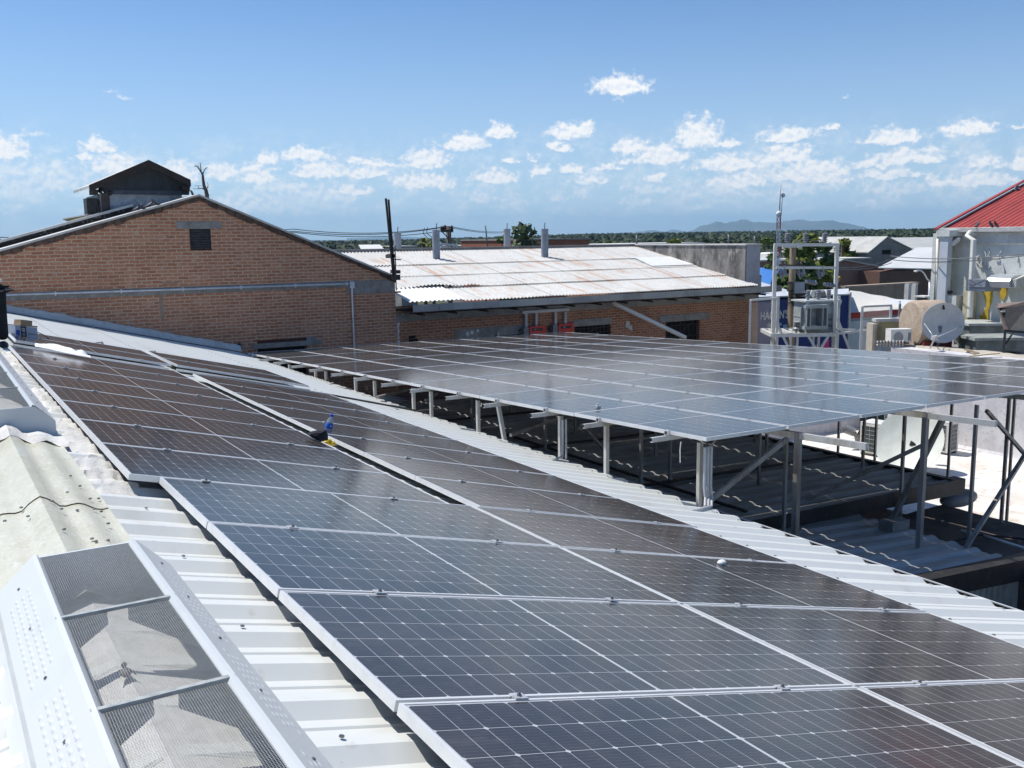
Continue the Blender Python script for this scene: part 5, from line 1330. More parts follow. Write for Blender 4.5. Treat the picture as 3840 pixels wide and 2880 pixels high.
# ------------------------------------------------------------------ transformer platform
DT = 31.0
FR = Vector((CR.x, CR.y, 0)).normalized(); FF = Vector((CF.x, CF.y, 0)).normalized()
M_TW = mat('white_steel', (.68, .68, .64, 1), (.56, .53, .47, 1), 5, .5, .75, .5)
M_TR = mat('transformer_grey', (.36, .40, .40, 1), (.31, .34, .34, 1), 4, rough=.45)
M_TRD = mat('radiator_grey', (.22, .25, .25, 1), (.18, .20, .20, 1), 6, rough=.5)
M_POR = mat('grey_porcelain', (.30, .31, .34, 1), (.22, .23, .26, 1), 8, rough=.3)
def TP(px, py, d=0.): return A(px, py, D=DT+d)
pz = TP(3000, 1256).z
pf = empty('transformer_platform', Vector((TP(3010, 1256).x, TP(3010, 1256).y, GZ)), 'white steel platform with a tall portal frame, braces and three insulators on top', 'platform')
def fbar(a, b, w=.09, name='post', mt=M_TW, h=None): m = MB(); m.bar(a, b, w, h or w, FF); return m.build(name, mt, pf)
def down(p): return Vector((p.x, p.y, GZ))
for px, py in ((2908, 918), (3140, 918)):
    a = TP(px, py); fbar(a, down(a), .11)
fbar(TP(2903, 918), TP(3145, 918), .10, 'top_beam'); fbar(TP(2910, 1004), TP(3138, 1004), .08, 'cross_beam')
# back legs and the platform grid
for px, d in ((2918, 1.6), (3146, 1.6)):
    a = TP(px, 1110, d); fbar(a, down(a), .09)
a, b = TP(2896, 1256), TP(3135, 1262); a.z = b.z = pz
c, d = b + FF*1.7 + FR*.1, a + FF*1.7 + FR*.1
m = MB()
for p, q in ((a, b), (b, c), (c, d), (d, a)): m.bar(p, q, .09, .12)
for k in range(1, 9): m.bar(a.lerp(b, k/9)+Vector((0, 0, .0)), d.lerp(c, k/9), .05, .1)
m.build('platform_grid', M_TW, pf)
e_ = b + FR*1.1 + FF*.3; fbar(b + Vector((0, 0, .02)), e_ + Vector((0, 0, .1)), .07, 'side_rail'); fbar(c, e_+FF*1.0, .07, 'side_rail')
for p, q in (((2906, 1200), (2955, 1300)), ((3138, 1190), (3185, 1310)), ((3030, 1258), (3060, 1310)), ((3105, 1262), (3075, 1310)), ((3135, 1262), (3128, 1300))): fbar(TP(*p), TP(*q), .07, 'brace')
for px in (2965, 2990, 3050, 3070): p = TP(px, 1262, .1); fbar(p, down(p), .07, 'leg')
def insulator(m, p, s=1.):
    m.lathe([(.03*s, 0), (.045*s, .01), (.045*s, .05*s)] + [(r_*s, z*s) for k in range(4) for r_, z in ((.055, .06+k*.055), (.095, .075+k*.055), (.095, .085+k*.055), (.055, .105+k*.055))] + [(.085*s, .29*s), (.085*s, .33*s), (0, .35*s)], p, 14)
for px in (2952, 3021, 3092):
    m = MB(); p = TP(px, 914); insulator(m, p, 1.0); m.tube([p+Vector((0, 0, .33)), p+Vector((0, 0, .40))], .02, 6); m.build('insulator', M_POR, pf)
# fuse cut-outs under the cross beam
for k, (px, pz_) in enumerate(((2925, 1010), (2995, 1012), (3068, 1012))):
    m = MB()
    m.bar(TP(px, pz_-12), TP(px+6, pz_+34), .05); m.bar(TP(px+16, pz_-14), TP(px+20, pz_+20), .07); m.bar(TP(px+6, pz_+34), TP(px-8, pz_+5), .025); m.lathe([(.05, 0), (.07, .04), (.05, .08), (.07, .12), (.05, .16)], TP(px+12, pz_+26), 10, Vector((.2, .1, 1)))
    m.bar(TP(px-8, pz_-4), TP(px+26, pz_-10), .04)
    m.build('fuse_cutout', mat('cutout_grey', (.20, .20, .22, 1), (.30, .30, .32, 1), 12, .4, .6, .4), pf)
for k, (px, py) in enumerate(((3100, 1066), (3032, 1056))):
    m = MB(); p = TP(px-14, py-2, -.1); q = TP(px+18, py+4, -.1); ax = (q-p)
    m.lathe([(.0, 0), (.06, .02), (.06, .1)] + [(r_, .12+.09*j+z) for j in range(3) for r_, z in ((.05, 0), (.085, .02), (.085, .05), (.05, .07))] + [(.03, .42), (0, .42)], p, 10, ax); m.build('surge_arrester', M_POR, pf)
# transformer
tf = empty('transformer', Vector((TP(3070, 1240, .6).x, TP(3070, 1240, .6).y, pz+.06)), 'grey oil transformer with framed radiators and three bushings on the white steel platform', 'transformer')
base = TP(3022, 1240, .25); base.z = pz+.06
# tank axes: front face turned slightly to the left
th = R(-14); tx = (FR*math.cos(th) + FF*math.sin(-th)).normalized(); ty = Vector((0, 0, 1)).cross(tx)
def TT(q): return base + tx*q.x + ty*q.y + Vector((0, 0, q.z))
ht = TP(3040, 1132, .25).z - base.z
wt, dt_ = 1.12, .8
m = MB(); m.box(0, wt, 0, dt_, .0, ht, TT); m.box(-.02, wt+.02, -.02, dt_+.02, 0, .09, TT); m.box(-.015, wt+.015, -.015, dt_+.015, ht*.48, ht*.50, TT); m.build('tank', M_TR, tf)
m = MB(); m.box(-.08, wt+.12, -.06, dt_+.06, ht, ht+.05, TT)
for x in (-.06, wt+.02): m.prism([TT(Vector((x, -.06, ht))), TT(Vector((x+.12, -.06, ht))), TT(Vector((x+.03, -.06, ht-.22)))], ty*.03)
m.build('lid', mat('transformer_lid', (.55, .58, .57, 1), (.45, .48, .47, 1), 4, rough=.4), tf)
m = MB()
for x0 in (-.16, .10, .62): 
    pass
rx0, rx1, rz0, rz1 = -.22, .56, ht*.12, ht*.92
m.box(rx0-.02, rx1+.04, -.36, -.10, rz1-.10, rz1, TT); m.build('radiator_header', M_TR, tf); m = MB(); m.box(rx0-.04, rx1+.02, -.36, -.10, rz0, rz0+.11, TT)
m.build('radiator_header', M_TR, tf)
for x0, x1, n in ((rx0, rx0+.18, 5), (rx1-.2, rx1, 5)):
    m = MB()
    for k in range(n): x = x0+(x1-x0)*k/(n-1); m.box(x-.008, x+.008, -.34, -.02, rz0+.1, rz1-.1, TT)
    m.build('radiator', M_TRD, tf)
m = MB(); m.box(rx0, rx0+.035, -.37, -.34, rz0+.05, rz1-.05, TT); m.box(rx1-.035, rx1, -.37, -.34, rz0+.05, rz1-.05, TT); m.box(rx0+.14, rx0+.17, -.37, -.34, rz0+.05, rz1-.05, TT); m.box(rx1-.19, rx1-.16, -.37, -.34, rz0+.05, rz1-.05, TT); m.build('radiator_frame', mat('radiator_light', (.44, .49, .49, 1), (.38, .42, .42, 1), 4, rough=.4), tf)
m = MB(); m.box(.20, .30, -.012, -.004, ht*.52, ht*.66, TT); m.build('rating_plate', M_CLAMP, tf)
m = MB(); m.box(.78, 1.0, -.008, -.003, ht*.60, ht*.84, TT); m.build('label', mat('pale_label', (.52, .53, .54, 1), (.46, .47, .48, 1), 20), tf)
m = MB()
for z in (.36, .15):
    for k in range(4): m.box(.80+.055*k, .845+.055*k, -.007, -.003, ht*z, ht*z+.07, TT); 
    for k in range(4): m.box(.812+.055*k, .833+.055*k, -.0075, -.0066, ht*z+.012, ht*z+.03, TT)
m.build('stencil_marks', mat('faded_stencil', (.13, .15, .15, 1), (.18, .20, .20, 1), 30), tf)
for k, x in enumerate((.22, .60, .98)):
    m = MB(); insulator(m, TT(Vector((x-.0, .3, ht+.05))), .95); m.build('bushing', M_POR, tf)
m = MB(); m.tube([TT(Vector((.55, .55, ht+.22))), TT(Vector((.95, .55, ht+.22)))], .13, 12); m.bar(TT(Vector((.75, .55, ht+.05))), TT(Vector((.75, .55, ht+.2))), .1); m.build('conservator', M_TRD, tf)
m = MB(); q = TP(2990, 1245, .5); q.z = pz+.08; m.lathe([(.16, 0), (.17, .08), (.1, .16), (.14, .2), (.15, .3), (.08, .34), (0, .34)], q, 12); tag(m.build('bell_fitting', mat('worn_metal', (.32, .33, .34, 1), (.10, .10, .10, 1), 9, rough=.4)), 'round worn metal fitting on the platform left of the transformer', 'fitting')
# lead wires over the frame
def wire(pts, r_, lab, mt=M_WIREG, sag=0, n=10, cat='cable', group='overhead wires'):
    P = []
    for a, b in zip(pts, pts[1:]):
        for k in range(n+1 if b is pts[-1] else n):
            t = k/n; P.append(a.lerp(b, t) + Vector((0, 0, -sag*4*t*(1-t))))
    m = MB(); m.tube(P, r_, 5); return tag(m.build('wire', mt), lab, cat, group)
wire([TP(2952, 898), TP(2938, 895), TP(2922, 908), TP(2918, 930)], .014, 'looped lead wire at the left insulator of the portal frame', n=3)
wire([TP(3021, 898), TP(3000, 898), TP(2990, 912), TP(2986, 930)], .014, 'looped lead wire at the middle insulator of the portal frame', n=3)
wire([TP(3092, 898), TP(3082, 898), TP(3072, 910)], .014, 'looped lead wire at the right insulator of the portal frame', n=3)
for k, (x0, x1) in enumerate(((2955, 3023), (3023, 3092))): wire([TP(x0, 892), TP(x1, 896)], .010, 'slack wire between the insulators on the frame, %s span' % ('left', 'right')[k], sag=.08)
# chain link gates
def gate(tl, tr, bl, D, lab, posts=True, sagx=0):
    a, b, c = A(*tl, D=D), A(*tr, D=D+.6), A(*bl, D=D)
    root = empty('chain_link_gate', down(a), lab, 'gate', 'chain link gates by the transformer')
    zb = c.z-.5; b0 = Vector((b.x, b.y, zb)); a0 = Vector((a.x, a.y, zb))
    m = MB(); m.bar(a, Vector((a.x, a.y, GZ)), .07); m.bar(b, Vector((b.x, b.y, GZ)), .07); m.bar(a, b, .06); m.bar(a0, b0, .05); m.build('frame', M_TW, root)
    L_ = (b-a).length; H_ = (a.z-zb); ex = (b0-a0).normalized(); m = MB(); s = .085
    k = -int(H_/s)
    top = lambda t: a.z + (b.z-a.z)*t/L_
    while k*s < L_:
        for sg in (1, -1):
            x0 = k*s; p = [];
            t0 = max(0, -x0); t1 = min(H_, L_-x0)
            if t1 > t0:
                if sg == 1: q0, q1 = a0+ex*(x0+t0)+Vector((0, 0, t0)), a0+ex*(x0+t1)+Vector((0, 0, t1))
                else: q0, q1 = a0+ex*(x0+t0)+Vector((0, 0, H_-t0)), a0+ex*(x0+t1)+Vector((0, 0, H_-t1))
                m.bar(q0, q1, .003)
        k += 1
    m.build('wire_netting', mesh_fence(), root)
gate((2814, 1126), (2918, 1118), (2806, 1272), 30.6, 'chain link gate left of the transformer, before the brick wall end')
gate((3234, 1150), (3342, 1145), (3226, 1270), 28.5, 'chain link gate right of the transformer, in front of the white shop wall')
# pole beside the transformer with crossarm, lamps and small transformer
DP = 33.5
up_ = empty('utility_pole', Vector((A(2966, 1240, D=DP).x, A(2966, 1240, D=DP).y, GZ)), 'brown utility pole standing behind the portal frame with lamp arms and a switch box', 'utility pole', 'utility poles')
m = MB(); t0 = A(2974, 915, D=DP); b0 = A(2966, 1240, D=DP); m.tube([t0, b0, Vector((b0.x, b0.y, GZ))], .13, 10, radii=[.11, .14, .16]); m.build('pole', mat('pole_concrete', (.33, .25, .17, 1), (.24, .19, .14, 1), 5, rough=.8, sc=(3, 3, .3)), up_)
m = MB(); m.tube([A(2934, 924, D=DP-.2), A(2960, 926, D=DP-.2)], .05, 8); m.tube([A(2988, 925, D=DP-.2), A(3006, 927, D=DP-.2)], .05, 8); m.bar(A(2955, 926, D=DP-.1), A(2990, 927, D=DP-.1), .04); m.build('lamp_arm', M_WSHEET, up_)
m = MB(); m.bar(A(2920, 994, D=DP-.15), A(3008, 996, D=DP-.15), .06); m.bar(A(2955, 1060, D=DP-.15), A(3040, 1060, D=DP-.15), .07)
for px in (2930, 2946, 2990, 3004): m.lathe([(.03, 0), (.07, .05), (.04, .09), (.06, .13), (0, .14)], A(px, 993, D=DP-.15), 8)
m.build('crossarm', mat('weathered_arm', (.16, .14, .12, 1), (.10, .09, .08, 1), 6, rough=.8), up_)
m = MB(); a = A(2980, 1058, D=DP-.2); b = A(3016, 1100, D=DP-.2); m.hexa([Vector((p.x, p.y, z)) for z in (b.z, a.z) for p in (a, a+FR*.36, a+FR*.36+FF*.3, a+FF*.3)]); m.build('switch_box', mat('switch_grey', (.34, .36, .40, 1), (.28, .30, .33, 1), 5, rough=.5), up_)
m = MB(); m.hexa([Vector((p.x, p.y, z)) for z in (b.z-.05, b.z-.0) for p in (a-FR*.05, a+FR*.45, a+FR*.45+FF*.4, a+FF*.4)]); m.tube([A(3020, 1065, D=DP), A(3024, 1100, D=DP), A(2985, 1110, D=DP)], .06, 8); m.build('switch_cables', M_BLACK, up_)
m = MB(); rn = random.Random(6)
for z in (1090, 1115, 1135): q = A(2968, z, D=DP); m.lathe([(.16, -.02), (.16, .02)], q, 12)
m.build('bands', M_BLACK, up_)
for k in range(4):
    wire([A(2955+k*5, 1062, D=DP-.2), A(2963+k*4, 1120+6*k, D=DP-.25), A(2988, 1160+k*6, D=DP-.4)], .016, '%s dark cable hanging along the pole behind the transformer' % ('highest', 'second highest', 'third highest', 'lowest')[k], M_WIRE, .1, 6, 'cable', 'cables on the pole behind the transformer')

# ------------------------------------------------------------------ town behind
def front(Y, px0, px1, pyt, Zb=GZ):
    a, b = A(px0, pyt, Y=Y), A(px1, pyt, Y=Y); return a.x, b.x, (a.z+b.z)/2
M_BLUE = mat('navy_wall_paint', (.018, .035, .16, 1), (.022, .045, .19, 1), 1.2, rough=.7)
YH = 27.0
hx0, hx1 = A(2780, 1112, Y=YH).x, A(3184, 1108, Y=YH).x; hz = A(3100, 1110, Y=YH).z
hb_ = empty('blue_cafe', ((hx0+hx1)/2, YH, GZ), 'navy blue wall with white hand painted lettering and a white sheet roof behind the transformer', 'building')
m = MB(); m.box(hx0, hx1, YH, YH+5, GZ, hz-.03); m.build('wall', M_BLUE, hb_)
m = MB()
m.prism([A(2800, 1120, Y=YH-.1), A(2966, 1113, Y=YH-.1), A(2962, 1094, Y=31), A(2800, 1046, Y=34)], (0, 0, .06)); m.prism([A(2968, 1113, Y=YH-.1), A(3184, 1107, Y=YH-.1), A(3182, 1086, Y=32), A(2972, 1096, Y=32)], (0, 0, .06)); m.build('roof', mat('white_sheet_roof', (.60, .62, .64, 1), (.50, .52, .55, 1), 1.5, rough=.5), hb_)
m = MB(); q = A(2866, 1092, Y=YH+1.5); m.box(q.x-.9, q.x-.2, YH+1.5, YH+8, q.z-.5, q.z+.75); m.build('parapet', M_CONCD, hb_)
m = MB(); m.box(hx1-.02, hx1+.10, YH-.06, YH+.15, GZ, hz+.1); m.build('corner_post', M_STUCCO, hb_)
def lettering(txt, px, py, hpx, Y, mt, parent, name='lettering', wpx=None, slant=0, dy=.012):
    cu = bpy.data.curves.new('lettering', 'FONT'); cu.body = txt; cu.extrude = .004; cu.size = 1
    cu.offset = .018
    o = bpy.data.objects.new('lettering_curve', cu); COL.objects.link(o)
    dg = bpy.context.evaluated_depsgraph_get(); me = bpy.data.meshes.new_from_object(o.evaluated_get(dg)); bpy.data.objects.remove(o); bpy.data.curves.remove(cu)
    a = A(px, py, Y=Y-dy); h = A(px, py-hpx, Y=Y-dy).z - a.z
    xs = [v.co.x for v in me.vertices]; w = max(xs)-min(xs); s = h/.70
    sx = (A(px+wpx, py, Y=Y-dy).x-a.x)/w if wpx else s
    for v in me.vertices: v.co = Vector((a.x + (v.co.x-min(xs))*sx, Y-dy-v.co.z, a.z + v.co.y*s + slant*(v.co.x-min(xs))*sx)) - parent.location
    me.materials.clear(); me.materials.append(mt); me.name = name
    o = bpy.data.objects.new(name, me); COL.objects.link(o); o.parent = parent; return o
M_LET = mat('painted_white_letters', (.66, .66, .62, 1), (.56, .56, .53, 1), 9, rough=.8)
lettering("HACON'S", 2852, 1200, 30, YH, M_LET, hb_, wpx=104)
lettering("BAR", 2968, 1191, 27, YH, M_LET, hb_, wpx=52)
lettering("CANTON 04", 2878, 1226, 12, YH, M_LET, hb_, wpx=52)
m = MB(); a, b = A(2936, 1218, Y=YH), A(2954, 1231, Y=YH); m.box(a.x, b.x, YH-.012, YH, b.z, a.z); m.build('notice', mat('pale_blue_notice', (.28, .38, .50, 1), (.22, .32, .44, 1), 6), hb_)
m = MB(); a, b = A(2938, 1234, Y=YH), A(2952, 1246, Y=YH); m.box(a.x, b.x, YH-.012, YH, b.z, a.z); m.build('notice', mat('teal_notice', (.04, .16, .22, 1), (.03, .13, .18, 1), 6), hb_)
# pink cloth patch at the foot
m = MB(); a, b = A(3090, 1280, Y=YH-2), A(3108, 1310, Y=YH-2); m.prism([a, Vector((b.x, a.y, a.z+.05)), b, Vector((a.x, a.y, b.z))], (0, .02, 0)); tag(m.build('pink_cloth', mat('pink', (.70, .05, .22, 1), (.6, .04, .18, 1), 4)), 'bright pink cloth seen between the legs of the platform', 'cloth')
# white shop with a red band
YS = 27.6
sx0, sx1 = hx1+.11, A(3640, 1150, Y=YS).x; sz = A(3300, 1160, Y=YS).z
sh = empty('white_shop', ((sx0+sx1)/2, YS, GZ), 'white shop with a red band and a sagging white sheet roof', 'building')
m = MB(); m.box(sx0, sx1, YS, YS+5, GZ, sz-.05); m.build('wall', mat('shop_white', (.60, .61, .63, 1), (.50, .51, .53, 1), 2, rough=.7), sh)
m = MB(); m.box(sx0, sx1, YS-.012, YS, sz-.34, sz-.06); m.build('red_band', mat('red_band', (.50, .03, .03, 1), (.42, .03, .03, 1), 2, rough=.6), sh)
m = MB(); m.box(sx0, sx1, YS-.013, YS, sz-.47, sz-.34); m.build('grey_band', mat('grey_band', (.30, .31, .33, 1), (.26, .27, .29, 1), 2), sh)
m = MB(); rows = []
for i in range(24):
    x = sx0+(sx1-sx0)*i/23
    rows.append([Vector((x, YS-.15+.05*noise.noise(Vector((x*2, 0, 1))), sz-.04+.04*noise.noise(Vector((x*2, 1, 1))))), Vector((x, YS+.0, sz+.03))] + [Vector((x, YS, sz+.03)).lerp(A(3188+(3640-3188)*i/23, 1088+(1172-1088)*i/23, Y=34), t) + Vector((0, 0, .06*noise.noise(Vector((x, t*5, 1)))*t)) for t in (.25, .5, .75, 1)])
m.grid(rows); m.build('roof', cement('white_rough_roof', (.66, .62, .56, 1), (.56, .55, .52, 1), (.47, .50, .52, 1), 1.2, .8), sh)
lettering("TECATE", 3240, 1238, 12, YS, mat('black_stencil', (.06, .06, .06, 1), (.1, .1, .1, 1), 20), sh, wpx=24)
m = MB(); q = A(3374, 1150, Y=YS-1.2); m.tube([A(3375, 1140, Y=YS-.6), A(3372, 1188, Y=YS-.6), A(3362, 1195, Y=YS-.6), A(3354, 1194, Y=YS-.6)], .06, 8); m.tube([A(3375, 1146, Y=YS-.6), A(3374, 1130, Y=YS-.2)], .05, 6)
tag(m.build('drain_spout', mat('spout_grey', (.30, .30, .32, 1), (.22, .22, .24, 1), 5)), 'curved grey drain spout hanging from the white shop roof', 'pipe')
# generic town building
def quadroof(px, mt, parent, name='roof', t=.08):
    m = MB(); m.prism([A(x, y, Y=Y_) for x, y, Y_ in px], (0, 0, t)); return m.build(name, mt, parent)
def block(name, lab, Y, px0, px1, pyt, wallm, depth=8, roof=None, roofm=None, windows=(), rise=0, gable=None, over=.15, zb=GZ, loc=None, cat='building'):
    x0, x1, zt = front(Y, px0, px1, pyt)
    root = empty(name, ((x0+x1)/2, Y, GZ), lab, cat)
    m = MB()
    if gable:
        g = A(gable[0], gable[1], Y=Y); el_, er_ = A(px0, gable[2], Y=Y), A(px1, gable[3], Y=Y)
        m.prism([Vector((x0, Y, zb)), Vector((x1, Y, zb)), Vector((x1, Y, er_.z)), Vector((g.x, Y, g.z)), Vector((x0, Y, el_.z))], (0, depth, 0)); m.build('wall', wallm, root)
        m = MB(); t = .1
        for p, q in ((Vector((x0-over, Y-over, el_.z-(g.z-el_.z)*over/max(g.x-x0, .1))), Vector((g.x, Y-over, g.z))), (Vector((g.x, Y-over, g.z)), Vector((x1+over, Y-over, er_.z-(g.z-er_.z)*over/max(x1-g.x, .1))))):
            m.prism([p, q, q+Vector((0, 0, t)), p+Vector((0, 0, t))], (0, depth+2*over, 0))
        m.build('roof', roofm, root)
    else:
        m.box(x0, x1, Y, Y+depth, zb, zt); m.build('wall', wallm, root)
        if roof == 'shed':
            m = MB(); n = int((x1-x0)/.25); pr_ = [(x0-over + (x1-x0+2*over)*k/n, .03*(k % 2)) for k in range(n+1)]
            m.grid([[Vector((x, y, z+h)) for x, h in pr_] for y, z in ((Y-over, zt+.01), (Y+depth+over, zt+rise+.01))], smooth=False)
            m.grid([[Vector((x, y, z-.05)) for x, h in pr_] for y, z in ((Y-over, zt+.01), (Y+depth+over, zt+rise+.01))], smooth=False)
            m.build('roof', roofm, root)
        elif roof == 'flat':
            m = MB(); m.box(x0-.08, x1+.08, Y-.08, Y+depth+.08, zt, zt+.12); m.build('coping', roofm, root)
    for (wx0, wy0, wx1, wy1) in windows:
        a, b = A(wx0, wy0, Y=Y), A(wx1, wy1, Y=Y); m = MB(); m.box(a.x, b.x, Y-.02, Y+.12, b.z, a.z)
        w = m.build('window', M_DARKGAP, root); m = MB(); m.box(a.x-.08, b.x+.08, Y-.06, Y+.02, a.z, a.z+.1); m.build('lintel', M_CONC, w)
    return root
M_MAUVE = mat('mauve_brown_wall', (.27, .16, .125, 1), (.21, .125, .10, 1), .5, rough=.8)
M_BRN = brick('dark_town_brick', (.20, .115, .09, 1), (.15, .085, .07, 1), (.20, .14, .115, 1), .4)
M_GRB = cement('grey_block_wall', (.30, .285, .27, 1), (.22, .21, .20, 1), (.36, .34, .32, 1), .8, .5)
M_WR = mat('bright_white_roof', (.66, .655, .63, 1), (.60, .59, .565, 1), .7, rough=.5)
M_GR = mat('pale_grey_roof', (.46, .46, .43, 1), (.38, .38, .36, 1), .8, rough=.6)
M_BLR = mat('blue_roof_paint', (.06, .20, .55, 1), (.07, .24, .60, 1), 1, rough=.45)
block('blue_roofed_shed', 'shed with a bright blue sheet roof behind the parapet end of the warehouse', 42, 2850, 3022, 1074, M_GRB, 3)
quadroof([(2830, 1074, 41.8), (3026, 1074, 41.8), (3026, 1009, 50), (2830, 1007, 50)], M_BLR, bpy.data.objects['blue_roofed_shed'])
block('brown_hall', 'mauve brown hall with a low gable behind the transformer frame', 48, 3006, 3312, 1085, M_MAUVE, 14, None, M_GR, gable=(3160, 976, 1040, 1006))
block('brick_house', 'dark brick house under a bright white sheet roof left of the red roofed building', 46, 3300, 3560, 1012, M_BRN, 4)
quadroof([(3292, 1007, 45.8), (3570, 1012, 45.8), (3570, 928, 57), (3438, 931, 57)], M_WR, bpy.data.objects['brick_house'])
block('parapet_wall', 'brown stained concrete parapet in front of the dark brick house', 38, 3168, 3440, 1072, cement('brown_concrete', (.36, .28, .22, 1), (.28, .21, .165, 1), None, 1), .4, 'flat', cement('brown_coping', (.42, .34, .27, 1), (.33, .26, .21, 1)), cat='wall')
block('block_house', 'grey block house with a steep gable and one dark window', 60, 3256, 3428, 960, M_GRB, 11, None, M_GR, gable=(3324, 890, 946, 942), windows=((3308, 937, 3340, 953),))
block('long_shed', 'long pale sheet roof beyond the grey block house', 72, 3400, 3600, 948, M_GRB, 3)
quadroof([(3425, 946, 71.8), (3600, 948, 71.8), (3600, 890, 86), (3338, 893, 86)], M_GR, bpy.data.objects['long_shed'])
block('block_shed', 'grey shed with a steep mono slope wall left of the block house', 64, 3190, 3262, 975, M_GRB, 6, None, M_GR, gable=(3276, 912, 968, 920))
block('cream_hut', 'cream block hut on a grey flat roof beside the big tree', 78, 3155, 3232, 907, cement('cream_blocks', (.52, .47, .40, 1), (.34, .31, .28, 1), None, .8), 4, 'flat', M_STUCCO)
block('flat_house', 'dark grey flat roofed house below the cream hut', 74, 3130, 3262, 932, M_GRB, 8, 'flat', M_STUCCO, windows=((3195, 945, 3212, 958),))
block('far_flat_house', 'far flat grey house at the edge of the forest, right of the cream hut', 95, 3228, 3310, 905, M_GRB, 8, 'flat', M_CONC, windows=((3250, 910, 3270, 918),))
block('terrace_house', 'grey flat house with a white coping behind the brown hall', 56, 3140, 3262, 972, M_GRB, 4, 'flat', M_STUCCO)
block('brown_brick_house', 'dark brown brick house with a white flat roof beside the parapet end', 52, 2852, 2950, 978, M_BRN, 9, 'flat', M_WR)
block('red_brick_house', 'red brick house seen over the warehouse ridge between the vent pipes', 62, 1936, 2212, 900, brick('red_town_brick', (.36, .13, .085, 1), (.28, .10, .065, 1), (.30, .18, .13, 1), .4), 9, 'flat', M_CONC)
block('white_roofed_house', 'low house with a white sloping roof beside the black poles', 75, 1360, 1442, 938, M_GRB, 3)
quadroof([(1355, 938, 74.8), (1442, 938, 74.8), (1425, 920, 82), (1345, 921, 82)], M_WR, bpy.data.objects['white_roofed_house'])
block('low_white_house', 'long low pale house along the forest edge behind the red brick house', 90, 2190, 2640, 916, mat('pale_house', (.50, .49, .45, 1), (.42, .41, .38, 1), .5), 8, 'flat', M_WR)
for px0, px1, py, Y, lab in ((2010, 2040, 917, 100, 'tiny far white house left of the red brick house'), (1500, 1560, 925, 110, 'far pale house behind the second vent pipe'), (1745, 1790, 922, 105, 'far small grey house right of the pole')):
    block('far_house', lab, Y, px0, px1, py, M_GRB, 6, 'flat', M_WR)
# white water tank and white roofs
m = MB(); q = A(2908, 972, Y=53); m.box(q.x-.55, q.x+.55, 53, 54.2, q.z-.3, q.z+.45); m.prism([Vector((q.x-.5, 53, q.z+.45)), Vector((q.x+.5, 53, q.z+.45)), Vector((q.x+.4, 53, q.z+.55)), Vector((q.x-.4, 53, q.z+.55))], (0, 1.2, 0)); tag(m.build('water_tank', M_WHITE), 'white boxy water tank on the brown brick house', 'tank')
# posts on the concrete wall
for k, (px, lab) in enumerate(((3412, 'weathered white post against the brown concrete parapet, left of two'), (3438, 'white post at the end of the brown concrete parapet, right of two'))):
    a = A(px, 1070, Y=36); m = MB(); m.box(a.x-.12, a.x+.12, 36, 36.3, A(px, 1145, Y=36).z, a.z+.1); tag(m.build('wall_post', M_STUCCO), lab, 'post', 'white posts by the parapet')
# orange thing
m = MB(); q = A(3142, 1048, Y=40); m.prism([A(3138, 1065, Y=40), A(3138, 1048, Y=40), A(3150, 1036, Y=40), A(3155, 1038, Y=40), A(3148, 1056, Y=40)], (0, .2, 0)); tag(m.build('orange_sign', mat('orange_paint', (.55, .26, .02, 1), (.5, .22, .02, 1), 4)), 'small orange panel behind the right post of the portal frame', 'sign')
# street lamp
la = empty('street_lamp', A(3488, 1112, Y=34), 'grey street lamp with a curved arm in front of the dark brick house', 'street lamp')
m = MB(); b = A(3488, 1055, Y=34); m.tube([A(3487, 1112, Y=34) - Vector((0, 0, 2)), b], .09, 8); m.build('pole', M_CLAMP, la)
m = MB(); m.tube([b, A(3477, 1046, Y=34), A(3466, 1025, Y=34), A(3455, 1015, Y=34), A(3446, 1014, Y=34), A(3434, 1016, Y=34)], .045, 7); m.build('arm', M_CLAMP, la)
m = MB(); m.ball(A(3434, 1017, Y=34), .1, 8, 6, (1.6, 1, .6)); m.build('lamp_head', M_WHITE, la)
m = MB(); a = A(3480, 1109, Y=33.8); m.box(a.x-.6, a.x+.3, 33.6, 34.4, a.z-.08, a.z); m.build('bracket', M_STUCCO, la)
# radio mast
DMm = 70
ma = empty('radio_mast', A(2920, 960, D=DMm), 'slender red and white lattice radio mast rising above the town', 'radio mast')
m0, m1 = A(2919, 958, D=DMm), A(2923, 805, D=DMm); m0 = Vector((m0.x, m0.y, GZ))
for c_, (mt_) in enumerate((mat('mast_white', (.62, .62, .62, 1), (.5, .5, .5, 1), 4), mat('mast_red', (.45, .10, .07, 1), (.38, .09, .06, 1), 4))):
    m = MB(); n = 30; wdt = .17
    for k in range(n):
        if (k//3) % 2 != c_: continue
        a, b = m0.lerp(m1, k/n), m0.lerp(m1, (k+1)/n)
        cs = [Vector((wdt*math.cos(t), wdt*math.sin(t), 0)) for t in (0.3, 2.4, 4.5)]
        for i in range(3): m.bar(a+cs[i], b+cs[i], .05); m.bar(a+cs[i], b+cs[(i+1) % 3], .03); m.bar(a+cs[i], a+cs[(i+1) % 3], .03)
    m.build('lattice', mt_, ma)
m = MB(); m.tube([m1, A(2927, 690, D=DMm)], .05, 6); m.tube([A(2930, 795, D=DMm), A(2935, 730, D=DMm)], .03, 5); m.build('whip', mat('mast_grey', (.45, .45, .46, 1), (.4, .4, .4, 1), 4), ma)
m = MB(); m.ball(A(2921, 802, D=DMm), .22, 10, 8); m.lathe([(0, 0), (.16, .02), (.16, .05)], A(2936, 733, D=DMm), 12, -CF); m.build('drum', M_WHITE, ma)
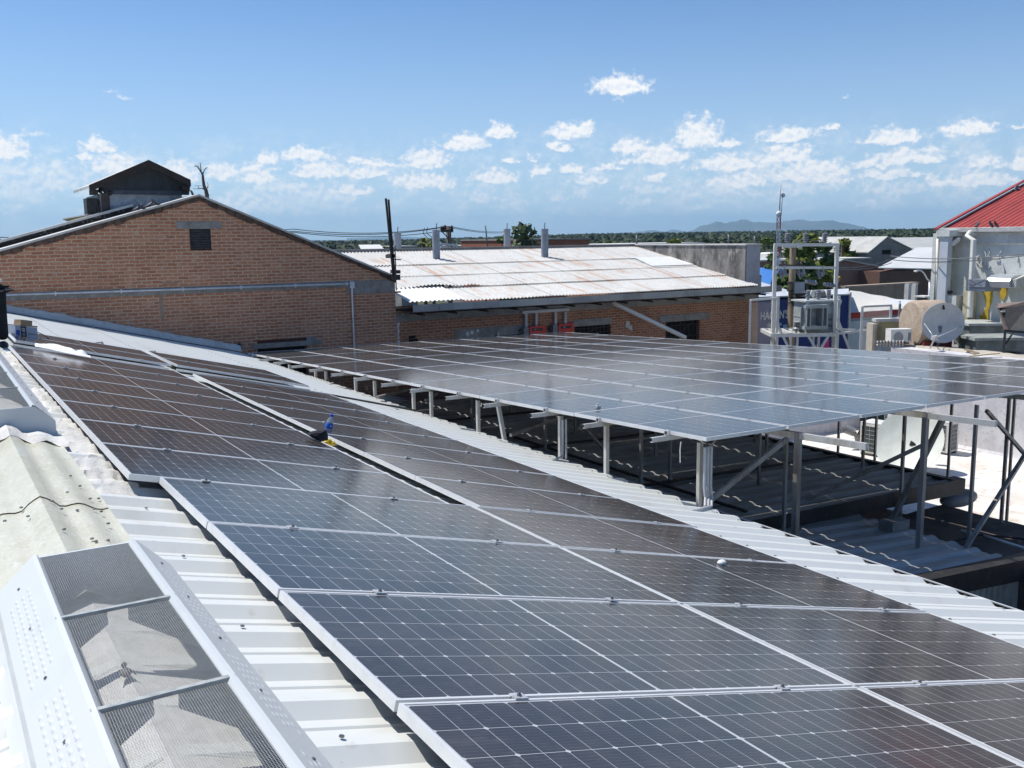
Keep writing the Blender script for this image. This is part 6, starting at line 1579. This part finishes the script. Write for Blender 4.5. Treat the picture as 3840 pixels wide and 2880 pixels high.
# power pole with crossarm over the warehouse ridge
YPP = 50
pp = empty('utility_pole', Vector((A(1682, 900, Y=YPP).x, YPP, GZ)), 'dark utility pole with a crossarm above the warehouse ridge', 'utility pole', 'utility poles')
m = MB(); a = A(1682, 848, Y=YPP); m.tube([a, Vector((a.x, YPP, GZ))], .16, 8); m.build('pole', mat('dark_pole', (.10, .085, .07, 1), (.07, .06, .05, 1), 6, rough=.9), pp)
m = MB(); m.bar(A(1655, 866, Y=YPP-.2), A(1697, 866, Y=YPP-.2), .16); m.bar(A(1684, 880, Y=YPP-.2), A(1676, 896, Y=YPP-.2), .06); m.bar(A(1658, 869, Y=YPP-.2), A(1678, 890, Y=YPP-.2), .05); m.build('crossarm', bpy.data.materials['dark_pole'], pp)
m = MB()
for px, py in ((1656, 857), (1668, 853), (1693, 855), (1693, 862)): m.lathe([(.05, -.15), (.14, -.05), (.08, .02), (.13, .08), (.03, .16)], A(px, py, Y=YPP-.2), 8)
m.build('insulator', M_BLACK, pp)
for k, (y0, y1) in enumerate(((860, 851), (868, 853), (872, 866))): wire([A(-250, y0+22, Y=YPP+1), A(1100, y0-1, Y=YPP), A(1660, y1, Y=YPP)], .022, 'thin overhead wire left of the dark utility pole, %s one' % ('top', 'middle', 'lowest')[k], M_WIREG, .3)
for k, (y0, y1) in enumerate(((850, 868), (854, 872))): wire([A(1694, y0, Y=YPP), A(1900, y1, Y=YPP+20)], .022, 'thin overhead wire right of the dark utility pole, %s one' % ('upper', 'lower')[k], M_WIREG, .15)
for k, (px0, py0, px1, py1) in enumerate(((1592, 858, 1606, 895), (1604, 856, 1622, 892))):
    wire([A(px0, py0-4, Y=YPP), A(px0-3, py0+8, Y=YPP), A(px0-4, py0+18, Y=YPP), A(px1, py1, Y=YPP)], .025, 'drooping jumper wire hanging from the overhead line, %s one' % ('left', 'right')[k], M_WIREG, 0, 3)
for k, (x0, y0, x1, y1) in enumerate(((3140, 1003, 3340, 972), (3140, 1008, 3345, 985), (3340, 960, 3870, 948), (3350, 975, 3870, 955))):
    wire([A(x0, y0, D=32), A(x1, y1, D=40) if k < 2 else A(x1, y1, D=24)], .014, ('upper wire from the portal frame to the dark brick house', 'lower wire from the portal frame to the dark brick house', 'upper thin wire crossing the white building', 'lower thin wire crossing the white building')[k], M_WIREG, .12)
m = MB(); m.tube([A(1820, 846, Y=55), A(1830, 940, Y=55)], .05, 6); tag(m.build('antenna_pole', M_GREY), 'thin bare pole standing behind the warehouse ridge between two vent pipes', 'pole')
for k, (px, pt, lab) in enumerate(((1390, 905, 'short thin mast on the white roofed house'), (2388, 882, 'tiny lattice mast at the forest edge beyond the warehouse'), (2830, 885, 'thin far pole left of the radio mast, taller'), (2732, 880, 'dark far pole over the parapet'))):
    m = MB(); m.tube([A(px, pt, D=90), A(px, 925, D=90)], .09 if k else .05, 5); m.bar(A(px-8, pt+6, D=90), A(px+8, pt+6, D=90), .06) if k > 1 else None
    tag(m.build('thin_mast', M_GREY), lab, 'mast', 'thin far masts')
# metal water stand behind the ridge
m = MB(); m.bar(A(1650, 913, Y=48), A(1715, 921, Y=48), .12); m.bar(A(1652, 925, Y=48), A(1715, 933, Y=48), .1)
for px in (1655, 1670, 1685, 1700, 1712): m.bar(A(px, 914, Y=48), A(px+4, 945, Y=48), .06)
tag(m.build('trestle', M_CLAMP), 'pale metal trestle frame showing over the warehouse ridge at the foot of the pole', 'frame')

# ------------------------------------------------------------------ trees
def leafmat(name, c1, c2):
    n = NB(name); oi = n.noise(1.1, 5, .65); g = n.noise(9, 3, .6)
    col = n.mix(n.ramp(oi, .35, .65), c1, c2); col = n.mix(n.math('MULTIPLY', n.ramp(g, .4, .7), .6), col, tuple(v*1.7 for v in c2[:3]) + (1,))
    n.b.inputs['Transmission Weight'].default_value = 0
    return n.done(col, .65, 0, .25)
M_L1 = leafmat('leaf_green', (.035, .062, .018, 1), (.075, .115, .026, 1))
M_L2 = leafmat('leaf_yellow_green', (.07, .10, .02, 1), (.15, .17, .03, 1))
M_L3 = leafmat('leaf_grey_green', (.05, .075, .035, 1), (.09, .12, .055, 1))
M_TRUNK = mat('bark', (.10, .075, .055, 1), (.06, .045, .035, 1), 6, rough=.9)
def tree(name, lab, px, pyt, wpx, Y, hfrac, lm, n, leaf, seed, D=None, sparse=0., group=None, droop=0):
    rn = random.Random(seed)
    top = A(px, pyt, Y=Y) if D is None else A(px, pyt, D=D)
    dep = CF.dot(top-CAM); w = wpx*dep/FPX; b = Vector((top.x, top.y, GZ))
    h = top.z-GZ; ch = h*hfrac
    root = empty(name, b, lab, 'tree', group)
    m = MB(); c0 = b + Vector((0, 0, h-ch*.55))
    m.tube([b, b+Vector((.1, 0, h*.4)), c0], .2, 7, radii=[.04*h**.8+.06, .03*h**.8+.04, .05])
    blobs = []
    for k in range(11):
        a = rn.uniform(0, 6.28); r_ = w/2*math.sqrt(rn.uniform(.05, 1))*.72; z = rn.uniform(-.75, .62)*ch/2*(1-.35*(r_/(w/2))**2)
        q = b + Vector((math.cos(a)*r_, math.sin(a)*r_, h-ch/2+z)); blobs.append((q, rn.uniform(.2, .34)*w))
        m.tube([b+Vector((0, 0, h-ch*.9)), (b+Vector((0, 0, h-ch*.7))).lerp(q, .5)+Vector((0, 0, .2)), q], .05, 5, radii=[.07, .045, .015])
    blobs.append((b+Vector((0, 0, h-.2*w)), .22*w))
    m.build('trunk', M_TRUNK, root)
    m = MB()
    for k in range(n):
        q, r_ = blobs[rn.randrange(len(blobs))]
        d = Vector((rn.gauss(0, 1), rn.gauss(0, 1), rn.gauss(0, 1))).normalized(); rr = r_*rn.uniform(.45, 1.08) if rn.random() > sparse else r_*rn.uniform(.9, 1.5)
        p = q + Vector((d.x, d.y, d.z*.75))*rr
        u = Vector((rn.gauss(0, 1), rn.gauss(0, 1), rn.gauss(0, .6)-droop)).normalized(); v = u.cross(d).normalized() if u.cross(d).length > .01 else u.orthogonal()
        s = leaf*rn.uniform(.6, 1.3)
        m.face([p-u*s*.5, p+v*s*.28, p+u*s*.5, p-v*s*.28])
    m.build('crown', lm, root)
    return root
tree('leafy_tree', 'big bushy tree with yellow green tips behind the transformer frame', 3030, 870, 190, None, .75, M_L2, 5200, .55, 3, D=62)
tree('leafy_tree', 'dark green tree filling the left half of the big tree behind the portal frame', 2990, 905, 150, None, .8, M_L1, 4200, .5, 4, D=60)
tree('leafy_tree', 'dark tree low between the portal posts behind the big yellow green tree', 3090, 905, 120, None, .8, M_L1, 3600, .5, 14, D=66)
tree('leafy_tree', 'bright bushy tree right of the portal frame at the edge of the town', 3170, 893, 90, None, .7, M_L2, 1800, .55, 5, D=95)
tree('leafy_tree', 'olive green tree left of the radio mast above the parapet end', 2872, 888, 80, None, .7, M_L1, 1800, .55, 6, D=80)
tree('leafy_tree', 'round tree just right of the parapet end below the radio mast', 2905, 905, 60, None, .7, M_L1, 1500, .5, 16, D=72)
tree('feathery_tree', 'feathery grey green tree behind the vent pipe, standing above the red brick house', 1962, 842, 150, None, .62, M_L3, 1700, .55, 7, D=70, sparse=.6, droop=.7)
tree('leafy_tree', 'dark bushy tree left of the red brick house', 1885, 885, 70, None, .7, M_L1, 1500, .5, 8, D=74)
tree('leafy_tree', 'round bright green tree over the warehouse parapet, right of the low white house', 2530, 888, 115, None, .6, M_L2, 1900, .7, 9, D=120)
tree('leafy_tree', 'light green bushy tree between the red brick house and the coping', 2275, 895, 120, None, .6, M_L1, 1700, .7, 10, D=125)
tree('leafy_tree', 'small bright bush at the left end of the warehouse ridge', 1450, 925, 60, None, .5, M_L2, 1200, .5, 11, D=85)
# palms
def palm(lab, px, pyt, wpx, D, seed):
    rn = random.Random(seed); top = A(px, pyt, D=D); w = wpx*D/FPX; b = Vector((top.x, top.y, GZ)); c = Vector((top.x, top.y, top.z-.3*w))
    root = empty('palm_tree', b, lab, 'palm tree', 'palms behind the warehouse'); m = MB(); m.tube([b, c], .14, 7); m.build('trunk', M_TRUNK, root)
    m = MB()
    for k in range(26):
        a = rn.uniform(0, 6.28); el = rn.uniform(-.3, 1.3); d = Vector((math.cos(a)*math.cos(el), math.sin(a)*math.cos(el), math.sin(el))); L_ = w*.55*rn.uniform(.8, 1.1)
        pts = [c + d*L_*t + Vector((0, 0, -.35*L_*t*t*1.2)) for t in (0, .25, .5, .75, 1)]; sd = Vector((-math.sin(a), math.cos(a), 0))
        for p, q in zip(pts, pts[1:]):
            for j in range(4):
                e = p.lerp(q, j/4)
                for s in (-1, 1): m.face([e, e+sd*s*L_*.2+Vector((0, 0, -.1*L_))+(q-p)*.5, e+(q-p)*.3])
    m.build('crown', M_L2, root)
palm('fan palm left of the vent pipe with a shadow', 1590, 890, 60, 70, 1)
palm('smaller palm just left of the vent pipe', 1622, 903, 40, 74, 2)
palm('tiny palm right of the metal trestle', 1805, 915, 30, 90, 3)
palm('palm at the right foot of the big bushy tree', 3160, 890, 55, 92, 4)

# ------------------------------------------------------------------ ground, forest, mountains
def plain(name, mt, z, ext):
    m = MB(); m.face([(-ext, -ext, z), (ext, -ext, z), (ext, ext, z), (-ext, ext, z)]); return tag(m.build(name, mt), None, None, None, 'structure')
plain('ground', mat('dry_ground', (.10, .10, .055, 1), (.045, .06, .025, 1), .02, rough=.95), GZ, 14000)
rn = random.Random(77); m = MB()
def lump(c, r_, hgt, seed, k=7, ring=4):
    rows = []
    for i in range(ring+1):
        ph = (math.pi*.55)*i/ring; row = []
        for j in range(k):
            t = 2*math.pi*j/k; f = rn.uniform(.72, 1.2)
            row.append(c + Vector((r_*f*math.sin(ph)*math.cos(t), r_*f*math.sin(ph)*math.sin(t), hgt*(math.cos(ph)*.75 + rn.uniform(-.08, .12)))))
        rows.append(row)
    m.grid(rows, True, False)
cnt = 0
while cnt < 5200:
    px = rn.uniform(-150, 3990); t = rn.random(); dist = 150*(2400/150)**(t**1.15)
    d = ray(px, 880); d.z = 0; d.normalize(); p = CAM + d*dist; p.z = GZ + 2.0 + max(0, dist-300)*.0042*max(0, min(1, (px-1500)/700))
    if dist < 260 and rn.random() < .55: continue
    r_ = rn.uniform(2.2, 4.2)*(1+dist/2600); hgt = rn.uniform(3.8, 6.2)*(.95 if dist < 500 else 1.2) + 1.8*max(0, min(1, (px-1200)/2400))
    lump(p, r_, hgt, cnt, 7 if dist < 700 else 5, 4 if dist < 700 else 3); cnt += 1
for k in range(26000):        # leafy tufts on the nearer crowns
    px = rn.uniform(-100, 3940); dist = 150*(700/150)**rn.random(); d = ray(px, 880); d.z = 0; d.normalize(); p = CAM + d*dist; p.z = GZ + rn.uniform(2.5, 6.6)
    u = Vector((rn.gauss(0, 1), rn.gauss(0, 1), rn.gauss(0, 1))).normalized(); v = u.orthogonal().normalized(); s = rn.uniform(.5, 1.1)*(1+dist/500)
    m.face([p-u*s*.6, p+v*s*.4, p+u*s*.6, p-v*s*.4])
fo = m.build('forest', leafmat('forest_green', (.011, .022, .010, 1), (.026, .043, .016, 1))); tag(fo, 'flat belt of dark green scrub forest reaching to the horizon', 'forest', None, 'stuff')
# mountains
def range_(name, prof, D, mt, deep=900):
    m = MB(); rows = []; n = 220; x0, x1 = prof[0][0], prof[-1][0]
    def hz(px):
        for (a, ya), (b, yb) in zip(prof, prof[1:]):
            if a <= px <= b: t = (px-a)/(b-a); t = t*t*(3-2*t); return ya+(yb-ya)*t
        return prof[-1][1]
    for s in range(9):
        row = []
        for i in range(n+1):
            px = x0+(x1-x0)*i/n; crest = A(px, hz(px), D=D); q = CAM + (crest-CAM)*(1 + .06*(s-4)/4); q = Vector((q.x, q.y, 0))
            f = 1-abs(s-4)/4; H_ = crest.z-GZ
            z = GZ + H_*f**1.2*(1 + .10*noise.noise(Vector((px*.012, s*1.3, 2)))*(f < 1)) + (H_*.05*noise.noise(Vector((px*.06, s*.9, 5))) + H_*.03*noise.noise(Vector((px*.15, s, 8))))*(f > 0)
            row.append(Vector((q.x, q.y, z)))
        rows.append(row)
    m.grid(rows); return tag(m.build(name, mt), None, None, None, 'structure')
M_MT = mat('mountain_scrub', (.075, .085, .05, 1), (.12, .11, .08, 1), .004, rough=.95)
range_('mountains', [(2180, 884), (2340, 881), (2400, 868), (2450, 863), (2490, 869), (2520, 861), (2580, 868), (2640, 845), (2690, 832), (2720, 836), (2745, 831), (2790, 822), (2830, 832), (2900, 835), (2950, 829), (3000, 824), (3060, 829), (3110, 826), (3170, 836), (3235, 850), (3262, 857), (3330, 870)], 11000, M_MT)
range_('far_hills', [(1300, 893), (1500, 888), (1640, 893), (1900, 890), (2040, 886), (2090, 881), (2130, 886), (2300, 885)], 12500, M_MT)
# ------------------------------------------------------------------ person at the left edge
def skin(name, verts, edges, radii, mt, parent, sub=2):
    me = bpy.data.meshes.new(name); me.from_pydata([tuple(Vector(v)) for v in verts], edges, []); o = bpy.data.objects.new(name, me); COL.objects.link(o)
    o.modifiers.new('skin', 'SKIN'); sd = me.skin_vertices[0].data
    for i, r_ in enumerate(radii): sd[i].radius = (r_, r_) if not isinstance(r_, tuple) else r_; sd[i].use_root = (i == 0)
    s = o.modifiers.new('sub', 'SUBSURF'); s.levels = sub; s.render_levels = sub
    dg = bpy.context.evaluated_depsgraph_get(); m2 = bpy.data.meshes.new_from_object(o.evaluated_get(dg)); bpy.data.objects.remove(o); m2.name = name; m2.materials.clear(); m2.materials.append(mt)
    for p in m2.polygons: p.use_smooth = True
    o = bpy.data.objects.new(name, m2); COL.objects.link(o); o.parent = parent; return o
feet = on_roof(6, 1306, PAN+.02)
pe = empty('person', feet, 'person in dark trousers and blue shirt bending over at the left edge', 'person')
R2 = FR
def PV(r_, z, f=0.): return FR*r_ + FF*f + Vector((0, 0, z))
M_TROU = mat('dark_trousers', (.008, .009, .013, 1), (.016, .016, .02, 1), 8, rough=.9)
M_SHIRT = mat('blue_shirt', (.02, .055, .17, 1), (.015, .04, .12, 1), 8, rough=.8)
M_SKIN = mat('skin', (.32, .18, .12, 1), (.28, .15, .10, 1), 10, rough=.5)
legs = [PV(-.02, .86), PV(.0, .80, .0), PV(.03, .46, -.02), PV(.02, .10, .02), PV(-.16, .80, .1), PV(-.17, .45, .1), PV(-.17, .10, .12)]
skin('trousers', legs, [(0, 1), (1, 2), (2, 3), (0, 4), (4, 5), (5, 6)], [.155, .125, .09, .075, .125, .09, .075], M_TROU, pe)
tor = [PV(-.02, .87), PV(-.14, .98, .02), PV(-.34, 1.04, .03), PV(-.52, 1.02, .04), PV(-.52, 1.0, -.16), PV(-.54, .80, -.18), PV(-.52, 1.0, .24), PV(-.54, .80, .26)]
skin('shirt', tor, [(0, 1), (1, 2), (2, 3), (3, 4), (4, 5), (3, 6), (6, 7)], [.15, .15, .165, .13, .08, .065, .08, .065], M_SHIRT, pe)
body = [PV(-.50, 1.02, .04), PV(-.60, 1.02, .04), PV(-.66, 1.03, .04), PV(-.76, 1.03, .04), PV(-.82, .99, .04)]
skin('body', body, [(0, 1), (1, 2), (2, 3), (3, 4)], [.07, .06, .085, .10, .06], M_SKIN, pe)
for f in (-.20, .28):
    arm = [PV(-.54, .82, f), PV(-.56, .58, f-.01), PV(-.57, .50, f)]; vs = list(arm); ed = [(0, 1), (1, 2)]; rd = [.05, .032, .036]
    for k, (dx, dl) in enumerate(((-.03, .075), (-.01, .085), (.01, .08), (.03, .065))):
        vs += [PV(-.57+dx*.9, .465, f), PV(-.575+dx, .46-dl*.6, f+.008), PV(-.565+dx, .46-dl, f+.02)]; b_ = len(vs); ed += [(2, b_-3), (b_-3, b_-2), (b_-2, b_-1)]; rd += [.010, .009, .008]
    vs += [PV(-.535, .48, f+.02), PV(-.525, .445, f+.035)]; b_ = len(vs); ed += [(2, b_-2), (b_-2, b_-1)]; rd += [.011, .009]
    skin('arm', vs, ed, rd, M_SKIN, pe, 1)
m = MB(); m.ball(feet + PV(-.79, 1.05, .04), .115, 14, 10, (1, 1, 1)); m.build('hair', M_BLACK, pe)
for r_, f in ((.05, -.02), (-.14, .1)):
    m = MB(); m.ball(feet + PV(r_, .045, f-.03), .11, 12, 8, (.6, 1.2, .5)); m.build('shoe', M_BLACK, pe)
m = MB(); m.ball(feet + PV(.11, .895, -.08), .022, 8, 6); m.build('buckle', M_WHITE, pe)

# ------------------------------------------------------------------ small things on the roof
bx_ = on_roof(57, 1262, PAN+.045)
ux = EX; uy = EY
def on(p, u, v, h): return p + EX*u + EY*v + Vector((0, 0, h))
bx0 = on_roof(60, 1262, -.0); bxr = on_roof(143, 1272, .0); L_ = (bxr-bx0).length
root = empty('cardboard_box', bx0, 'white box with a black number ten panel, standing near the person', 'box')
dirx = (bxr-bx0).normalized(); diry = Vector((0, 0, 1)).cross(dirx).normalized()
H_ = .17
def BXP(u, v, h): return bx0 + dirx*u + diry*v + Vector((0, 0, h))
m = MB(); m.hexa([BXP(0, 0, 0.004), BXP(L_, 0, 0.004), BXP(L_, .2, 0.004), BXP(0, .2, 0.004), BXP(0, 0, H_), BXP(L_, 0, H_), BXP(L_, .2, H_), BXP(0, .2, H_)]); m.build('carton', mat('white_carton', (.50, .53, .60, 1), (.44, .47, .54, 1), 6), root)
m = MB(); m.prism([BXP(L_*.24, -.002, .012), BXP(L_*.48, -.002, .012), BXP(L_*.48, -.002, H_-.008), BXP(L_*.24, -.002, H_-.008)], diry*-.002); m.build('black_panel', M_BLACK, root)
m = MB(); m.prism([BXP(L_*.02, -.002, .03), BXP(L_*.16, -.002, .02), BXP(L_*.20, -.002, .10), BXP(L_*.04, -.002, .10)], diry*-.002); m.build('blue_patch', mat('carton_blue', (.03, .10, .42, 1), (.03, .09, .36, 1), 6), root)
m = MB()
m.prism([BXP(L_*.28, -.0045, .085), BXP(L_*.305, -.0045, .085), BXP(L_*.305, -.0045, .14), BXP(L_*.28, -.0045, .14)], diry*-.001)
for (a, b, c, d) in ((.33, .355, .085, .14), (.395, .42, .085, .14), (.355, .395, .128, .14), (.355, .395, .085, .097)): m.prism([BXP(L_*a, -.0045, c), BXP(L_*b, -.0045, c), BXP(L_*b, -.0045, d), BXP(L_*a, -.0045, d)], diry*-.001)
m.box(0, 0, 0, 0, 0, 0) if False else None
for z in (.055, .04, .028): m.prism([BXP(L_*.29, -.0045, z), BXP(L_*.42, -.0045, z), BXP(L_*.42, -.0045, z+.005), BXP(L_*.29, -.0045, z+.005)], diry*-.001)
m.build('print', M_WHITE, root)
m = MB()
for z in (.07, .055): m.prism([BXP(L_*.55, -.002, z), BXP(L_*.92, -.002, z), BXP(L_*.92, -.002, z+.006), BXP(L_*.55, -.002, z+.006)], diry*-.001)
m.build('print_lines', M_GREY, root)
m = MB(); a = BXP(L_*.22, .05, H_+.045); b = BXP(L_*.78, .07, H_+.05); m.bar(a, b, .13, .085); m.bar(BXP(L_*.35, -.01, H_+.012), BXP(L_*1.0, .0, H_+.014), .02)
tag(m.build('wood_block', mat('pine_block', (.48, .34, .20, 1), (.33, .22, .13, 1), 5, rough=.7, sc=(1, 5, 5))), 'brown wooden block lying on top of the white box', 'wood block')
m = MB(); m.tube([BXP(-.25, .1, .06), BXP(-.05, .25, .17), BXP(.3, .3, H_+.02), BXP(L_, .25, H_), BXP(L_+.2, .12, .08), BXP(L_+.22, .0, .01), BXP(L_+.1, -.05, .015), BXP(L_+.02, .1, .03)], .007, 6); tag(m.build('cable', M_WIRE), 'thin black cable curling around the white box', 'cable')
# white cloth between the panel blocks
m = MB(); rows = []
a, b = on_roof(128, 1300, .02), on_roof(338, 1342, .02)
for j in range(9):
    row = []
    for i in range(30):
        t = i/29; p = a.lerp(b, t) + EY*(.34*(j/8) - .10 + .05*math.sin(t*7)); w_ = math.sin(math.pi*min(1, t*1.6+.12))**.5 if t < .4 else 1
        p += EN*(.01 + .07*abs(noise.noise(Vector((i*.14, j*.22, 2))))*math.sin(math.pi*min(.97, max(.03, j/8))) + .05*math.sin(math.pi*t)*math.sin(math.pi*j/8))
        row.append(p)
    rows.append(row)
m.grid(rows); tag(m.build('white_cloth', mat('white_cloth', (.82, .82, .82, 1), (.76, .76, .77, 1), 5, rough=.9)), 'crumpled white cloth lying between the eight row block and the far panel rows', 'cloth')
# bottle in the gap
pb = on_roof(1222, 1640, PAN+.03); axb = (A(1236, 1565, D=CF.dot(pb-CAM)) - A(1218, 1632, D=CF.dot(pb-CAM))).normalized()
bo = empty('water_bottle', pb, 'clear water bottle with blue cap and label leaning in the panel gap', 'bottle')
def clearpl():
    n = NB('clear_plastic'); n.b.inputs['Transmission Weight'].default_value = .85; n.b.inputs['IOR'].default_value = 1.25; return n.done((.80, .88, .93, 1), .08, 0, .5)
sB = 1.02
m = MB(); m.lathe([(0, 0), (.030*sB, .002), (.036*sB, .012), (.036*sB, .06), (.0345*sB, .065), (.036*sB, .07), (.036*sB, .155), (.033*sB, .175), (.022*sB, .20), (.0135*sB, .212), (.0135*sB, .226), (0, .226)], pb, 20, axb); m.build('body', clearpl(), bo)
m = MB(); m.lathe([(.0365*sB, .092), (.0375*sB, .094), (.0375*sB, .146), (.0365*sB, .148)], pb, 20, axb); m.build('label', mat('bottle_label', (.02, .11, .55, 1), (.03, .16, .62, 1), 30), bo)
m = MB(); m.lathe([(.0155*sB, .216), (.0155*sB, .240), (.013*sB, .243), (0, .243)], pb, 16, axb); m.build('cap', mat('bottle_cap', (.03, .06, .62, 1), (.03, .05, .55, 1), 30, rough=.4), bo)
m = MB(); sd_ = axb.cross(CAM-pb).normalized(); q = pb + axb*.12 + (CAM-pb).normalized()*.039
m.prism([q+sd_*.014+axb*.012, q+sd_*.026+axb*.008, q+sd_*.022-axb*.014, q+sd_*.012-axb*.002], (CAM-pb).normalized()*.001); m.build('label_mark', M_WHITE, bo)
# black cap / pouch
def CP(px, py, h): return on_roof(px, py, h)
dpc = CF.dot(on_roof(1190, 1650, -.0)-CAM)
m = MB(); out = [(1150, 1627), (1165, 1618), (1195, 1612), (1221, 1614), (1229, 1632), (1229, 1652), (1205, 1655), (1175, 1642)]
c = A(1195, 1635, D=dpc)
rows = [[A(x, y, D=dpc) for x, y in out], [c + (A(x, y, D=dpc)-c)*.96 - CF*.04 for x, y in out], [c + (A(x, y, D=dpc)-c)*.6 - CF*.075 for x, y in out], [c + (A(x, y, D=dpc)-c)*.05 - CF*.085 for x, y in out]]
m.grid(rows, True); m.grid([[A(x, y, D=dpc) for x, y in out], [c + (A(x, y, D=dpc)-c)*.9 + CF*.06 for x, y in out], [c + (A(x, y, D=dpc)-c)*.05 + CF*.08 for x, y in out]], True)
tag(m.build('black_pouch', mat('black_fabric', (.010, .011, .016, 1), (.018, .018, .022, 1), 20, rough=.9)), 'black fabric pouch lying in the gap in front of the water bottle', 'pouch')
m = MB(); q = on_roof(1225, 1660, -.03); m.ball(q, .03, 10, 8, (1.2, 1, .8)); m.ball(q + EX*.05+EY*-.01, .03, 10, 8, (1.1, 1.2, .8)); m.box(q.x+.01, q.x+.04, q.y-.02, q.y+.02, q.z-.01, q.z+.03)
tag(m.build('yellow_glove', mat('yellow_plastic', (.62, .42, .02, 1), (.55, .36, .02, 1), 12, rough=.4)), 'small yellow tool lying beside the black pouch', 'tool')
m = MB(); q = on_roof(1243, 1668, -.05); m.lathe([(.018, -.008), (.028, -.008), (.028, .008), (.018, .008)], q, 18, EN+EX*.5); m.tube([q+EX*.03, q+EX*.055+EN*.005], .008, 6); tag(m.build('tape_roll', M_GREY), 'small grey tape roll beside the yellow tool', 'tape')
# white clip left on a panel
for k, (px, py, s, lab) in enumerate(((2241, 1531, .03, 'small loose clamp left lying on a raised panel near its eave edge'),)):
    d = ray(px, py); t = (EO-CAM).dot(E3)/d.dot(E3); q = CAM + d*t; m = MB(); m.box(q.x-s, q.x+s, q.y-s, q.y+s, q.z, q.z+.035); m.box(q.x-s*.4, q.x+s*.4, q.y-s*.4, q.y+s*.4, q.z+.035, q.z+.06); tag(m.build('loose_clamp', M_CLAMP), lab, 'clamp')
q = on_roof(2707, 2110, .012); m = MB(); m.ball(q, .028, 10, 8, (1.2, 1, .7)); tag(m.build('white_pebble', M_WHITE), 'small white lump lying on a near black panel close to the eave', 'pebble')
# ------------------------------------------------------------------ haze
hz_ = bpy.data.materials.new('thin_air'); hz_.use_nodes = True; nt = hz_.node_tree; nt.nodes.clear()
o_ = nt.nodes.new('ShaderNodeOutputMaterial'); v_ = nt.nodes.new('ShaderNodeVolumePrincipled')
v_.inputs['Color'].default_value = (.42, .72, 1, 1); v_.inputs['Density'].default_value = HAZE; v_.inputs['Anisotropy'].default_value = .2
nt.links.new(v_.outputs[0], o_.inputs['Volume'])
m = MB(); m.box(-13800, 13800, -13800, 13800, GZ-1, 330)
hb2 = m.build('haze', hz_); tag(hb2, None, None, None, 'stuff')
